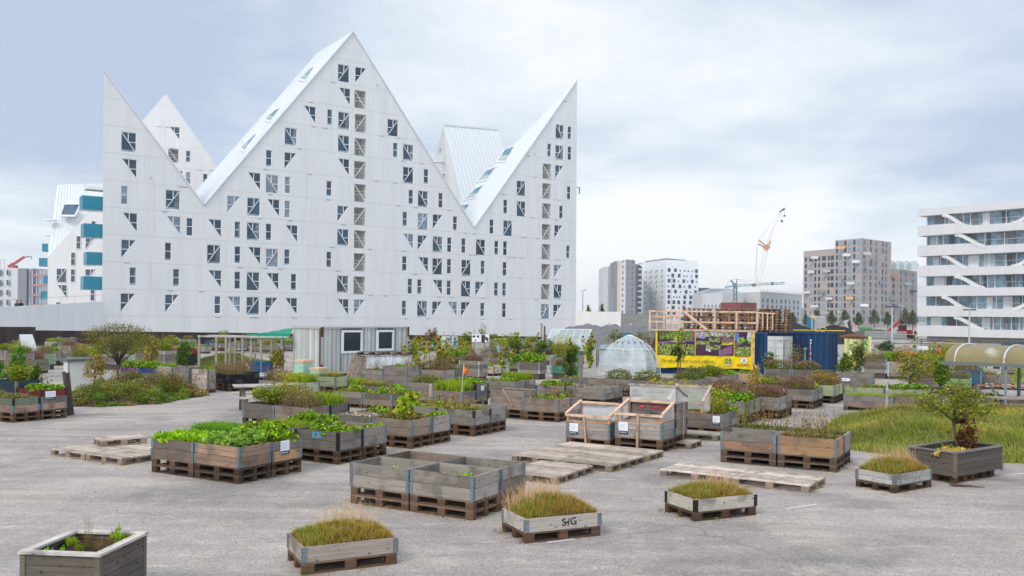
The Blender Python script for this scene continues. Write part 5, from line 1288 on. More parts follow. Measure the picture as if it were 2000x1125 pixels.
# long blue container: its long side faces the camera, its end is seen to the right
a2 = rad(-33); e2 = Vector((math.cos(a2), math.sin(a2), 0)); st = xy(1617, 52)-e2*6.0
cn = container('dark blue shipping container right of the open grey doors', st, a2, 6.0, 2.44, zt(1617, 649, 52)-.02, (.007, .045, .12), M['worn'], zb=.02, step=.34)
mb = MB(); Z1 = zt(1617, 649, 52)
r = random.Random(2)
for k in range(11): z = Z1-.45-k*.155; mb.box(5.0, 5.07+r.uniform(-.02, .02), -.012, -.004, z-.11, z, (.55, .6, .66) if k not in (4, 6) else (.5, .12, .1))
build('stencilled_number', mb, M['paint'], cn)
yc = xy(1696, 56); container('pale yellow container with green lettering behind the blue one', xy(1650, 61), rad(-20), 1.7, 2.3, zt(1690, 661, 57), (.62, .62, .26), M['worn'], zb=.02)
for t_, px, py, s_ in (('S', 1664, 683, .5), ('k', 1694, 672, .7), ('a ls', 1688, 686, .5)):
    q = AT(px, py, 55.9); o = bpy.data.objects['shipping_container.002'] if 'shipping_container.002' in bpy.data.objects else None
    w = o.matrix_world if o else Matrix()
    lettering(t_, s_, o, tuple(Matrix.Translation(o.location).inverted() @ q) if False else ((q.x-o.location.x)*math.cos(o.rotation_euler.z)+(q.y-o.location.y)*math.sin(o.rotation_euler.z), -.05, q.z), (math.pi/2, 0, 0), M['paint'], (.05, .22, .06), True)
def simple(name, label, cat, mb, m, loc=(0, 0, 0), rot=0, color=None, group=None, part=None):
    o = build(name, mb, m, None, loc, rot, color=color); tag(o, label, cat, group); return o
mb = MB(); rr = random.Random(8); pts = [(0, 0, .08), (.7, .1, .13), (1.3, .2, .11), (1.75, .1, .06)]; mb.tube(pts, [.08, .15, .14, .07], 8)
q = AT(1640, 652, 56); simple('rolled_mat', 'brown bark roll lying on the pale yellow container', 'roll', mb, M['bark'], (q.x, q.y, zt(1690, 661, 57)+.02), -.1, (1.6, 1.1, .8))
mb = MB(); 
for k in range(2): mb.tube([(.4+.35*k+.17*math.cos(t*.5), 0, .1+.13*math.sin(t*.5)) for t in range(13)], .022, 5)
mb.tube([(-1.0, 0, .03), (-.4, .1, .03), (.4, 0, .03), (2.0, .05, .03)], .03, 5); q = AT(1590, 648, 53.2)
simple('yellow_hose', 'yellow hose looped on top of the dark blue container', 'hose', mb, M['paint'], (q.x, q.y+.7, zt(1617, 649, 52)+.05), a2, (.70, .50, .05))

# ------------------------------------------------------------------ tarpaulin mound, greenhouse, dome
def tarp():
    L = 34.0; o = xy(1045, 92); e = xy(1275, 88); ang = math.atan2(e.y-o.y, e.x-o.x); Lm = (e-o).length; root = empty('covered_heap', o, ang); tag(root, 'long heap covered with grey tarpaulin held by wooden battens', 'covered heap')
    mb = MB(); n = 60; mrow = 12; r = np.random.RandomState(2); V = []
    for i in range(n+1):
        t = i/n; pk = min(1, t/.28)**.8*min(1, (1-t)/.05+.6); hh = 2.35*pk
        for j in range(mrow+1):
            u = j/mrow; z = hh*math.sin(math.pi*min(1, u*1.0))**.8*(1+.05*math.sin(i*.5+j*.3)+.03*math.sin(i*1.3-j*.8)+.008*r.randn()); V.append((Lm*t, -1.0+7*u, max(0, z)-.02))
    mb.add(V, [(i*(mrow+1)+j, (i+1)*(mrow+1)+j, (i+1)*(mrow+1)+j+1, i*(mrow+1)+j+1) for i in range(n) for j in range(mrow)])
    build('tarpaulin', mb, M['tarp'], root, smooth=True)
    for t in (.27, .42, .60, .78):
        mb = MB(); mb.bar((Lm*t, 2.3, 2.55), (Lm*(t+.07), -.9, .3), .12, .06, (.5, .36, .26)); build('batten', mb, M['deck'], root)
tarp()
def greenhouse():
    D = 72; o = xy(1070, D); ang = rad(-4); root = empty('greenhouse', o, ang); tag(root, 'small glass greenhouse with a pale ridged roof in front of the grey heap', 'greenhouse')
    s = D/F; X = lambda px: (px-1070)*s; Z = lambda py: zt(1110, py, D); H = Z(665); R = Z(643.5); L = X(1147); W = 2.1
    f = MB(); 
    for x in np.linspace(0, L, 6): f.bar((x, 0, 0), (x, 0, H), .035); f.bar((x, W, 0), (x, W, H), .035); f.bar((x, 0, H), (x+.35, W/2, R), .04); f.bar((x+.35, W/2, R), (x, W, H), .04)
    for z in (0.02, H): f.bar((0, 0, z), (L, 0, z), .05); f.bar((0, W, z), (L, W, z), .05); f.bar((0, 0, z), (0, W, z), .05); f.bar((L, 0, z), (L, W, z), .05)
    f.bar((.35, W/2, R), (L+.35, W/2, R), .06); f.bar((0, 0, H), (.9, 0, 0), .03); f.bar((1.8, 0, H), (1.1, 0, 0), .03); f.bar((L, 0, H), (L+.35, W/2, R), .05); f.bar((.35, W/2, R), (1.1, 0, H), .03); f.bar((L+.35, W/2, R), (L-.6, 0, H), .03)
    build('frame', f, M['frame'], root)
    g = MB(); g.add([(0, -.05, H), (L, -.05, H), (L+.35, W/2, R+.03), (.35, W/2, R+.03)], [(0, 1, 2, 3)]); g.add([(0, W, H), (L, W, H), (L+.35, W/2, R+.03), (.35, W/2, R+.03)], [(0, 1, 2, 3)]); build('roof_glass', g, M['film'], root, color=(.75, .84, .84))
    g = MB(); g.box(0, L, -.01, 0, .05, H); g.box(0, L, W, W+.01, .05, H); g.add([(L+.01, 0, .05), (L+.01, W, .05), (L+.01, W, H), (L+.3, W/2, R), (L+.01, 0, H)], [(0, 1, 2, 3, 4)]); build('wall_glass', g, M['clear'], root)
greenhouse()
def dome():
    D = 51.0; c = xy(1230.5, D); R = 60*D/F; Z = lambda py: zt(1230, py, D); Ht = Z(655.5); root = empty('dome_greenhouse', c); tag(root, 'translucent dome greenhouse with ribbed plastic panels', 'greenhouse')
    prof = [(R*1.02, 0), (R, .45), (R*.90, .95), (R*.74, 1.42), (R*.52, 1.80), (R*.30, 2.0), (R*.08, 2.2)]; k = Ht/2.2; prof = [(a, b*k) for a, b in prof]; n = 16
    g = MB(); g.lathe(prof, n); build('film_panel', g, M['film'], root, smooth=False, color=(.85, .9, .9))
    f = MB()
    for i in range(n):
        t = 2*math.pi*i/n; f.tube([((a+.01)*math.cos(t), (a+.01)*math.sin(t), b) for a, b in prof], .018, 4, (.55, .6, .62))
    for a, b in (prof[3], prof[6], prof[0]): f.tube([((a+.01)*math.cos(2*math.pi*i/24), (a+.01)*math.sin(2*math.pi*i/24), b) for i in range(25)], .02, 4, (.75, .8, .8))
    f.lathe([(.12*k, Ht), (R*.09, Ht-.04), (R*.09, Ht+.03), (0.01, Ht+.05)], 12, (.8, .82, .82)); build('rib', f, M['paint'], root)
    h = MB()
    for i in range(n):
        t = 2*math.pi*(i+.5)/n; a, b = prof[4]; x, y = a*math.cos(t), a*math.sin(t); h.box(x-.03, x+.03, y-.03, y+.03, b-.04, b+.06)
    build('clip', h, M['paint'], root, color=(.08, .09, .1))
dome()
o_ = G(1215, 716); o_.z = .3; tag(link('climbing_plant', get_plant('tallbush', 0), None, tuple(o_), .3, scale=(1.1, 1, .9)), 'green tomato plants growing inside the translucent dome', 'plants')
# ------------------------------------------------------------------ foreground single planters with grass mounds
BR = (.36, .21, .13); BR2 = (.45, .30, .18); RUST = (.055, .035, .03); STEEL = (.42, .50, .52); WHITEW = (.52, .50, .48); BLUEW = (.36, .39, .41)
def grass_mound(L, W, seed, h, bald=.2, wisps=((0, 0, 0),), n=9000):
    fb = FB(seed); r = fb.r; x = r.uniform(-L/2, L/2, n); y = r.uniform(-W/2, W/2, n)
    def H(x, y): return h*np.clip((1-(2*x/L)**2), 0, 1)**.7*np.clip((1-(2*y/W)**2), 0, 1)**.55*(1+.12*np.sin(x*7+seed)+.10*np.sin(x*17+y*13+seed*2)+.07*np.sin(y*23-x*9))
    P = np.stack([x, y, H(x, y)-.01], 1); P = P[np.sin(x*21+seed)*np.sin(y*27+x*5)+r.uniform(-1.1, .9, n) < .55]; n = len(P); fb.blades(P, .072*(1+.45*np.sin(P[:, 0]*19+seed*3)*np.sin(P[:, 1]*25)), [(.30, .22, .05), (.36, .26, .07), (.22, .19, .035), (.42, .30, .12), (.14, .16, .025), (.38, .27, .10)], lean=.9, w=.0032); q0 = r.randint(0, n, 700); fb.blades(P[q0], .13, [(.58, .46, .22), (.50, .40, .18)], lean=.8, w=.002, mi=2)
    k = n//5; q = r.randint(0, n, k); sel = P[q]; sel = sel[(sel[:, 0]+r.uniform(-.3, .3, len(sel))) < -L*.15]; fb.blades(sel, .10, [(.10, .24, .02), (.16, .32, .03)], lean=.6, w=.004)
    for (cx, cy, s) in wisps:
        m = int(190*s); c = np.stack([r.normal(cx, .2, m), r.normal(cy, .1, m), np.zeros(m)], 1); c[:, 0] = np.clip(c[:, 0], -L/2, L/2); c[:, 1] = np.clip(c[:, 1], -W/2, W/2); c[:, 2] = H(c[:, 0], c[:, 1]); fb.blades(c, .30, [(.62, .42, .26), (.54, .37, .22), (.70, .52, .34)], lean=.6, w=.0022, mi=2, bias=(.05, .25))
    nx, ny = 14, 10; X, Y = np.meshgrid(np.linspace(-L/2, L/2, nx), np.linspace(-W/2, W/2, ny), indexing='ij'); Z = H(X, Y)-.012
    g = np.stack([X, Y, Z], 2); Q = np.stack([g[:-1, :-1], g[1:, :-1], g[1:, 1:], g[:-1, 1:]], 2).reshape(-1, 4, 3); fb.polys(Q, np.tile([[.13, .12, .05]], (len(Q), 1)), 2)
    return fb.mesh('grass_mound', lm())
def single(short, near, right, la, lb, h, seed, glabel, tint, wisps, **kw):
    P = G(*near); Q = G(*right); ang = math.atan2(Q.y-P.y, Q.x-P.x)
    o = planter(short, (P.x, P.y), ang, la, lb, tiers=1, npal=1, tints=[tint], fill=.9, group='low grass-topped planters in the foreground', **kw)
    c, s = math.cos(ang), math.sin(ang); x, y = la/2, lb/2
    g = link('grass_mound', grass_mound(la-.06, lb-.06, seed, h, wisps=wisps), None, (P.x+x*c-y*s, P.y+x*s+y*c, .144+.175), ang); tag(g, glabel, 'grass'); g['kind'] = 'stuff' if False else ''
    del g['kind']; return o, ang
gp, ga = single('low grey planter with the widest golden grass mound, nearest the bottom edge', (591, 1124), (787, 1100), 1.2, .8, .12, 1, 'golden green grass mound in the nearest low planter', (.40, .37, .34), ((.3, .25, .8), (0, .3, .6)))
gp, ga = single('low pale planter with a stencilled black mark below tall straw grass', (1026, 1062), (1175, 1046), 1.2, .8, .19, 2, 'tall straw-coloured grass mound above the stencilled black mark', (.47, .46, .44), ((-.35, .25, 1.6), (.1, .3, 1.0), (-.1, 0, .5)))
lettering('S', .15, gp, (.60, -.009, .10), (math.pi/2, -.15, 0), M['paint'], (.03, .03, .03), True); lettering('/G', .15, gp, (.73, -.009, .10), (math.pi/2, -.1, 0), M['paint'], (.03, .03, .03), True)
lettering('-', .18, gp, (.64, -.009, .115), (math.pi/2, 0, 0), M['paint'], (.03, .03, .03), True)
gp, ga = single('low white-washed planter with rusty dark corner brackets', (1357, 1019), (1476, 1006), 1.2, .8, .11, 3, 'even green grass mound between rusty corner brackets', (.50, .49, .46), ((.35, .25, .9),), brk=RUST)
gp, ga = single('low bluish planter of split boards in front of the dark tree planter', (1747, 964), (1820, 951), 1.2, .8, .19, 4, 'brownish pointed grass mound in the bluish low planter', (.44, .46, .46), ((-.1, .1, .8), (.45, .0, 1.2)), split=2)

# ---- dark stained plank planters
def plank_planter(short, label, P, ang, la, lb, h, z0, boards=4, rim=.10, col=(.17, .158, .135), rimc=(.66, .64, .62)):
    root = empty('plank_planter', (P.x, P.y, z0), ang); tag(root, label, 'planter box'); t = .035; r = random.Random(4)
    for nm, x0, x1, y0, y1 in (('side_board', 0, la, 0, t), ('side_board', 0, la, lb-t, lb), ('side_board', 0, t, t, lb-t), ('side_board', la-t, la, t, lb-t)):
        mb = MB(); hh = h/boards
        for k in range(boards): mb.box(x0, x1, y0, y1, k*hh+.003, (k+1)*hh-.003, jit((1, 1, 1), r, .1)); mb.box(x0+.006 if x1-x0 > y1-y0 else x0+.006, x1-.006, y0+.006, y1-.006, (k+1)*hh-.004, (k+1)*hh+.004, (.4, .4, .4)) if k < boards-1 else None
        build(nm, mb, M['wood'], root, color=col)
    w = .045
    for x in (0, la):
        for y in (0, lb): mb = MB(); mb.box(x-.012 if x == 0 else x-w, x+w if x == 0 else x+.012, y-.012 if y == 0 else y-w, y+w if y == 0 else y+.012, -.02, h-.002); build('corner_post', mb, M['wood'], root, color=(.20, .185, .15))
    mb = MB(); mb.box(-.03, la+.03, -.03, rim-.03, h, h+.028); mb.box(-.03, la+.03, lb-rim+.03, lb+.03, h, h+.028); mb.box(-.03, rim-.03, rim-.03, lb-rim+.03, h+.001, h+.027); mb.box(la-rim+.03, la+.03, rim-.03, lb-rim+.03, h+.001, h+.027); build('rim', mb, M['wood'], root, color=rimc)
    s = MB(); n = 10; rr = random.Random(7); s.add([(t+(la-2*t)*i/n, t+(lb-2*t)*j/n, h-.065+rr.uniform(-.02, .02)) for i in range(n+1) for j in range(n+1)], [(i*(n+1)+j, (i+1)*(n+1)+j, (i+1)*(n+1)+j+1, i*(n+1)+j+1) for i in range(n) for j in range(n)]); build('soil', s, M['soil'], root)
    return root
# near left
zT = .62
P = G(193.5, 1086, zT); Qr = G(284, 1043, zT); Ql = G(39, 1081.5, zT)
angp = math.atan2(Qr.y-P.y, Qr.x-P.x); lap = (Qr-P).xy.length; lbp = (Ql-P).xy.length
angl = math.atan2(P.y-Ql.y, P.x-Ql.x)
def skew_planter():
    """small near planter: sides follow the photographed corners"""
    root = plank_planter('x', 'dark stained plank planter with bare soil and seedlings in the bottom left corner', Vector((P.x, P.y, 0)), angp, lap, lbp, .47, .145)
    return root
pl = skew_planter()
pallet('pallet under the dark plank planter in the bottom left corner', (P.x+.1*math.cos(angp)-.1*math.sin(angp), P.y+.1*math.sin(angp)+.1*math.cos(angp)), angp, .8, .8, 0)
c = Vector((P.x, P.y, 0))+Vector((math.cos(angp)*lap/2-math.sin(angp)*lbp/2, math.sin(angp)*lap/2+math.cos(angp)*lbp/2, .53))
def sprig(label, off, kind, s, name='seedling', cat='seedling', v=0):
    o = link(name, get_plant(kind, v), None, (c.x+off[0], c.y+off[1], c.z), RB.uniform(0, 6), scale=s); tag(o, label, cat); return o
sprig('thin tuft of grassy seedlings at the left end of the dark planter', (-.25, .18, 0), 'grassy', (.16, .14, .28), 'grass_tuft', 'grass')
sprig('small bright seedlings by the left front of the dark planter', (-.26, -.24), 'sprouts', (.45, .3, 1), 'seedlings', 'seedlings')
sprig('upright green weed in the middle of the dark planter', (-.01, -.15), 'bush', (.10, .12, .24), 'weed', 'weed')
sprig('tall dry brown stalk rising from the dark planter', (.0, .05), 'weeds', (.10, .1, .75), 'dry_stalk', 'dry plants')
sprig('withered brown tuft at the right of the dark planter', (.2, .0), 'dry', (.2, .25, .28), 'withered_tuft', 'dry plants')
sprig('low green leaves by the right rim of the dark planter', (.26, .22), 'low', (.28, .3, 1.2), 'seedlings', 'seedlings', 1)
# right tree planter
zT = .60; P = G(1866.7, 886, zT); Qr = G(1958, 872, zT); Ql = G(1781, 873, zT); angp = math.atan2(Qr.y-P.y, Qr.x-P.x); la_ = (Qr-P).xy.length; lb_ = (Ql-P).xy.length
plank_planter('x', 'long dark plank planter holding a small crooked tree at the right', Vector((P.x, P.y, 0)), angp, la_, lb_, .45, .15, col=(.135, .125, .115), rimc=(.26, .245, .23))
cA, sA = math.cos(angp), math.sin(angp)
def off(u, v, z=0): return Vector((P.x+u*cA-v*sA, P.y+u*sA+v*cA, z))
for k, u in enumerate((.12, .85)): q = off(u, .08); pallet(['left', 'right'][k]+' pallet under the long dark tree planter', (q.x, q.y), angp, .7 if False else .8, .8, 0)
mb = MB(); mb.box(0, .75, 0, .12, 0, .02); q = off(-.25, -.05, .02); o = build('loose_board', mb, M['deck'], None, (q.x, q.y, .03), (0, .08, angp-.75), color=(.12, .10, .08)); tag(o, 'loose tilted board sticking out below the dark tree planter', 'board')
q = off(.95, .45, .55); tree('small crooked apple tree with sparse olive leaves in the dark planter', (q.x, q.y, .52), .62, .035, [(-.5, 0, .98, .38, .4, .22), (.38, .05, .92, .42, .4, .24), (0, .1, 1.18, .32, .35, .18), (-.1, -.1, .86, .6, .4, .18)], 820, .062, [(.15, .21, .03), (.21, .25, .05), (.10, .15, .025), (.28, .26, .07)], 31, limbs=12, lean=(-.12, 0), hollow=.5, clump=110)
q = off(1.05, .35, .50); tree('dark red leafy shrub beside the crooked apple tree', (q.x, q.y, .5), .1, .012, [(0, 0, .24, .26, .2, .22), (-.02, .05, .5, .22, .18, .22)], 700, .06, [(.13, .035, .03), (.19, .06, .04), (.08, .03, .025), (.14, .12, .04)], 33, limbs=8, name='red_shrub', cat='shrub')
q = off(.5, .38, .53); fb = FB(5); fb.leaves(fb.blob(700, (0, 0, .01), (.62, .25, .05), .05), .07, [(.62, .48, .12), (.55, .46, .2), (.42, .40, .08), (.62, .52, .3)], w=.45); fb.leaves(fb.blob(60, (0, .1, .08), (.5, .15, .08)), .06, GREEN)
o = link('fallen_leaves', fb.mesh('fallen_leaves', lm()), None, tuple(q), angp); tag(o, 'yellow leaf mulch covering the soil of the dark tree planter', 'leaf mulch', kind='stuff')

# ------------------------------------------------------------------ loose pallets on the ground
def deck_row(desc, near, cells, z=0, tint=(.36, .33, .30), la=.8, lb=1.2, ang=ANG, group='empty pallets lying on the asphalt'):
    P = G(*near); A = Vector((math.cos(ang), math.sin(ang), 0)); B = Vector((-A.y, A.x, 0))
    for (i, j), nm in cells.items(): q = P+A*i*(la+.01)+B*j*(lb+.02); pallet(f'{nm} {desc}', (q.x, q.y), ang+RB.uniform(-.01, .01), la, lb, z, tint=jit(tint, RB, .12), group=group)
deck_row('pallet lying flat left of the lettuce block', (238, 909), {(0, 0): 'front right', (0, 1): 'front left', (1, 0): 'rear right', (1, 1): 'rear left'}, tint=(.40, .37, .34))
q = G(197, 873, .144); pallet('small whitish pallet lying on top of the flat pallets', (q.x, q.y), rad(38), 1.0, .7, .146, tint=(.46, .43, .41))
deck_row('pallet lying flat in the middle pallet field', (1194, 923), {(0, 0): 'front right', (0, 1): 'front left', (1, 0): 'brown-stained rear right', (1, 1): 'brown-stained rear left'}, tint=(.36, .33, .30), ang=rad(57))
deck_row('pale pallet in front of the cold frames', (1268, 901), {(0, 0): 'right-hand', (0, 1): 'left-hand'}, tint=(.38, .355, .33), ang=rad(57))
deck_row('flat pallet behind the tall film-topped crate', (1350, 878), {(0, 0): 'small'}, tint=(.36, .34, .31))
deck_row('pallet with grass stalks beside the empty four-box block', (1087.6, 947), {(0, 0): 'weathered right-hand', (0, 1): 'weathered left-hand', (1, 0): 'weathered rear'}, tint=(.33, .30, .28))
deck_row('of the two wide pallets near the orange boxes', (1580, 964), {(0, 0): 'right half', (0, 1): 'left half'}, tint=(.44, .41, .39), la=1.15, lb=1.45, ang=rad(56))
deck_row('grey pallet on the ground before the dill planter', (1401, 862), {(0, 0): 'single', (0, 1): 'single left'}, tint=(.32, .31, .29))

# ------------------------------------------------------------------ planter blocks
near_kw = dict(fine=2)
cluster('the lettuce block', (467, 946), {
    (0, 0): dict(tiers=2, split=1, tints=[(.30, .20, .14), (.34, .24, .17)], plant=['palegreen'], fill=.86, short='reddish plank box in front of the lettuce block', split_=0) if False else dict(tiers=2, split=2, tints=[(.27, .20, .155), (.36, .26, .19)], plant='palegreen', fill=.86),
    (0, 1): dict(tiers=2, tints=[(.26, .21, .18), (.22, .195, .18)], plant='lettuce', fill=.93, pz=.85),
    (1, 0): dict(tiers=2, tints=[(.44, .29, .17), (.24, .20, .175)], plant='leafy', fill=.9, notice=('A', .20, .12, .24, .27)),
    (1, 1): dict(tiers=2, plant='carrot', fill=.98, pz=.95)}, brk=(.36, .46, .47))
cluster('the block lettered in pale blue', (660, 908), {
    (0, 0): dict(tiers=2, tints=[(.22, .205, .195), (.21, .195, .185)], plant='leafy', fill=.84, pz=.45, text=('B', 'KBI', .62, .29, .19, (.06, .35, .55)), brk=RUST),
    (0, 1): dict(tiers=2, plant='grassy', fill=.8, pz=.6), (1, 0): dict(tiers=2, plant='low', fill=.75), (1, 1): dict(tiers=2, plant='leafy', fill=.92, pz=.7)}, tints=[(.28, .265, .25), (.29, .27, .25)])
cluster('the empty four-box block', (924, 1017), {
    (0, 0): dict(tiers=2, tints=[(.44, .42, .395), (.37, .345, .325)], plant='sprouts', fill=.62), (0, 1): dict(tiers=2, tints=[(.42, .405, .385), (.34, .325, .31)], plant='sprouts', fill=.5),
    (1, 0): dict(tiers=2, tints=[(.20, .17, .145), (.35, .34, .32)], fill=.5), (1, 1): dict(tiers=2, fill=.55)}, bt=(.21, .16, .125), brk=STEEL)
cluster('the orange-tinted block', (1634, 923), {
    (0, 0): dict(tiers=2, tints=[(.50, .33, .20), (.49, .31, .20)], plant='weeds', fill=.85), (0, 1): dict(tiers=2, tints=[(.42, .28, .19), (.29, .27, .26)], fill=.75),
    (1, 0): dict(tiers=2, tints=[(.34, .32, .30)], plant='weeds', fill=.85), (1, 1): dict(tiers=2, plant='weeds', fill=.85, pz=1.2)}, brk=STEEL, bt=(.15, .12, .10))
# cold frames
def cold_frame(label, P, ang, la, lb, z, hb, hf, c=(.74, .55, .40), props=(.5,)):
    root = empty('cold_frame', (P.x, P.y, z), ang); tag(root, label, 'cold frame', 'timber cold frames standing on planter boxes')
    # front edge at local x=0 (facing the camera left side), higher at x=la
    t = .045; mb = MB(); z0, z1 = hf, hb
    mb.bar((0, -.02, z0), (0, lb+.02, z0), t, .06); mb.bar((la, -.02, z1), (la, lb+.02, z1), t, .06); mb.bar((-.02, 0, z0+.035), (la+.02, 0, z1+.035), .07, t); mb.bar((-.02, lb, z0+.035), (la+.02, lb, z1+.035), .07, t); build('lid_frame', mb, M['deck'], root, color=c)
    for x, h in ((.03, hf), (la-.03, hb)):
        for y in (.03, lb-.03): m2 = MB(); m2.box(x-.022, x+.022, y-.022, y+.022, 0, h-.03); build('post', m2, M['deck'], root, color=jit((.55, .34, .20), RB))
    m2 = MB(); m2.box(0, .03, .05, lb-.05, 0, .04); m2.box(.05, la-.05, 0, .03, 0, .04); build('sill_rail', m2, M['deck'], root, color=(.50, .30, .18))
    g = MB(); g.add([(.02, .0, .03), (la-.02, .0, .03), (la-.02, .0, hb), (.02, .0, hf)], [(0, 1, 2, 3)]); g.add([(.02, lb, .03), (la-.02, lb, .03), (la-.02, lb, hb), (.02, lb, hf)], [(0, 1, 2, 3)]); None if 'right-hand' in label else g.add([(la, .02, .03), (la, lb-.02, .03), (la, lb-.02, hb), (la, .02, hb)], [(0, 1, 2, 3)]); build('film', g, M['film'], root, color=(.95, .98, 1))
    return root
A57 = rad(59)
for nm, near, tx, sl in (('left-hand cold-frame crate', (1191, 872), None, 'left-hand timber cold frame with an open sloping lid'), ('right-hand cold-frame crate', (1293, 884), None, 'right-hand timber cold frame in front of the red lettering')):
    cluster(nm, near, {(0, 0): dict(tiers=2, npal=1 if 'left' in nm else 2, tints=[(.33, .325, .32), (.37, .36, .35)], fill=.8, split=2, notice=('B', .10, .08, .24, .28))}, ang=A57, brk=(.40, .50, .52))
    P = G(*near); z = .144*(1 if 'left' in nm else 2)+.39; cold_frame(sl, P, A57, .8, 1.2, z+.003, .42, .16)
    mb = MB(); mb.bar((-.06, .62 if 'left' in nm else .6, .02), (-.03, .70 if 'left' in nm else .6, z+.16), .05, .03, up=(1, 0, 0)); o = build('prop_stick', mb, M['deck'], None, (P.x, P.y, 0), A57, color=(.52, .36, .25)); tag(o, 'thin wooden stick leaning on the '+nm, 'stick', 'sticks leaning on the cold frames')
P3 = G(1293, 884)+Vector((math.cos(A57), math.sin(A57), 0))*.86
r3 = planter('tall grey crate with red lettering behind the cold frames', (P3.x, P3.y), A57, .8, 1.2, tiers=4, npal=2, tints=[(.28, .25, .225), (.25, .225, .205), (.30, .27, .25), (.27, .245, .23)], brk=[(.38, .46, .48), (.05, .05, .05), (.38, .46, .48), (.12, .12, .12)], fill=.9)
lettering('SCAPA', .16, r3, (-.012, .44, .68), (math.pi/2, 0, -math.pi/2), M['paint'], (.42, .02, .025), True); mb = MB()
mb.prism([(.055*math.cos(t*.52), .055*math.sin(t*.52)) for t in range(12)], -.004, 0); mb.box(-.07, .035, -.006, -.0045, -.012, .012, (2.5, 6, 5)); build('lettering', mb, M['paint'], r3, (-.012, .84, .68), -math.pi/2, color=(.42, .02, .025)); lettering('DGS -', .10, r3, (-.012, .52, .50), (math.pi/2, 0, -math.pi/2), M['paint'], (.06, .05, .05), True)
zt3 = .288+.784
fr = empty('film_cover', (P3.x, P3.y, zt3), A57); tag(fr, 'milky plastic film cover on a grey wooden frame atop the tall crate', 'film cover')
mb = MB(); hh = .42
for y in (0, 1.2): mb.box(0, .05, y-.03 if y else 0, y if y else .03, 0, hh)
build('post', mb, M['deck'], fr, color=(.55, .54, .52)); mb = MB(); mb.bar((0, -.03, hh), (0, 1.23, hh), .06, .04); mb.bar((0, 0, hh), (.8, 0, .12), .06, .035); mb.bar((0, 1.2, hh), (.8, 1.2, .12), .06, .035); mb.bar((.8, 0, .12), (.8, 1.2, .12), .05, .03); build('lid_frame', mb, M['deck'], fr, color=(.42, .38, .35))
g = MB(); g.add([(0, .03, -.02), (0, 1.17, -.02), (0, 1.17, hh), (0, .03, hh)], [(0, 1, 2, 3)]); g.add([(0, 0, -.06), (.8, 0, -.06), (.8, 0, .12), (0, 0, hh)], [(0, 1, 2, 3)]); g.add([(0, 0, hh), (.8, 0, .12), (.8, 1.2, .12), (0, 1.2, hh)], [(0, 1, 2, 3)]); fm_ = build('film', g, M['film'], fr, color=(1.1, 1.1, 1.1))
mb = MB(); mb.bar((.42, -.05, -1.0), (.42, -.05, 0), .04, .02, up=(0, 1, 0)); o = build('prop_stick', mb, M['deck'], None, (P3.x, P3.y, zt3), A57, color=(.5, .38, .28)); tag(o, 'thin upright stick on the side of the tall film-topped crate', 'stick', 'sticks leaning on the cold frames')
mb = MB(); 
for k in range(2): mb.bar((0, 0, 0), (.55, 0, .55), .05) if False else None
q = P3+Vector((1.15, .9, 0)); cold_frame('half-hidden wooden lid frame behind the milky film cover', Vector((q.x-.3, q.y, 0)), A57, .6, .9, .75, .62, .25, c=(.5, .42, .36))

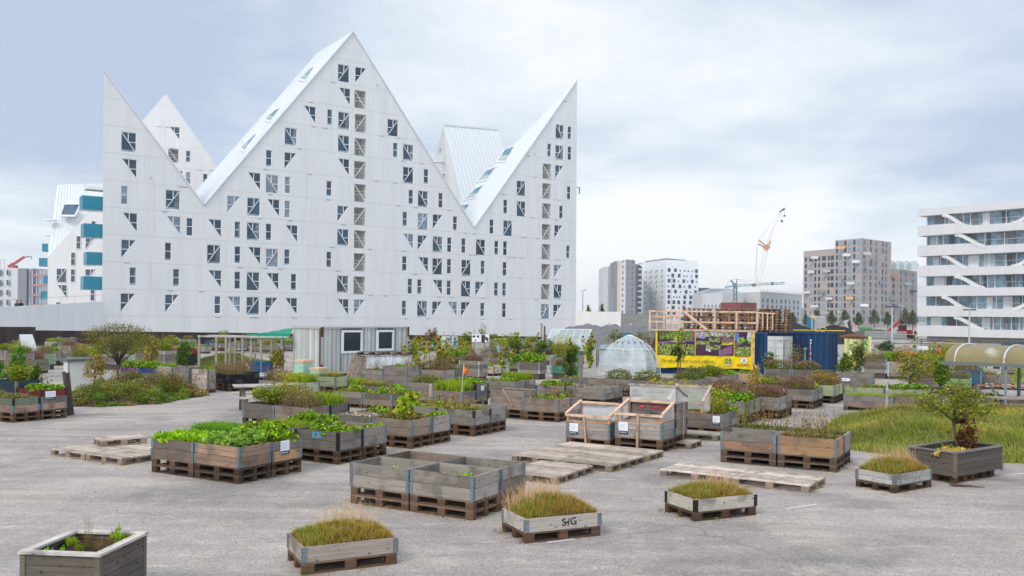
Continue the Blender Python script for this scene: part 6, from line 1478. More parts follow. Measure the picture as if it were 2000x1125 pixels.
# mid distance blocks, each with the words that single it out
WT = [(.34, .31, .285), (.30, .275, .25)]
BL = [
 ('the yellow-green herb block by the picnic table', (602, 847), {(0, 0): dict(plant='dry', tints=[(.36, .29, .25), (.30, .24, .20)], pz=1.0), (0, 1): dict(plant='bush', pz=.85), (1, 0): dict(plant='grassy', tints=[(.16, .155, .15)], brk=(.02, .02, .02)), (1, 1): dict(plant='yellow', pz=1.1)}, dict(tiers=2, fill=.9)),
 ('the squash block left of the grey stalk block', (804, 877), {(0, 0): dict(plant='squash', pz=1.2), (0, 1): dict(plant='stones', fill=.92), (1, 0): dict(plant='low', tints=[(.38, .36, .34), (.36, .34, .32)]), (1, 1): dict(plant='low')}, dict(tiers=2, fill=.85)),
 ('the withered stalk block', (926, 853), {(0, 0): dict(plant='stalks', brk=[(.36, .45, .47), (.10, .04, .035)]), (0, 1): dict(plant='low', pz=1.0), (1, 0): dict(fill=.7), (1, 1): dict(plant='stalks', pz=.8)}, dict(tiers=2, fill=.88, tints=[(.30, .285, .27), (.31, .295, .28)])),
 ('tall three-tier crate with a nailed diagonal board', (1023, 819), {(0, 0): dict(tiers=3, fill=.95, tints=[(.36, .30, .26), (.33, .28, .245), (.38, .32, .28)])}, dict()),
 ('the pinkish plank block beside the left cold frame', (1091, 825), {(0, 0): dict(plant='low', tints=[(.38, .31, .26), (.36, .29, .25)]), (1, 0): dict(plant='weeds')}, dict(tiers=2, fill=.92)),
 ('the flagged grass box pair', (902, 806), {(0, 0): dict(plant='grassy', tints=[(.27, .255, .24)]), (1, 0): dict(plant='leafy', tiers=3, tints=[(.20, .195, .185)], brk=(.03, .03, .03), pz=.7, notice=('A', .3, .3, .2, .22))}, dict(tiers=2, fill=.95)),
 ('low strawberry-leaf block behind the herb block', (765, 802), {(0, 0): dict(plant='low', pz=1.4), (0, 1): dict(plant='low', pz=1.6), (1, 0): dict(plant='low')}, dict(tiers=2, fill=.95, npal=1)),
 ('the low brown-leaf block before the leaning deck', (790, 775), {(0, 0): dict(plant='low'), (0, 1): dict(plant='yellow', pz=.4), (0, 2): dict(plant='grassy', pz=.8)}, dict(tiers=1, fill=.9, npal=1)),
 ('tall box with a pale nailed slat left of the flag', (850, 800), {(0, 0): dict(tiers=3, plant='sunny', pz=.7)}, dict(fill=.95)),
 ('the four-tier pair in front of the white bags', (795, 768), {(0, 0): dict(tiers=4, plant='low', tints=[(.32, .29, .27)]), (0, 1): dict(tiers=3, plant='weeds')}, dict(fill=.95)),
 ('the brown-stemmed pair behind the flag', (868, 765), {(0, 0): dict(tiers=3, plant='dry', tints=[(.38, .34, .30), (.30, .28, .27)]), (0, 1): dict(tiers=3, plant='dry'), (1, 0): dict(tiers=3, plant='weeds')}, dict(fill=.95)),
 ('the weedy grey row left of the lettered blue-bracket box', (1005, 780), {(0, 0): dict(plant='leafy', pz=.4), (0, 1): dict(plant='red', pz=.2), (1, 0): dict(plant='grassy')}, dict(tiers=2, fill=.95)),
 ('box with bright blue brackets and dark lettering', (1104, 792), {(0, 0): dict(plant='leafy', pz=.6, brk=(.015, .16, .28), text=('B', 'GRUNDFOS X', .6, .30, .10, (.05, .05, .08)))}, dict(tiers=2, fill=.97, tints=[(.34, .31, .28)])),
 ('the clean grey pair right of the lettered box', (1180, 797), {(0, 0): dict(tints=[(.33, .31, .29)], fill=.8), (1, 0): dict(tints=[(.30, .28, .26)])}, dict(tiers=2)),
 ('the knotty pink pair behind the tall post', (1200, 776), {(0, 0): dict(tints=[(.38, .31, .27)], fill=.75), (0, 1): dict(plant='low')}, dict(tiers=2)),
 ('the red and white flower pair before the dome', (1285, 778), {(0, 0): dict(plant='white'), (0, 1): dict(plant='red')}, dict(tiers=2, fill=1)),
 ('the weathered pair behind the milky film cover', (1362, 776), {(0, 0): dict(plant='purple'), (0, 1): dict(fill=.8), (1, 0): dict(plant='purple', pz=1.3)}, dict(tiers=2, fill=.9)),
 ('the pale three-box row under the yellow banner', (1408, 768), {(0, 0): dict(plant='bush', tints=[(.38, .35, .32)]), (1, 0): dict(plant='bush'), (2, 0): dict(plant='low', tints=[(.29, .28, .27)])}, dict(tiers=2, fill=.95)),
 ('the whitewashed pair painted with eyes', (1478, 760), {(0, 0): dict(plant='low', tints=[(.50, .46, .42)]), (0, 1): dict(plant='low', tints=[(.50, .46, .42)])}, dict(tiers=2, fill=.95)),
 ('the grey dill block beside the milky film cover', (1411, 848), {(0, 0): dict(plant='yellow', pz=.9, notice=('B', .93, .1, .2, .24)), (1, 0): dict(plant='leafy', pz=.8), (0, 1): dict(plant='yellow'), (1, 1): dict(plant='yellow')}, dict(tiers=2, fill=.92, npal=1)),
 ('the pair with bright green brackets', (1458, 829), {(0, 0): dict(plant='leafy', brk=(.06, .50, .03)), (1, 0): dict(plant='dry', brk=(.06, .50, .03))}, dict(tiers=2, fill=.95, tints=[(.30, .30, .27)])),
 ('the dusky foliage block with a small white notice', (1523, 819), {(0, 0): dict(plant='violet', tints=[(.40, .375, .35), (.31, .29, .27)], notice=('B', .05, .2, .16, .2)), (1, 0): dict(plant='violet'), (0, 1): dict(plant='violet', pz=1.2)}, dict(tiers=2, fill=.97)),
 ('the mottled herb block right of the dusky foliage', (1588.5, 799.5), {(0, 0): dict(plant='violet', pz=1.1, notice=('B', .06, .2, .16, .18)), (0, 1): dict(plant='bush', pz=.7), (1, 0): dict(plant='low'), (1, 1): dict(plant='mixed')}, dict(tiers=2, fill=.97, tints=[(.33, .32, .31), (.24, .22, .21)])),
 ('the pale green painted marigold pair', (1630.6, 788.7), {(0, 0): dict(plant='orange', tints=[(.42, .50, .32)]), (1, 0): dict(plant='orange', tints=[(.50, .52, .30)])}, dict(tiers=2, fill=1)),
 ('the broad pink sedum pair below the blue container', (1600, 762), {(0, 0): dict(plant='pink'), (0, 1): dict(plant='pink', pz=1.1)}, dict(tiers=3, fill=1)),
 ('the four-tier grey crate pair right of the marigolds', (1702, 783), {(0, 0): dict(tiers=4, fill=.98, tints=[(.33, .31, .29)], notice=('B', .1, .4, .3, .16)), (0, 1): dict(tiers=3, plant='mixed')}, dict()),
 ('the long low pair at the back edge of the meadow', (1744, 806), {(0, 0): dict(plant='grassy', pz=.35, tints=[(.34, .27, .23), (.29, .28, .28)])}, dict(tiers=2, fill=.85, npal=1, la=1.0, lb=1.6)),
 ('dark brown box hugging the meadow behind the apple tree', (1835, 809), {(0, 0): dict(plant='low', tints=[(.22, .19, .17), (.27, .21, .18)])}, dict(tiers=2, fill=.85, npal=1, la=1.0, lb=1.6)),
 ('the pale green low pair with potato plants', (1812, 790), {(0, 0): dict(plant='leafy', pz=.7), (0, 1): dict(plant='low', pz=.8)}, dict(tiers=2, fill=1, tints=[(.42, .50, .34)], npal=1, la=1.0, lb=1.5)),
 ('grey box with metal brackets under the shelter', (1958, 806), {(0, 0): dict(plant='low')}, dict(tiers=2, fill=.9, npal=1, la=1.0, lb=1.5)),
 ('box at the right picture edge under the shelter', (2030, 812), {(0, 0): dict(plant='low')}, dict(tiers=2, fill=.9, npal=1, la=1.0, lb=1.5, tints=[(.24, .20, .17)])),
 ('the red and blue painted pair seen under the shelter', (1917, 762), {(0, 0): dict(plant='orange', tints=[(.02, .16, .34), (.01, .22, .36), (.03, .14, .3)]), (0, 1): dict(plant='dry', tints=[(.20, .07, .05)])}, dict(tiers=3, fill=.95)),
 ('the pale green box among roses near the shelter post', (1896, 772), {(0, 0): dict(plant='mixed', tints=[(.30, .50, .24)]), (0, 1): dict(plant='beans')}, dict(tiers=2, fill=.95)),
 ('the grey box with a conical bright green shrub', (2008, 763), {(0, 0): dict(plant='low'), (0, 1): dict(plant='yellow', pz=.4)}, dict(tiers=2, fill=.95)),
 ('the black-painted block of dry stems', (447, 765), {(0, 0): dict(plant='dry', pz=.8), (0, 1): dict(plant='dry', pz=.9), (1, 0): dict(fill=.9, notice=('A', .42, .22, .3, .2)), (1, 1): dict(plant='dry')}, dict(tiers=2, fill=.98, tints=[(.016, .017, .018)], brk=(.03, .035, .04), ang=rad(45), la=.9, lb=1.0)),
 ('the white box dotted with orange and red paint', (406, 768), {(0, 0): dict(plant='low', tints=[(.52, .47, .44)])}, dict(tiers=4, fill=.95, npal=1, ang=rad(72), la=.5, lb=.8)),
 ('the tall grey box between the two dotted boxes', (368, 762), {(0, 0): dict(tints=[(.30, .28, .27)]), (0, 1): dict(plant='low', tints=[(.50, .46, .44)])}, dict(tiers=4, fill=.95, npal=1, ang=rad(66), la=.8, lb=.85)),
 ('the dark blue and green crate block at the left edge', (25, 826), {(0, 0): dict(tiers=2, plant='mixed', pz=.45, tints=[(.37, .28, .235), (.17, .22, .17)], brk=[(.36, .47, .50), (.05, .04, .04)], npal=2), (0, 1): dict(tiers=2, plant='mixed', pz=.5, tints=[(.37, .28, .235), (.14, .22, .15)]), (1, 0): dict(tiers=3, plant='leafy', pz=.6, tints=[(.38, .27, .22), (.19, .19, .19), (.20, .045, .04)], notice=('A', .12, .30, .32, .24), brk=[(.36, .47, .50), (.36, .47, .50), (.10, .04, .04)]), (1, 1): dict(tiers=4, plant='bush', tints=[(.2, .2, .2), (.2, .2, .2), (.05, .08, .11), (.035, .07, .10)])}, dict(fill=.92)),
 ('the light blue painted pair behind the island tree', (304, 751), {(0, 0): dict(plant='leafy', tints=[(.25, .25, .25), (.02, .07, .34)]), (0, 1): dict(plant='leafy', tints=[(.3, .35, .2), (.16, .06, .25)])}, dict(tiers=2, fill=1)),
 ('the blue box with a yellow painted figure', (510, 742), {(0, 0): dict(plant='low', tints=[(.01, .12, .32)])}, dict(tiers=3, fill=.9)),
 ('mint green box of grass behind the picnic table', (596, 775), {(0, 0): dict(plant='grassy', pz=1.1, tints=[(.44, .52, .38)]), (0, 1): dict(plant='dry', tints=[(.3, .28, .27)])}, dict(tiers=2, fill=.97, npal=1)),
 ('the mint green pair under the beehives', (655, 770), {(0, 0): dict(plant='yellow', pz=.3, tints=[(.36, .42, .28)]), (0, 1): dict(fill=.9, tints=[(.36, .42, .28)])}, dict(tiers=2, npal=2, fill=.97)),
 ('the cream crate pair painted with small insects', (965, 735), {(0, 0): dict(plant='squash', pz=.3, tints=[(.62, .60, .52)]), (0, 1): dict(plant='low', tints=[(.62, .60, .52)]), (1, 0): dict(plant='low', tints=[(.62, .60, .52)])}, dict(tiers=2, fill=.9, npal=1)),
]
OCC = []
for desc, near, cells, kw in BL:
    kw = dict(kw); D = G(*near).y; kw.setdefault('fine', 2 if D < 26 else 1)
    cluster(desc, near, cells, **kw); OCC.append((G(*near), 1.9))
for g_ in ((467, 946), (660, 908), (924, 1017), (1634, 923), (1191, 872), (1293, 884)): OCC.append((G(*g_), 1.6))
# painted dots, eyes and insects on three of the boxes
def dots(P, ang, face_w, z0, z1, n, pal, seed, size, label=None, nm='painted_dot', parent=None, oy=-.012):
    mb = MB(); r = random.Random(seed)
    for k in range(n):
        x, z, s = r.uniform(.06, face_w-.06), r.uniform(z0, z1), size*r.uniform(.6, 1.3); mb.prism([(x+s*math.cos(t*math.pi/3+k), z+s*.8*math.sin(t*math.pi/3+k)) for t in range(6)], oy, oy+.004, r.choice(pal))
    return build(nm, mb, M['paint'], parent, P, ang)
PB = {o['label']: o for o in bpy.data.objects if o.name.startswith('planter_box')}
for key, seed, pal, sz, n, H_ in (('white box dotted with orange', 3, [(.7, .3, .02), (.5, .03, .03), (.2, .2, .5), (.6, .4, .05)], .035, 26, .78), ('left-hand box of the tall grey box', 4, [(.1, .1, .15), (.7, .3, .02), (.2, .2, .6), (.6, .1, .1)], .03, 26, .78)):
    for lb_, o in PB.items():
        if key in lb_: dots((-.0, .83, 0), -math.pi/2, .8, .06, H_-.05, n, pal, seed, sz, parent=o); dots((0, 0, 0), 0, .5 if seed == 3 else .8, .06, H_-.05, 18, pal, seed+9, sz, parent=o)
for lb_, o in PB.items():
    if 'small insects' in lb_: dots((0, 1.2, 0), -math.pi/2, 1.2, .05, .35, 14, [(.45, .35, .03), (.12, .1, .05)], hash_(lb_), .04, parent=o, nm='painted_pattern'); dots((0, 0, 0), 0, .8, .05, .35, 9, [(.45, .35, .03), (.12, .1, .05)], 5, .04, parent=o, nm='painted_pattern')
    if 'painted with eyes' in lb_:
        mb = MB()
        for x in (.25, .95): mb.prism([(x+.12*math.cos(t*.52), .27+.10*math.sin(t*.52)) for t in range(12)], -.01, -.004, (.16, .03, .04)); mb.prism([(x+.05*math.cos(t*.52), .28+.05*math.sin(t*.52)) for t in range(12)], -.014, -.01, (.75, .7, .66))
        mb.prism([(.6, .14), (.72, .27), (.6, .40), (.48, .27)], -.01, -.004, (.55, .30, .06)); build('painted_eye', mb, M['paint'], o, (0, 1.2, 0), -math.pi/2)
    if 'yellow painted figure' in lb_: mb = MB(); mb.prism([(.05, .03), (.35, .03), (.42, .18), (.30, .35), (.18, .22)], -.01, -.004, (.72, .5, .12)); mb.prism([(.3, .1), (.5, .25), (.2, .5), (.12, .55)], -.012, -.0105, (.65, .65, .6)); build('painted_figure', mb, M['paint'], o, (0, 1.2, 0), -math.pi/2)
o = PB['tall three-tier crate with a nailed diagonal board']; mb = MB(); mb.bar((-.03, .75, .62), (-.03, .38, .12), .03, .10, up=(1, 0, 0)); build('nailed_board', mb, M['deck'], o, color=(.42, .30, .22))
o = PB['tall box with a pale nailed slat left of the flag']; mb = MB(); mb.box(-.03, -.008, .1, .24, .12, .56); build('nailed_slat', mb, M['deck'], o, color=(.46, .38, .31))

# ------------------------------------------------------------------ the deep garden field of many boxes
RF = random.Random(2024)
KINDS = ['bush', 'leafy', 'yellow', 'dry', 'grassy', 'mixed', 'bush', 'yellow', 'low', 'sunny', 'purple', 'squash', 'weeds', 'orange', 'carrot', 'beans', 'white', 'violet', 'chard', 'low', 'low', 'leafy']
PAINT = [(.30, .40, .26), (.03, .12, .30), (.30, .05, .05), (.45, .42, .36), (.55, .50, .42), (.10, .30, .22), (.02, .02, .02)]
CN = {0: 'grey', 1: 'mint green', 2: 'blue', 3: 'red-brown', 4: 'pale beige', 5: 'cream', 6: 'sea green', 7: 'black'}
def blocked(x0, x1, y):
    """photograph pixel spans that stay free in a row whose ground line is at pixel y"""
    for a, b, ya, yb in ((560, 800, 690, 745), (640, 850, 690, 760), (383, 575, 695, 735), (110, 410, 728, 900), (-50, 140, 790, 900), (1160, 1304, 655, 748), (1262, 1690, 700, 742), (1485, 1690, 690, 745), (1055, 1175, 672, 694),
                         (95, 170, 735, 760), (410, 480, 735, 900), (1840, 2050, 755, 900), (1700, 2100, 660, 712), (1180, 1262, 655, 690), (1262, 1700, 655, 705), (1290, 1500, 690, 760), (22, 75, 680, 700)):
        if x0 < b and x1 > a and ya <= y <= yb: return True
    return False
ROWS = [676, 679, 682.5, 686.5, 691, 696, 701.5, 708, 715, 723, 732, 742]
near_rows = 0
for ri, yr in enumerate(ROWS):
    yb = yr; D = G(1000, yb).y; pxm = F/D; x = -30+RF.uniform(0, 40); k = 0; xmax = 2020
    rowname = f'{ORD[len(ROWS)-1-ri]} garden row'
    while x < xmax:
        nb = RF.choice((1, 2, 2)); na = 1 if D > 60 else RF.choice((1, 2)); w = (nb*1.07+na*.42)*pxm
        if D > 74+max(0, x)/1060*38 or blocked(x, x+w, yb) or RF.random() < .04: x += 9; continue
        Pn = G(x+nb*1.07*pxm, yb)
        if any((Pn-q).length < rr_ for q, rr_ in OCC): x += 10; continue
        for j in range(nb):
            for i in range(na):
                if i and RF.random() < .3: continue
                q = Pn+Vector((math.cos(ANG), math.sin(ANG), 0))*.835*i+Vector((-math.sin(ANG), math.cos(ANG), 0))*1.235*j
                ci = 0 if RF.random() < .86 else RF.randrange(1, 8); t_ = RF.choice((2, 2, 3, 3, 4) if D < 55 else (2, 2, 3)); kd = RF.choice(KINDS)
                if kd in ('tallbush', 'beans', 'darkbush', 'dry') and D > 55 and RF.random() < .75: kd = RF.choice(('low', 'leafy', 'grassy', 'sunny'))
                tin = [RF.choice(GREYS) for _ in range(t_)] if ci == 0 else [PAINT[ci-1]]
                if k < 30: 
                    planter(f'{ORD[k]} box from left in {rowname}', (q.x, q.y), ANG+RF.uniform(-.02, .02), .8, 1.2, tiers=t_, npal=RF.choice((1, 2)), tints=tin, fill=.96, plant=kd, fine=0, pz=RF.uniform(.75, 1.2)*(1.15 if 42 < D < 55 else .85), group='planter boxes in the deep garden field', label=f'{CN[ci]} {["two","three","four"][t_-2]}-tier box, {ORD[k]} from left in the {rowname}')
                    k += 1
        x += w+RF.choice((.15, .3, .8, 1.5))*pxm

# tall characteristic plants and small trees among the boxes
def sunflowers(label, px, py, n, h, seed, spread=.5, name='sunflowers', zb=.5, heads=1.0):
    b = G(px, py); f = FB(seed); r = f.r; 
    for k in range(n):
        x, y = r.normal(0, spread), r.normal(0, spread*.6); hh = h*r.uniform(.72, 1.0)-zb; p = np.array([x, y, 0]); q = p+np.array([r.normal(0, .08), r.normal(0, .08), hh]); f.stems([p]*2, [q]*2, .014, GREEN)
        f.leaves(p+(q-p)*r.uniform(.1, .95, (34, 1))+r.normal(size=(34, 3))*.05, .20, GREEN+YG, up=-.1, w=.42)
        if r.rand() < heads:
            t = np.linspace(0, 2*np.pi, 12, endpoint=False); d = np.array([r.normal(0, .5), -1, .2]); d /= np.linalg.norm(d); a = np.cross(d, [0, 0, 1]); a /= np.linalg.norm(a); b2 = np.cross(a, d); c = q+d*.04
            s = .07*r.uniform(.8, 1.3); R1 = c+np.cos(t)[:, None]*a*s+np.sin(t)[:, None]*b2*s; R2 = c+np.cos(t+.5)[:, None]*a*s*2.7+np.sin(t+.5)[:, None]*b2*s*2.7; L_ = np.roll(R1, -1, 0)
            f.polys(np.stack([R1*.5+c*.5, R2, L_*.5+c*.5], 1)+d*.01, f.cols(12, [(.72, .48, .02), (.66, .40, .02)]), 1); f.polys((R1+d*.015)[None], f.cols(1, [(.09, .05, .02)]), 1)
    o = link(name, f.mesh(name, lm()), None, (b.x, b.y, zb)); tag(o, label, 'sunflowers', 'sunflower clumps'); return o
sunflowers('big leafy sunflower clump right of the cargo cabin', 842, 760, 7, 2.35, 1, .38)
sunflowers('yellow sunflowers left of the big leafy clump', 812, 728, 6, 1.9, 2, .5)
sunflowers('sunflowers in front of the pale wall foot, centre right', 1020, 700, 8, 1.9, 3, .9)
sunflowers('slender sunflowers left of the translucent dome', 1152, 738, 5, 2.3, 4, .3)
sunflowers('small sunflowers beside the cream insect crates', 1013, 738, 4, 1.7, 5, .5)
sunflowers('tall single sunflower standing before the white office building', 1788, 735, 1, 2.6, 6, .05)
sunflowers('sunflowers with dark heads by the grey heap', 1128, 712, 4, 1.9, 7, .5)
def bushy(label, px, py, h, w, pal, seed, name='shrub', n=1500, ls=.09, th=.3, cat='shrub'):
    b = G(px, py); s = b.y/F; return tree(label, (b.x, b.y, .3), h*th, .03, [(0, 0, h*.45, w*s*.5, w*s*.4, h*.32), (w*s*.08, 0, h*.72, w*s*.36, w*s*.3, h*.26)], n, ls, pal, seed, limbs=6, name=name, cat=cat)
bushy('dense dark green shrub left of the weathered post', 1114, 760, 1.75, 34, DARKG+GREEN, 50)
tree('small round-headed tree with a brown trunk before the yellow banner', (G(1324, 758).x, G(1324, 758).y, .3), 1.15, .03, [(-.14, 0, 1.25, .20, .2, .16), (.18, 0, 1.2, .2, .2, .15), (0, 0, 1.45, .24, .2, .14), (-.05, -.05, 1.0, .14, .14, .12)], 700, .07, DARKG+[(.10, .12, .03)], 51, limbs=5, bark=(2.2, 1.1, .7))
bushy('thin leafy sapling rising in front of the banner photographs', 1328, 752, 2.7, 14, GREEN+YG, 52, n=260, ls=.07, name='sapling', cat='sapling')
bushy('dark bushy shrub before the pale yellow container', 1672, 752, 2.0, 34, DARKG+OLIVE, 53)
bushy('feathery green shrub at the left foot of the blue container corner', 1650, 765, 1.5, 30, GREEN, 54)
bushy('round dark shrub left of the pergola', 357, 735, 1.5, 26, DARKG+GREEN, 55)
bushy('pale yellowing shrub behind the left tree', 296, 735, 1.7, 30, YG+DRY, 56)
bushy('tall feathery bright green plant at the left edge', 33, 790, 1.75, 40, [(.10, .24, .03), (.14, .30, .04), (.07, .17, .025)], 57, n=2600, ls=.06)
bushy('second feathery green plant at the far left edge', -5, 792, 1.3, 34, [(.10, .24, .03), (.14, .30, .04), (.07, .17, .025)], 58, n=1800, ls=.06)
bushy('leafy green plant behind the left crate block', 68, 786, 1.0, 24, GREEN, 59, n=900)
bushy('yellowing wild shrub beside the island tree', 185, 775, 1.35, 44, YG+DRY+[(.45, .30, .05)], 60, n=1400, ls=.06)
bushy('yellow and green bush behind the black boxes', 540, 740, 1.2, 30, OLIVE+DRY+YG, 61)
bushy('tall golden dry plant left of the dusky foliage', 1472, 800, 1.25, 26, [(.44, .32, .10), (.36, .27, .08), (.50, .40, .16)], 62, n=1900, ls=.045)
bushy('white flowering bush in front of the grey container door', 1503, 750, 1.3, 28, DARKG+GREEN+[(.6, .55, .6)], 63)
bushy('thorny grey shrub before the blue container', 1556, 745, 1.5, 28, OLIVE+[(.3, .22, .2)], 64, n=500)
bushy('green climbing beans beside the shelter roof end', 1838, 780, 1.45, 30, GREEN+BRIGHT[:1], 65)
bushy('broad wild bush of mixed herbs right of the four-tier crates', 1778, 772, 1.4, 60, OLIVE+GREEN+DRY+YG, 66, n=2600, ls=.07)
bushy('reddish wispy shrub behind the mixed herb bush', 1765, 745, 1.6, 36, [(.35, .18, .12), (.4, .25, .16), (.2, .16, .08)], 67, n=600, ls=.05)
bushy('bright lime green cone-shaped shrub right of the shelter posts', 1988, 775, 1.25, 20, [(.32, .50, .03), (.40, .58, .05)], 68, n=1500, ls=.05)
bushy('leafy green bush under the right end of the shelter', 2000, 745, 1.4, 60, GREEN+YG, 69, n=1500)
bushy('dark evergreen cushion beside the small green cold frame', 1731, 700, 1.2, 34, DARKG, 70, n=1800, ls=.09)
bushy('large green weed growing over the grey heap', 1200, 690, 1.9, 40, GREEN+OLIVE, 71, n=1200)
bushy('second weed clump growing over the grey heap', 1253, 686, 1.7, 36, GREEN+OLIVE, 72, n=1100)
bushy('tall leafy plant between the two painted boards', 941, 690, 2.4, 20, GREEN, 73, n=500)
bushy('green hedge-like plant in front of the brown fence', 912, 690, 1.5, 34, GREEN, 74)
bushy('reddish seeding shrub on top of the back row, centre', 842, 685, 1.9, 30, [(.2, .08, .08), (.16, .13, .06)], 75)
bushy('broad leafy plant in the middle garden, right of the net table', 1000, 722, 1.7, 40, GREEN+DARKG, 76)
bushy('tall green thicket left of the weathered post', 1062, 712, 1.5, 50, GREEN+DARKG, 77, n=1900)
bushy('golden flowering thicket left of the flag', 862, 760, 1.35, 24, YG, 78)
# ------------------------------------------------------------------ pergola, cabin surroundings, furniture
def pergola():
    D = 46.5; o = xy(388, D); ang = rad(-2); root = empty('pergola', o, ang); tag(root, 'long open timber pergola with green netting reaching the cabin', 'pergola')
    s = D/F; X = lambda px: (px-388)*s; H = zt(388, 658, D); c = (.33, .30, .27); W = 1.6
    for px in (389, 423, 442, 460, 475, 492, 511, 532, 552): mb = MB(); mb.box(X(px)-.05, X(px)+.05, 0, .1, 0, H); build('post', mb, M['deck'], root, color=jit(c, RB))
    for px in (423, 475, 532): mb = MB(); mb.box(X(px)+.1, X(px)+.18, W, W+.08, 0, H); build('post', mb, M['deck'], root, color=jit(c, RB))
    for y in (.05, W): mb = MB(); mb.bar((X(386), y, H+.04), (X(566), y, H+.02), .07, .09); build('beam', mb, M['deck'], root, color=(.50, .50, .47))
    mb = MB(); mb.bar((X(392), W, H*.57), (X(520), W, H*.55), .05, .08); mb.bar((X(520), .05, H*.5), (X(566), .05, H*.5), .05, .08); build('rail', mb, M['deck'], root, color=(.42, .40, .37))
    mb = MB(); n = 20; V = []
    for i in range(n+1):
        t = i/n; x = X(470)+(X(567)-X(470))*t; zt_ = H+.1+.42*t**1.3+.03*math.sin(i*1.3); V += [(x, -.05, H-.0-.06*abs(math.sin(i*1.1))), (x, .8, zt_), (x, 1.7, zt_+.02)]
    mb.add(V, [(i*3+j, (i+1)*3+j, (i+1)*3+j+1, i*3+j+1) for i in range(n) for j in range(2)]); build('netting', mb, mat('green_net', (.0, .22, .13), .7, .2, alpha=.88), root)
pergola()
def picnic(label, px, py, ang, sc=1.0, c=(.50, .49, .47), parts=True):
    b = G(px, py); root = empty('picnic_table', b, ang); tag(root, label, 'picnic table', 'picnic tables'); root.scale = (sc, sc, sc)
    mb = MB(); [mb.box(-.9, .9, -.37+k*.15, -.24+k*.15, .70, .74) for k in range(5)]; build('tabletop', mb, M['deck'], root, color=c)
    for s in (-1, 1): mb = MB(); mb.box(-.9, .9, min(s*.62, s*.88), max(s*.62, s*.88), .42, .46); build('bench', mb, M['deck'], root, color=c)
    for x in (-.65, .65):
        mb = MB(); mb.bar((x, -.15, .68), (x, -.45, 0), .05, .12, up=(1, 0, 0)); mb.bar((x, .15, .68), (x, .45, 0), .05, .12, up=(1, 0, 0)); mb.bar((x+.05, -.85, .38), (x+.05, .85, .38), .05, .10); build('leg', mb, M['deck'], root, color=(.20, .17, .15))
picnic('weathered picnic table with pale boards left of the herb block', 520, 802, rad(22), 1.15)
picnic('brown picnic table standing under the curved shelter', 1990, 822, rad(0), 1.0, (.36, .32, .29))
# beehives
for (px, py, w, h, lb_) in ((592, 760, .95, .62, 'larger mint green beehive with an orange-pink lid'), (623, 762, .82, .30, 'smaller mint green beehive with an orange-pink lid')):
    b = G(px, py); root = empty('beehive', (b.x, b.y, .55), rad(55)); tag(root, lb_, 'beehive', 'mint green beehives'); mb = MB(); mb.box(0, .55, 0, .55, 0, h*.9); mb.box(-.012, 0, .1, .2, h*.5, h*.62, (.6, .7, .6)); build('hive_body', mb, M['paint'], root, color=(.38, .60, .45)); mb = MB(); mb.box(-.02, .57, -.02, .57, h*.9, h*.9+.10); build('lid', mb, M['paint'], root, color=(.72, .45, .28))
# big bags, pallets on them, leaning deck
b = G(714, 743); D = b.y; s = D/F
mb = MB(); n, m_ = 24, 10; V = []
root = empty('bulk_bags', (b.x, b.y, .25), rad(-3)); tag(root, 'white plastic-wrapped bales in front of the cabin', 'bales', kind=None)
for i, (x0, x1) in enumerate(((0, 52), (53, 88))):
    mb = MB(); X0, X1 = x0*s, x1*s; H = .95; pr = []
    for k in range(17):
        t = k/16; y = .9*t; z = H*(math.sin(math.pi*t)**.35); pr.append((y, z))
    nn = 18; V = [(X0+(X1-X0)*i2/nn, y+.04*math.sin(i2*1.7+k), max(0, z*(1-.05*abs(math.sin(i2*.9+k*.5))))) for i2 in range(nn+1) for k, (y, z) in enumerate(pr)]; mb.add(V, [(a*17+q, (a+1)*17+q, (a+1)*17+q+1, a*17+q+1) for a in range(nn) for q in range(16)]); mb.add([V[q] for q in range(17)], [tuple(range(17))]); mb.add([V[nn*17+q] for q in range(17)], [tuple(range(17))])
    build('bag', mb, M['film'], root, color=(.95, .97, 1.0), smooth=True)
for k in range(2): pallet(['left', 'right'][k]+' dark pallet lying on the white wrapped bales', (b.x-.45+k*1.3, b.y+.2), rad(-3), 1.25, .8, 1.22+.02*k, tint=(.13, .105, .09), fine=False)
mb = MB(); [mb.box(k*.17, k*.17+.145, 0, .025, 0, 1.35, jit((1, 1, 1), RB, .2)) for k in range(5)]; mb.box(0, .82, .025, .06, .15, .23); mb.box(0, .82, .025, .06, 1.1, 1.18)
q = G(674, 743); o = build('leaning_deck', mb, M['deck'], None, (q.x, q.y, .05), (rad(-22), rad(12), rad(-4)), color=(.21, .175, .15)); tag(o, 'grey slatted deck leaning against the front of the cabin', 'slatted panel')
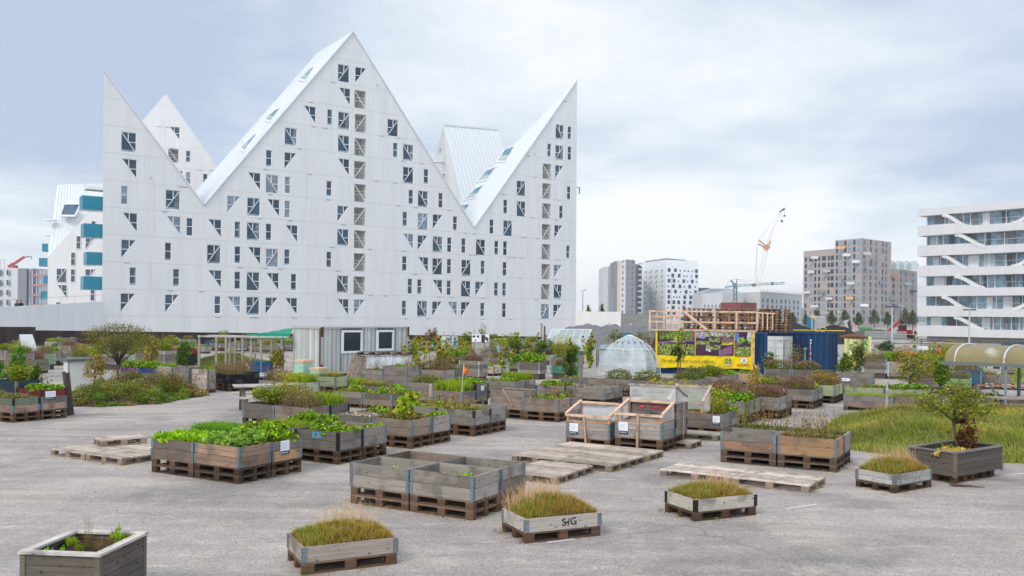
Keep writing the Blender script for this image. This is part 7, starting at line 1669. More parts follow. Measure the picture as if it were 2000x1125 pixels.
# white box, tent frame and benches at left
q = G(133, 768); root = empty('storage_box', (q.x, q.y, .0), rad(38)); tag(root, 'white storage box with a dark lid behind the left crates', 'storage box'); zb = zt(133, 706, q.y); mb = MB(); mb.box(0, .85, 0, .85, .2, zb); mb.box(-.01, .03, -.01, .03, .2, zb, (.4, .4, .4)); build('body', mb, M['paint'], root, color=(.62, .62, .58)); mb = MB(); mb.box(-.08, .95, -.08, .95, zb, zb+.09); build('lid', mb, M['paint'], root, color=(.10, .11, .11))
q = G(50, 705); D = q.y; s = D/F; zt_ = zt(50, 653, D); zb_ = zt(50, 686, D); root = empty('tent_cover', (q.x, q.y, 0), rad(-10)); tag(root, 'white triangular tent-like cover before the brown fence', 'tent cover')
mb = MB(); w = 20*s; mb.add([(-w, 0, zb_), (-w*.35, -.3, zt_), (w*.35, .3, zt_), (0, .6, zb_)], [(0, 1, 2, 3)]); mb.add([(w*.1, -.4, zb_), (w, .3, zb_), (w*.35, .3, zt_), (-w*.35, -.3, zt_)], [(0, 1, 2, 3)]); build('cloth', mb, M['paint'], root, color=(.72, .72, .72)); mb = MB(); mb.box(-w*1.4, w*1.2, -.3, .6, 0, zb_); build('base', mb, M['wood'], root, color=(.36, .34, .32))
for (x0, x1, y0, y1, lb_) in ((112, 149, 658, 678, 'pile of weathered benches before the brown fence'),):
    D = 74; q = xy(x0, D); root = empty('bench_pile', q, rad(-2)); tag(root, lb_, 'bench pile'); s = D/F; mb = MB(); 
    for k in range(5): mb.box(.1*k, (x1-x0)*s-.1*(k % 2), .0, .5, zt(x0, y1, D)+k*.17, zt(x0, y1, D)+k*.17+.08, jit((1, 1, 1), RB, .3))
    mb.box(0, .1, 0, .5, 0, zt(x0, y0, D)); mb.box((x1-x0)*s*.7, (x1-x0)*s*.75, 0, .5, 0, zt(x0, y0, D)); build('plank', mb, M['deck'], root, color=(.30, .28, .26))
# dark leaning board right of the left crates, small pale crate
q = G(137, 812); mb = MB(); mb.box(0, .09, 0, .04, 0, 1.35); mb.box(.07, .2, .06, .09, 0, 1.3); o = build('leaning_board', mb, M['deck'], None, (q.x-.1, q.y, 0), (0, rad(-6), .4), color=(.10, .09, .08)); tag(o, 'dark board leaning beside the left crate block', 'board')
q = G(12, 800); mb = MB(); [mb.box(0, .42, k*.0, .03, k*.1, k*.1+.085) for k in range(4)]; mb.box(0, .04, .03, .3, 0, .4); mb.box(.38, .42, .03, .3, 0, .4); o = build('slatted_crate', mb, M['deck'], None, (q.x-.3, q.y-.5, .70), (0, .2, .4), color=(.48, .46, .44)); tag(o, 'pale slatted crate tilted in the left edge planter', 'crate')
# flag on a thin pole
q = G(901.5, 806); root = empty('pennant', (q.x, q.y, .6), 0); tag(root, 'small orange triangular pennant on a thin white pole', 'flag'); h = zt(905, 714, q.y)-.6
mb = MB(); mb.tube([(0, 0, -.3), (.02, 0, h*.5), (.06, 0, h+.05)], .008, 5); build('pole', mb, M['paint'], root, color=(.75, .75, .68)); mb = MB(); mb.add([(.05, 0, h-.0), (.05, .0, h-.29), (.20, .05, h-.24), (.27, .02, h-.27), (.16, -.03, h-.12)], [(0, 1, 2, 3, 4)]); build('pennant_cloth', mb, M['cloth'], root, color=(.85, .19, .02))
# weathered square post, thin posts
def post(label, px, ybase, ytop, w, c=(.26, .24, .22), name='post'):
    q = G(px, ybase); mb = MB(); mb.box(-w/2, w/2, -w/2, w/2, 0, zt(px, ytop, q.y)); o = build(name, mb, M['deck'], None, (q.x, q.y, 0), .5, color=c); tag(o, label, 'post')
post('thick weathered square post rising among the right-centre boxes', 1134, 778, 695, .11)
post('tall thin pale post before the dark grey heap', 1057, 700, 631, .10, (.42, .34, .26)); post('dark thin post beside the pale one at the grey heap', 1063, 702, 637, .10, (.12, .12, .12))
post('thin white post at the back edge of the meadow', 1732, 812, 749, .05, (.55, .55, .53))
# net table with glass lid
D = G(0+945, 722).y; q = xy(918, D); root = empty('seedling_frame', q, rad(-3)); tag(root, 'tilted wooden glass lid on posts above the cream insect crates', 'cold frame'); s = D/F; z_ = lambda y: zt(945, y, D)
mb = MB(); 
for px, a, b_ in ((918, 735, 678), (957, 735, 680), (931, 722, 697), (968, 715, 698)): mb.box((px-918)*s-.04, (px-918)*s+.04, .0 if px in (918, 957) else 1.0, .08 if px in (918, 957) else 1.08, 0, z_(b_))
build('post', mb, M['deck'], root, color=(.30, .22, .16)); mb = MB(); A_ = [(0, 0, z_(681)), (39*s, 0, z_(681)), (50*s, 1.0, z_(697)), (14*s, 1.0, z_(697))]
for k in range(4): mb.bar(A_[k], A_[(k+1) % 4], .06)
mb.bar((20*s, 0, z_(681)), (32*s, 1.0, z_(697)), .05); build('lid_frame', mb, M['deck'], root, color=(.33, .26, .2)); g = MB(); g.add([(a, b_, c-.03) for a, b_, c in A_], [(0, 1, 2, 3)]); build('lid_glass', g, M['film'], root, color=(.7, .75, .7))
# painted boards in the back row
for (x0, x1, y0, y1, ln, lb_, cols_) in ((863, 894, 657, 674, .4, 'whitewashed board painted with blue shapes before the brown fence', [(.70, .70, .70), (.03, .15, .35)]), (922, 956, 653, 668, .4, 'white boards with black window-like marks before the brown fence', [(.74, .74, .74), (.03, .03, .035)])):
    D = 66; q = xy(x0, D); root = empty('painted_board', q, rad(-5)); tag(root, lb_, 'painted board', 'painted boards by the fence'); s = D/F; L = (x1-x0)*s; a, b_ = zt(x0, y1, D), zt(x0, y0, D)
    mb = MB(); mb.box(0, L, 0, .04, a, b_); mb.box(0, L, .05, .5, 0, a+.1, (.5, .47, .42)); build('board', mb, M['paint'], root, color=cols_[0]); mb = MB(); r = random.Random(x0)
    for k in range(7): x = r.uniform(0, L*.9); z = r.uniform(a, b_-.2); mb.box(x, x+r.uniform(.08, .2), -.012, -.002, z, z+r.uniform(.05, .25))
    mb.box(L*.74, L*.95, -.012-.001, -.0125, a, b_-.05) if x0 < 900 else mb.box(L*.55, L*.75, -.0135, -.0125, a, b_-.03); build('painted_shape', mb, M['paint'], root, color=cols_[1])
    mb = MB(); mb.box(L*.1, L*.1+.07, .05, .1, 0, b_+.35); mb.box(L*.7, L*.7+.07, .05, .1, 0, b_+.35); build('post', mb, M['deck'], root, color=(.5, .36, .25))
# ball on a stick, small glass house, cold frame, wrapped items
q = G(1572, 748); root = empty('ball_post', (q.x, q.y, 0)); tag(root, 'grey ball on a thin post before the blue container', 'ball post'); z1 = zt(1569, 682, q.y); mb = MB(); mb.tube([(0, 0, 0), (0, 0, z1)], .02, 6); build('post', mb, M['paint'], root, color=(.3, .38, .3)); mb = MB(); mb.lathe([(.02, -.09), (.075, -.05), (.09, 0), (.075, .05), (.02, .09)], 12, c=(0, 0, z1)); build('ball', mb, M['matte'], root, color=(.17, .20, .14), smooth=True)
D = 56; q = xy(1169, D); root = empty('glass_shed', q, 0); tag(root, 'little dark glass shed between greenhouse and dome', 'shed'); H = zt(1185, 683, D); mb = MB(); W_ = 34*D/F
for x in (0, W_): 
    for y in (0, 1.0): mb.box(x-.03, x+.03, y-.03, y+.03, 0, H)
mb.bar((0, 0, H), (W_, 0, H), .06); build('frame', mb, M['paint'], root, color=(.06, .08, .10)); g = MB(); g.add([(0, 0, H), (W_, 0, H), (W_-.2, .6, H+.3), (.2, .6, H+.3)], [(0, 1, 2, 3)]); g.box(.03, W_-.03, -.005, .005, .1, H-.05); build('panel', g, M['film'], root, color=(.5, .58, .58))
D = 66; q = xy(1709, D); root = empty('green_cold_frame', q, rad(-6)); tag(root, 'green-rimmed cold frame box with bright seedlings near the pale yellow container', 'cold frame'); H = zt(1725, 688, D); W_ = 33*D/F; mb = MB(); mb.box(0, W_, 0, 1.2, .1, H-.35); build('body', mb, M['paint'], root, color=(.15, .17, .13)); mb = MB(); [mb.bar(a, b_, .07) for a, b_ in (((0, 0, H), (W_, 0, H)), ((0, 1.2, H), (W_, 1.2, H)), ((0, 0, H), (0, 1.2, H)), ((W_, 0, H), (W_, 1.2, H)), ((0, 0, H-.4), (0, 0, H)), ((W_, 0, 0), (W_, 0, H)))]; build('rim', mb, M['paint'], root, color=(.12, .40, .18)); g = MB(); g.box(W_+.02, W_+.03, .05, 1.15, .1, H-.05); build('glass', g, M['clear'], root)
tag(link('seedlings', get_plant('lettuce', 0), None, (q.x+W_/2, q.y+.5, H-.40), 0, scale=(W_/1.15, 1, .8)), 'bright yellow-green seedlings inside the green-rimmed cold frame', 'seedlings')
# ------------------------------------------------------------------ shelter with curved acrylic roof
def shelter():
    D = 30.0; o = xy(1846, 31.0); e = xy(2075, 28.3); ang = math.atan2(e.y-o.y, e.x-o.x); L = (e-o).length; root = empty('shelter', o, ang); tag(root, 'curved yellowish acrylic shelter roof on grey steel posts', 'shelter')
    zg = zt(1880, 709, D); zr = zt(1880, 673, D+1.2); W = 2.3; n = 14; mb = MB(); V = []
    pr = [(W*(1-math.cos(math.pi*k/n))/2, zg+(zr-zg)*math.sin(math.pi*k/n)**.8) for k in range(n+1)]
    segs = 12; V = [(L*i/segs, y, z) for i in range(segs+1) for y, z in pr]; mb.add(V, [(i*(n+1)+k, (i+1)*(n+1)+k, (i+1)*(n+1)+k+1, i*(n+1)+k+1) for i in range(segs) for k in range(n)]); build('roof_sheet', mb, M['plasticroof'], root, smooth=True)
    for x in (.33, 1.9, 3.5): mb = MB(); mb.tube([(x, y, z+.02) for y, z in pr], .035, 6); build('roof_rib', mb, M['paint'], root, color=(.55, .55, .50))
    mb = MB(); mb.box(-.12, L, -.08, .05, zg-.10, zg+.02); mb.box(-.12, L, W-.05, W+.08, zg-.10, zg+.02); mb.bar((-.05, 0, zg-.04), (-.05, W, zg-.04), .06, .08); build('gutter', mb, M['paint'], root, color=(.16, .18, .165))
    for px, y in ((1855, W), (1918.5, W-.0), (1962.5, .05)): 
        x = (xy(px, D-.5)-o).length if px != 1855 else .15
        mb = MB(); mb.tube([(x, y, 0), (x, y, zg-.05)], .045 if px != 1918.5 else .06, 8); build('post', mb, M['paint'], root, color=(.22, .26, .28) if px != 1918.5 else (.14, .18, .21))
    x = (xy(1962.5, D-.5)-o).length; mb = MB(); mb.bar((.35, W-.1, zg-.3), (x-.05, .2, .12), .05); build('brace', mb, M['paint'], root, color=(.34, .37, .38))
    for y in (.3, 1.6): mb = MB(); mb.bar((.2, y, zg-.05), (L, y, zg-.05), .05); build('purlin', mb, M['paint'], root, color=(.2, .23, .24))
shelter()
D = 27.5; mb = MB(); q = xy(1905, 33.5); mb.box(0, 4.2, 0, .14, .0, .06); mb.box(0, 4.2, .0, .05, .72, .77, (1.3, 1.1, .9)); [mb.box(x, x+.06, 0, .06, 0, .72) for x in (.1, 2.1, 4.0)]; o = build('timber_rail', mb, M['deck'], None, tuple(q), rad(-12), color=(.42, .30, .20)); tag(o, 'pale timber rail behind the shelter posts', 'rail')

# ------------------------------------------------------------------ people
def person(label, base, ang, jacket, trousers, hair, pose, s=1.0):
    J = {'pel': (0, 0, .95, .15), 'bel': (0, 0, 1.10, .145), 'che': (0, .0, 1.32, .165), 'nek': (0, 0, 1.50, .055), 'hd1': (0, -.01, 1.60, .085), 'hd2': (0, -.01, 1.70, .085),
         'lh': (.09, 0, .90, .10), 'lk': (.10, -.02, .50, .065), 'la': (.10, .02, .09, .045), 'lt': (.11, -.14, .035, .035), 'rh': (-.09, 0, .90, .10), 'rk': (-.10, -.01, .50, .065), 'ra': (-.10, .03, .09, .045), 'rt': (-.11, -.13, .035, .035),
         'ls': (.19, 0, 1.42, .065), 'le': (.26, -.04, 1.15, .048), 'lw': (.10, -.22, 1.12, .032), 'lp': (.02, -.24, 1.13, .034), 'rs': (-.19, 0, 1.42, .065), 're': (-.26, -.04, 1.15, .048), 'rw': (-.10, -.22, 1.14, .032), 'rp': (-.02, -.25, 1.15, .034)}
    if pose == 'down':
        J.update({'lw': (.27, -.06, .92, .03), 'lp': (.27, -.08, .84, .03), 'rw': (-.27, -.06, .92, .03), 'rp': (-.27, -.08, .84, .03)})
    E = [('pel', 'bel'), ('bel', 'che'), ('che', 'nek'), ('nek', 'hd1'), ('hd1', 'hd2'), ('pel', 'lh'), ('lh', 'lk'), ('lk', 'la'), ('la', 'lt'), ('pel', 'rh'), ('rh', 'rk'), ('rk', 'ra'), ('ra', 'rt'), ('che', 'ls'), ('ls', 'le'), ('le', 'lw'), ('lw', 'lp'), ('che', 'rs'), ('rs', 're'), ('re', 'rw'), ('rw', 'rp')]
    for sd, w in (('l', 1), ('r', -1)):      # fingers and thumb, rooted in the palm
        p = J[sd+'p']; wr = J[sd+'w']; dv = Vector(p[:3])-Vector(wr[:3]); dv.normalize()
        for k in range(5):
            off_ = Vector((.0, .0, (.024-.012*k))) if pose != 'down' else Vector((0, .024-.012*k, 0)); ln = (.045, .06, .065, .06, .045)[k]; a = Vector(p[:3])+off_+dv*.02; b_ = a+dv*ln+Vector((0, -.008, 0))
            J[f'{sd}f{k}'] = (*a, .011); J[f'{sd}g{k}'] = (*b_, .009); E += [(sd+'p', f'{sd}f{k}'), (f'{sd}f{k}', f'{sd}g{k}')]
    names = list(J); me = bpy.data.meshes.new('body'); me.from_pydata([J[k][:3] for k in names], [(names.index(a), names.index(b_)) for a, b_ in E], []); ob = bpy.data.objects.new('body', me); COL.objects.link(ob)
    md = ob.modifiers.new('skin', 'SKIN'); sv = me.skin_vertices[0].data
    for i, k in enumerate(names): sv[i].radius = (J[k][3],)*2 if k not in ('che', 'bel', 'pel') else (J[k][3], J[k][3]*.72)
    sv[0].use_root = True; sub = ob.modifiers.new('sub', 'SUBSURF'); sub.levels = sub.render_levels = 2
    dg = bpy.context.evaluated_depsgraph_get(); m2 = bpy.data.meshes.new_from_object(ob.evaluated_get(dg)); bpy.data.objects.remove(ob)
    vs = np.array([v.co[:] for v in m2.vertices]); polys = [tuple(p.vertices) for p in m2.polygons]; cols_ = []
    for p in polys:
        c = vs[list(p)].mean(0); hand = min(np.linalg.norm(c-np.array(J[k][:3])) for k in ('lp', 'rp'))
        if c[2] > 1.50 or hand < .075: col = (.50, .30, .22)
        elif c[2] > .93 or abs(c[0]) > .2 and c[2] > .8: col = jacket
        elif c[2] > .08: col = trousers
        else: col = (.03, .03, .03)
        cols_.append(col)
    root = empty('person', base, ang); tag(root, label, 'person'); root.scale = (s,)*3
    me2 = mesh_np('body', vs, [len(p) for p in polys], [i for p in polys for i in p], cols_, [M['cloth']], True); link('body', me2, root)
    h = MB(); h.lathe([(.02, .115), (.075, .09), (.10, .03), (.10, -.03), (.085, -.08)], 12, c=(0, .015, 1.70)); build('hair', h, M['matte'], root, color=hair, smooth=True)
    f = MB(); [f.box(x-.011, x+.011, -.105, -.095, 1.66, 1.672, (.06, .05, .05)) for x in (-.03, .03)]; f.add([(-.012, -.095, 1.63), (.012, -.095, 1.63), (0, -.115, 1.632), (0, -.093, 1.665)], [(0, 1, 2), (0, 2, 3), (1, 3, 2)], (.46, .27, .2)); f.box(-.02, .02, -.100, -.094, 1.605, 1.612, (.35, .12, .1)); build('face', f, M['cloth'], root)
    return root
q = AT(1836, 673, 54); person('person in a red jacket with folded arms among the planters', (q.x, q.y, zt(1836, 674, 54)-1.78), rad(10), (.55, .015, .02), (.05, .05, .07), (.16, .08, .04), 'fold')
for px, D, lb_, c in ((33, 91, 'left person in a dark blue jacket on the terrace wall', (.03, .05, .10)), (41, 91.5, 'right person in black on the terrace wall', (.02, .02, .025))):
    q = AT(px, 598, D); person(lb_, (q.x, q.y, zt(px, 586, D)-1.78), rad(170), c, (.03, .03, .04), (.2, .14, .09), 'down')

# ------------------------------------------------------------------ cranes, site stuff, lamps, car
def lattice(mb, a, b, w, step, th=.14, col=(1, 1, 1)):
    a, b = Vector(a), Vector(b); d = (b-a); L = d.length; d.normalize(); u = d.cross(Vector((0, 1, 0))).normalized()*w/2; v = Vector((0, 1, 0))*w/2; n = max(2, int(L/step))
    for s1, s2 in ((1, 1), (1, -1), (-1, 1), (-1, -1)): mb.bar(a+u*s1+v*s2, b+u*s1+v*s2, th, col=col)
    for k in range(n):
        p, q = a+d*L*k/n, a+d*L*(k+1)/n; s = 1 if k % 2 else -1; mb.bar(p+u*s-v, q-u*s-v, th*.7, col=col); mb.bar(p-v*s+u, q+v*s+u, th*.7, col=col)
def crane1():
    D = 520; o = xy(1480, D); root = empty('luffing_crane', o); tag(root, 'tall slanting lattice crane with an orange-brown machinery head', 'crane'); Pp = lambda px, py: AT(px, py, D)-o
    mb = MB(); lattice(mb, Pp(1478, 565), Pp(1497, 486), 1.9, 2.6, .20, (.85, .72, .60)); build('mast', mb, M['paint'], root)
    mb = MB(); lattice(mb, Pp(1499, 484), Pp(1527, 413), 1.3, 2.4, .17, (.95, .84, .74)); build('jib', mb, M['paint'], root)
    mb = MB(); mb.bar(Pp(1494, 487), Pp(1501, 480), 2.0, 2.6, (.45, .24, .10)); mb.bar(Pp(1500, 484), Pp(1504, 470), 1.0, 1.2, (.55, .30, .14)); mb.bar(Pp(1497, 485), Pp(1480, 476), .7, col=(.40, .22, .10)); mb.bar(Pp(1499, 483), Pp(1482, 469), .7, col=(.45, .25, .12)); build('machinery', mb, M['paint'], root)
    mb = MB(); mb.bar(Pp(1523, 414), Pp(1533, 407), 1.0, col=(.1, .11, .12)); mb.bar(Pp(1532, 420), Pp(1532.3, 423), 1.0, col=(.05, .05, .05)); mb.bar(Pp(1527, 430), Pp(1527.3, 434), 1.0, col=(.05, .05, .05)); build('hook_block', mb, M['paint'], root)
    mb = MB(); 
    for a, b in (((1482, 469), (1524, 412)), ((1482, 469), (1481, 478)), ((1480, 478), (1474, 545)), ((1478, 480), (1477, 550)), ((1532, 409), (1532, 420)), ((1524, 414), (1527, 430)), ((1496, 478), (1524, 415))): mb.bar(Pp(*a), Pp(*b), .16, col=(.42, .44, .47))
    build('cable', mb, M['paint'], root)
crane1()
def crane2():
    D = 440; o = xy(1436, D); root = empty('tower_crane', o); tag(root, 'grey-green tower crane with a long level jib', 'crane'); Pp = lambda px, py: AT(px, py, D)-o; c = (.16, .24, .25)
    mb = MB(); lattice(mb, Pp(1436, 612), Pp(1436, 557), 1.3, 2.4, .34, c); build('mast', mb, M['paint'], root)
    mb = MB(); lattice(mb, Pp(1440, 558), Pp(1532, 553), .8, 2.4, .28, (.20, .28, .32)); mb.bar(Pp(1416, 561), Pp(1436, 558), .9, col=(.25, .38, .46)); mb.bar(Pp(1470, 557), Pp(1475, 556.5), 1.6, col=(.12, .2, .22)); mb.bar(Pp(1507, 554), Pp(1510, 553.8), 1.6, col=(.1, .14, .16)); build('jib', mb, M['paint'], root)
    mb = MB(); mb.bar(Pp(1437, 559), Pp(1427, 547), .7, col=c); mb.bar(Pp(1433, 559), Pp(1438, 557), 2.4, col=c); mb.bar(Pp(1439, 558), Pp(1439, 545), .4, col=c); build('cab', mb, M['paint'], root)
    mb = MB(); [mb.bar(Pp(*a), Pp(*b), .12, col=(.4, .42, .45)) for a, b in (((1427, 547), (1418, 560)), ((1439, 545), (1470, 557)), ((1439, 545), (1508, 553)), ((1427, 547), (1439, 545)))]; build('cable', mb, M['paint'], root)
crane2()
D = 260; o = xy(25, D); root = empty('red_crane', o); tag(root, 'small red mobile crane above the scaffolding at far left', 'crane'); Pp = lambda px, py: AT(px, py, D)-o
mb = MB(); mb.bar(Pp(17, 520), Pp(33, 521), 1.2, .8); mb.bar(Pp(22, 515), Pp(26, 519), .8, .8); build('turntable', mb, M['paint'], root, color=(.42, .07, .09)); mb = MB(); mb.bar(Pp(23, 518), Pp(47, 502), .6); mb.bar(Pp(47, 502), Pp(61, 501.5), .25, col=(.4, .4, .4)); mb.bar(Pp(61, 501.5), Pp(61.5, 507), .12, col=(.4, .4, .4)); build('boom', mb, M['paint'], root, color=(.45, .08, .10))
D = 270; o = xy(-4, D); root = empty('rooftop_scaffold', o); tag(root, 'pale rooftop scaffold frame cut by the left picture edge', 'scaffold'); Pp = lambda px, py: AT(px, py, D)-o; mb = MB(); [mb.bar(Pp(-6, y), Pp(9, y), .2) for y in (507, 511, 515)]; mb.bar(Pp(9, 506), Pp(9, 524), .2); mb.bar(Pp(0, 506), Pp(0, 524), .2); build('tube', mb, M['paint'], root, color=(.6, .58, .52))
# dark earth heaps
def heap(label, px0, px1, D, pytop, colr, seed, name='earth_heap', wy=12):
    a, b = xy(px0, D), xy(px1, D); H = zt((px0+px1)/2, pytop, D); n, m = 40, 14; r = np.random.RandomState(seed); V = []; ph = r.uniform(0, 6, 3)
    for i in range(n+1):
        for j in range(m+1):
            t, u = i/n, j/m; h = H*min(1, 4.2*t)**.8*min(1, 4.2*(1-t))**.8*math.sin(math.pi*u)**.7*(.86+.10*math.sin(t*9+ph[0])+.06*math.sin(t*23+ph[1]+u*5)); V.append((a.x+(b.x-a.x)*t-a.x, -wy/2+wy*u, h+.01*r.randn()))
    mb = MB(); mb.add(V, [(i*(m+1)+j, (i+1)*(m+1)+j, (i+1)*(m+1)+j+1, i*(m+1)+j+1) for i in range(n) for j in range(m)]); o = build(name, mb, M['soil'] if colr is None else M['matte'], None, (a.x, a.y, 0), color=colr, smooth=True); tag(o, label, 'heap', 'heaps of earth on the building site')
heap('long dark earth heap behind the blue container', 1440, 1612, 130, 629, (.030, .028, .03), 1)
heap('smaller dark earth heap right of the long one', 1585, 1668, 120, 634, (.028, .026, .028), 2)
heap('brown rubble heap in front of the brown block', 1655, 1760, 150, 643, (.12, .10, .085), 3)
# street furniture on the site
def lamp(label, px, ptop, pbase, D, heads=2, c=(.42, .47, .50)):
    o = xy(px, D); root = empty('street_lamp', o); tag(root, label, 'street lamp', 'street lamps'); zt1 = zt(px, ptop, D); mb = MB(); mb.tube([(0, 0, 0), (0, 0, zt1)], [.11, .07], 8); build('pole', mb, M['paint'], root, color=c)
    for s in ((-1, 1) if heads == 2 else (1,)): mb = MB(); mb.box(min(.1*s, .62*s), max(.1*s, .62*s), -.12, .12, zt1-.02, zt1+.12); build('lamp_head', mb, M['paint'], root, color=(.07, .08, .09))
lamp('tall double-headed lamp right of the pale yellow container', 1742.5, 600, 680, 88); lamp('tall double-headed lamp in front of the white office building', 1893.5, 606, 672, 92)
lamp('thin street lamp before the white dotted high-rise', 1311, 543, 610, 230, 1); lamp('thin street lamp before the grey and white tower', 1195.5, 560, 610, 230, 1); lamp('small street lamp right of the white peaked building', 1138, 567, 600, 190, 1, (.3, .3, .3)); lamp('thin lamp pole before the brown block', 1641, 606, 640, 200, 1, (.3, .32, .32)); lamp('slim pole between the tree tops before the brown block', 1720, 604, 640, 200, 1, (.3, .32, .32))
def P_(px, py, D, o): return AT(px, py, D)-o
D = 170; o = xy(1680, D); root = empty('tank', (o.x, o.y, 0)); tag(root, 'green cylindrical tank trailer before the brown block', 'tank'); mb = MB(); z = zt(1690, 643, D); mb.tube([(0, 0, z), (2.2, 0, z)], [.42, .42], 12); build('drum', mb, M['paint'], root, color=(.04, .25, .07)); mb = MB(); [mb.tube([(x, -.5, .35), (x, .5, .35)], .35, 10) for x in (.4, 1.8)]; mb.box(0, 2.3, -.3, .3, .5, z-.3); build('wheel', mb, M['matte'], root, color=(.03, .03, .03))
D = 150; o = xy(1745, D); root = empty('excavator', o); tag(root, 'red excavator with its long arm raised beside the office building', 'excavator'); mb = MB(); mb.bar(P_(1734, 648, D, o), P_(1757, 627, D, o), .35, .45); mb.bar(P_(1757, 627, D, o), P_(1763, 632, D, o), .5, .5, (.3, .3, .3)); build('arm', mb, M['paint'], root, color=(.42, .08, .06)); mb = MB(); q = P_(1766, 648, D, o); mb.box(q.x-.9, q.x+1.1, -.8, .8, .8, 1.5, (1, .5, .5)); mb.box(q.x-.7, q.x+.1, -.7, .7, 1.5, 2.3, (.3, .5, .6)); mb.box(q.x-1.3, q.x+1.3, -1.1, 1.1, .1, .7, (.1, .4, .4)); build('body', mb, M['paint'], root, color=(.30, .035, .04))
D = 160; o = xy(1632, D); root = empty('broken_frame', o); tag(root, 'bent dark excavator-like steel frame on the earth heaps', 'steel frame'); mb = MB(); [mb.bar(P_(*a, D, o), P_(*b, D, o), .45, col=c) for a, b, c in (((1636, 634), (1647, 630), (.2, .2, .2)), ((1647, 630), (1657, 627), (.5, .5, .5)), ((1657, 627), (1661, 640), (.06, .06, .07)), ((1661, 640), (1659, 648), (.05, .05, .06)), ((1642, 648), (1643, 633), (.4, .4, .38)), ((1652, 648), (1652, 632), (.55, .55, .5)))]; build('steel_arm', mb, M['paint'], root)
D = 190; o = xy(1580, D); mb = MB(); mb.box(0, 1.1, 0, 1.4, 0, zt(1585, 621, D)); o2 = build('site_box', mb, M['paint'], None, tuple(o), color=(.01, .16, .28)); tag(o2, 'small blue site box between the street trees', 'site box'); o = xy(1591, D); mb = MB(); mb.box(0, 2.4, .2, 1.8, 0, zt(1600, 620, D)); mb.add([(0, .2, zt(1600, 620, D)), (2.4, .2, zt(1600, 620, D)), (2.4, 1, zt(1600, 618, D)), (.5, 1, zt(1600, 617, D))], [(0, 1, 2, 3)]); o2 = build('concrete_block', mb, M['conc'], None, tuple(o), color=(.36, .37, .38)); tag(o2, 'grey concrete block right of the blue site box', 'concrete block')
D = 188; o = xy(1586, D); root = empty('yellow_flag', o); tag(root, 'yellow flag on a white pole before the brown block', 'flag'); mb = MB(); z = zt(1586, 611, D); mb.tube([(0, 0, 0), (0, 0, z)], .06, 6); build('flagpole', mb, M['paint'], root, color=(.75, .75, .75)); mb = MB(); mb.add([(0, 0, z), (.35, .1, z-.5), (.75, 0, z-1.0), (.7, .05, z-1.5), (.2, 0, z-1.0), (0, 0, z-.9)], [(0, 1, 2, 3, 4, 5)]); build('flag_cloth', mb, M['cloth'], root, color=(.75, .50, .02))
# site fences
def site_fence(label, pts, h, c, step=2.2, name='site_fence', rails=(1,), panel=None):
    o = pts[0]; root = empty(name, (o.x, o.y, 0)); tag(root, label, 'fence', 'fences on the building site'); pm = MB(); rm = MB()
    for a, b in zip(pts[:-1], pts[1:]):
        L = (b-a).length; n = max(1, int(L/step))
        for k in range(n+1): q = a.lerp(b, k/n)-o; q.z = 0; pm.bar(q, q+Vector((0, 0, h)), .07)
        for f in rails: rm.bar(Vector((a.x-o.x, a.y-o.y, h*f)), Vector((b.x-o.x, b.y-o.y, h*f)), .06, .09)
    build('post', pm, M['paint'], root, color=c); build('rail', rm, M['paint'], root, color=c)
    if panel:
        g = MB(); [g.add([(a.x-o.x, a.y-o.y, .1), (b.x-o.x, b.y-o.y, .1), (b.x-o.x, b.y-o.y, h-.05), (a.x-o.x, a.y-o.y, h-.05)], [(0, 1, 2, 3)]) for a, b in zip(pts[:-1], pts[1:])]; build('mesh_panel', g, M['film'], root, color=panel)
site_fence('translucent mesh site fence behind the lamp at right', [xy(1690, 118), xy(1770, 118)], zt(1730, 648, 118), (.35, .38, .36), panel=(.55, .62, .58))
site_fence('low weathered rail fence along the foot of the office building', [xy(1690, 98), xy(1800, 97), xy(2040, 90)], 1.15, (.16, .11, .09), 4.4, 'rail_fence', (.55, .97))
# debris along the fence, barriers
for i, (px, D, w, h, c, lb_) in enumerate(((1705, 92, 2.6, .7, (.16, .13, .11), 'dark timber debris pile left of the lamp'), (1728, 84, 1.2, .45, (.30, .28, .26), 'grey rubble by the lamp foot'), (1752, 84, 1.6, .9, (.32, .22, .17), 'reddish brick rubble right of the lamp'), (1775, 88, 2.2, .7, (.28, .27, .25), 'grey stone rubble before the office corner'))):
    o = xy(px, D); mb = MB(); r = random.Random(i)
    for k in range(26): x, y, z = r.uniform(0, w), r.uniform(0, 1.2), r.uniform(0, h*.8); s = r.uniform(.12, .34); st = len(mb.v); mb.box(-s, s, -s*.5, s*.5, -s*.3, s*.3, jit((1, 1, 1), r, .35)); mb.xf(Matrix.Translation((x, y, z)) @ Matrix.Rotation(r.uniform(0, 3), 4, 'Z') @ Matrix.Rotation(r.uniform(-.4, .4), 4, 'X'), st)
    ob = build('rubble_pile', mb, M['matte'], None, tuple(o), color=c); tag(ob, lb_, 'rubble')
o = xy(1748, 80); mb = MB(); mb.prism([(0, 0), (1.9, 0), (1.7, .35), (.15, .4)], 0, .5); ob = build('plastic_barrier', mb, M['paint'], None, tuple(o), color=(.85, .12, .05)); tag(ob, 'orange-red plastic sheet lying on the site road', 'barrier')
o = xy(1802, 74); root = empty('wrapped_table', o); tag(root, 'long table wrapped in white plastic beside the person in red', 'table'); mb = MB(); L = 40*74/F; mb.box(0, L, 0, 1, .7, .82); mb.box(0, L*.3, .0, 1, .82, 1.0); build('cover', mb, M['paint'], root, color=(.72, .74, .76)); mb = MB(); [mb.box(x, x+.06, y, y+.06, 0, .7) for x in (.1, L-.2) for y in (.05, .9)]; build('leg', mb, M['paint'], root, color=(.5, .5, .5))
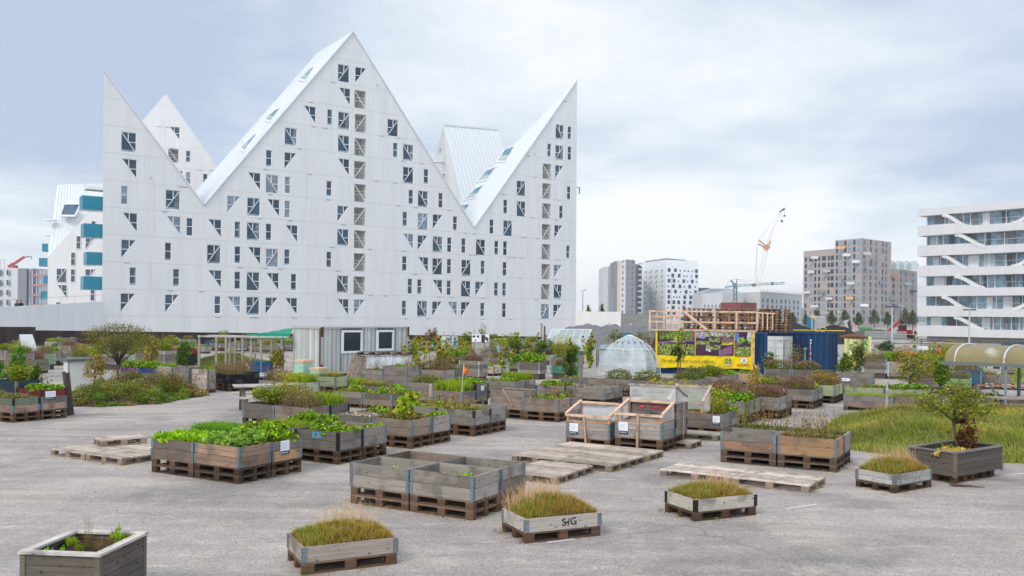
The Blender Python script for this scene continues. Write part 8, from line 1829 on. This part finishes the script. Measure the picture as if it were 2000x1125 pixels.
for i, (px, D, w) in enumerate(((1800, 89, 4.8), (1868, 87, 1.6), (1990, 84, 4))): o = xy(px, D); mb = MB(); mb.box(0, w, 0, .6, 0, .75); [mb.box(k*1.6+.02, k*1.6+.05, -.01, 0, .0, .75, (.4, .4, .4)) for k in range(1, int(w/1.6))]; ob = build('concrete_block', mb, M['conc'], None, tuple(o), rad(-14), color=(.27, .265, .25)); tag(ob, ['long concrete barrier behind the person in red', 'short concrete barrier right of the person in red', 'concrete barrier behind the parked dark car'][i], 'concrete barrier')
# pale concrete pad behind the garden at right
pts = [xy(1690, 60), xy(2100, 52), xy(2100, 82), xy(1690, 88)]; mb = MB(); mb.add([(p.x, p.y, .006) for p in pts], [(0, 1, 2, 3)]); struct(build('pavement', mb, M['conc'], color=(.40, .385, .36)))
def car():
    D = 56; o = xy(1975, D); root = empty('parked_car', (o.x, o.y, 0), rad(4)); tag(root, 'dark car with a roof rail behind the curved shelter', 'car'); off_z = zt(1990, 667, D)-1.62
    b = [(0, .35), (4.4, .35), (4.5, .7), (4.3, 1.0), (3.4, 1.08), (2.8, 1.58), (.7, 1.60), (.15, 1.05), (0, .8)]; mb = MB(); mb.prism(b, 0, 1.75); build('body', mb, M['paint'], root, (0, 0, off_z), color=(.03, .045, .05))
    w = MB(); w.prism([(.35, 1.08), (1.5, 1.10), (1.5, 1.50), (.75, 1.50)], -.012, 0); w.prism([(1.6, 1.10), (3.1, 1.10), (2.72, 1.50), (1.6, 1.50)], -.012, 0); build('side_window', w, M['glass'], root, (0, 0, off_z), color=(4, 5, 5))
    for x in (.85, 3.55): w = MB(); w.tube([(x, -.03, .33), (x, .2, .33)], .33, 14); w2 = build('wheel', w, M['matte'], root, (0, 0, off_z), color=(.02, .02, .02))
    w = MB(); w.bar((.9, .1, 1.66), (2.7, .1, 1.66), .03); build('roof_rail', w, M['paint'], root, (0, 0, off_z), color=(.5, .5, .5))
car()
# teal framed box on the tarpaulin, slogan-free
o = xy(1213, 86); mb = MB(); z0 = zt(1224, 659, 86); z1 = zt(1224, 650, 86); mb.box(0, .3, 0, .3, 0, z1); mb.box(.3, 1.1, 0, .3, z1-.15, z1); mb.box(.3, 1.05, .05, .3, z0-.3, z1-.15, (.4, 3.2, 3.2)); ob = build('teal_cabinet', mb, M['paint'], None, tuple(o), color=(.08, .13, .14)); tag(ob, 'small dark cabinet with a teal panel on the grey heap', 'cabinet')
bpy.context.view_layer.update()

# dry weeds and litter gathered round the feet of the pallets
def ground_weeds():
    fb = FB(99); r = fb.r
    def near_feet(n, sp):
        P = []
        ps = [o for o in bpy.data.objects if o.name.startswith('pallet') and o.parent is None and o.location.z < .05 and o.location.y < 34]
        for k in range(n):
            o = ps[r.randint(len(ps))]; c, s_ = math.cos(o.rotation_euler.z), math.sin(o.rotation_euler.z); side = r.randint(4); L = 1.1
            u, v = (r.uniform(0, .8), -.02-abs(r.normal(0, sp))) if side < 2 else (-.02-abs(r.normal(0, sp)), r.uniform(0, 1.2)); P.append((o.location.x+u*c-v*s_, o.location.y+u*s_+v*c, 0))
        return np.array(P)
    T = near_feet(230, .03)
    for t in T: fb.blades(t+r.normal(size=(14, 3))*np.array([.03, .03, 0]), .06, GREEN+DRY, lean=.9, w=.003); 
    T = near_feet(150, .05); fb.leaves(np.repeat(T, 8, 0)+r.normal(size=(len(T)*8, 3))*np.array([.04, .04, .004])+np.array([0, 0, .008]), .03, GREEN+OLIVE, up=.3)
    T = near_feet(1500, .16); T[:, 2] = .004; fb.leaves(T, .03, DRY+[(.16, .12, .09), (.30, .26, .2)], up=.08, mi=2)
    n = 1500; y = r.uniform(8.5, 34, n); x = r.uniform(-.6, .6, n)*y; fb.leaves(np.stack([x, y, np.full(n, .004)], 1), .022, [(.12, .09, .07), (.3, .24, .17), (.5, .47, .42), (.08, .07, .06)], up=.1, mi=2)
    o = link('ground_weeds', fb.mesh('ground_weeds', lm())); tag(o, 'small weeds and dry litter scattered on the asphalt round the pallets', 'weeds', kind='stuff')
ground_weeds()
# thin autumn haze
hb = MB().box(-2000, 2000, -120, 2500, -1.2, 75).mesh('haze', []); hm = bpy.data.materials.new('haze'); hm.use_nodes = True; nt = hm.node_tree
pv = nt.nodes.new('ShaderNodeVolumePrincipled'); pv.inputs['Color'].default_value = (.93, .96, 1, 1); pv.inputs['Density'].default_value = .00026; nt.links.new(pv.outputs[0], nt.nodes['Material Output'].inputs['Volume']); nt.nodes.remove(nt.nodes['Principled BSDF'])
hb.materials.append(hm); ho = link('haze', hb); ho['kind'] = 'stuff'
# LABELFIX: keep every label within sixteen words
for o in bpy.data.objects:
    l = o.get('label')
    if l and len(l.split()) > 16:
        w = l.replace(' of the ', ' of ').replace(' in the ', ' in ').replace(' under the ', ' under ').split()
        while len(w) > 16:
            k = next((i for i in range(len(w)-1, 0, -1) if w[i] in ('the', 'and', 'a', 'with') and i > 3), None)
            if k is None: break
            w.pop(k)
        o['label'] = ' '.join(w)
        if len(w) > 16: print('LONG', o.name, o['label'])
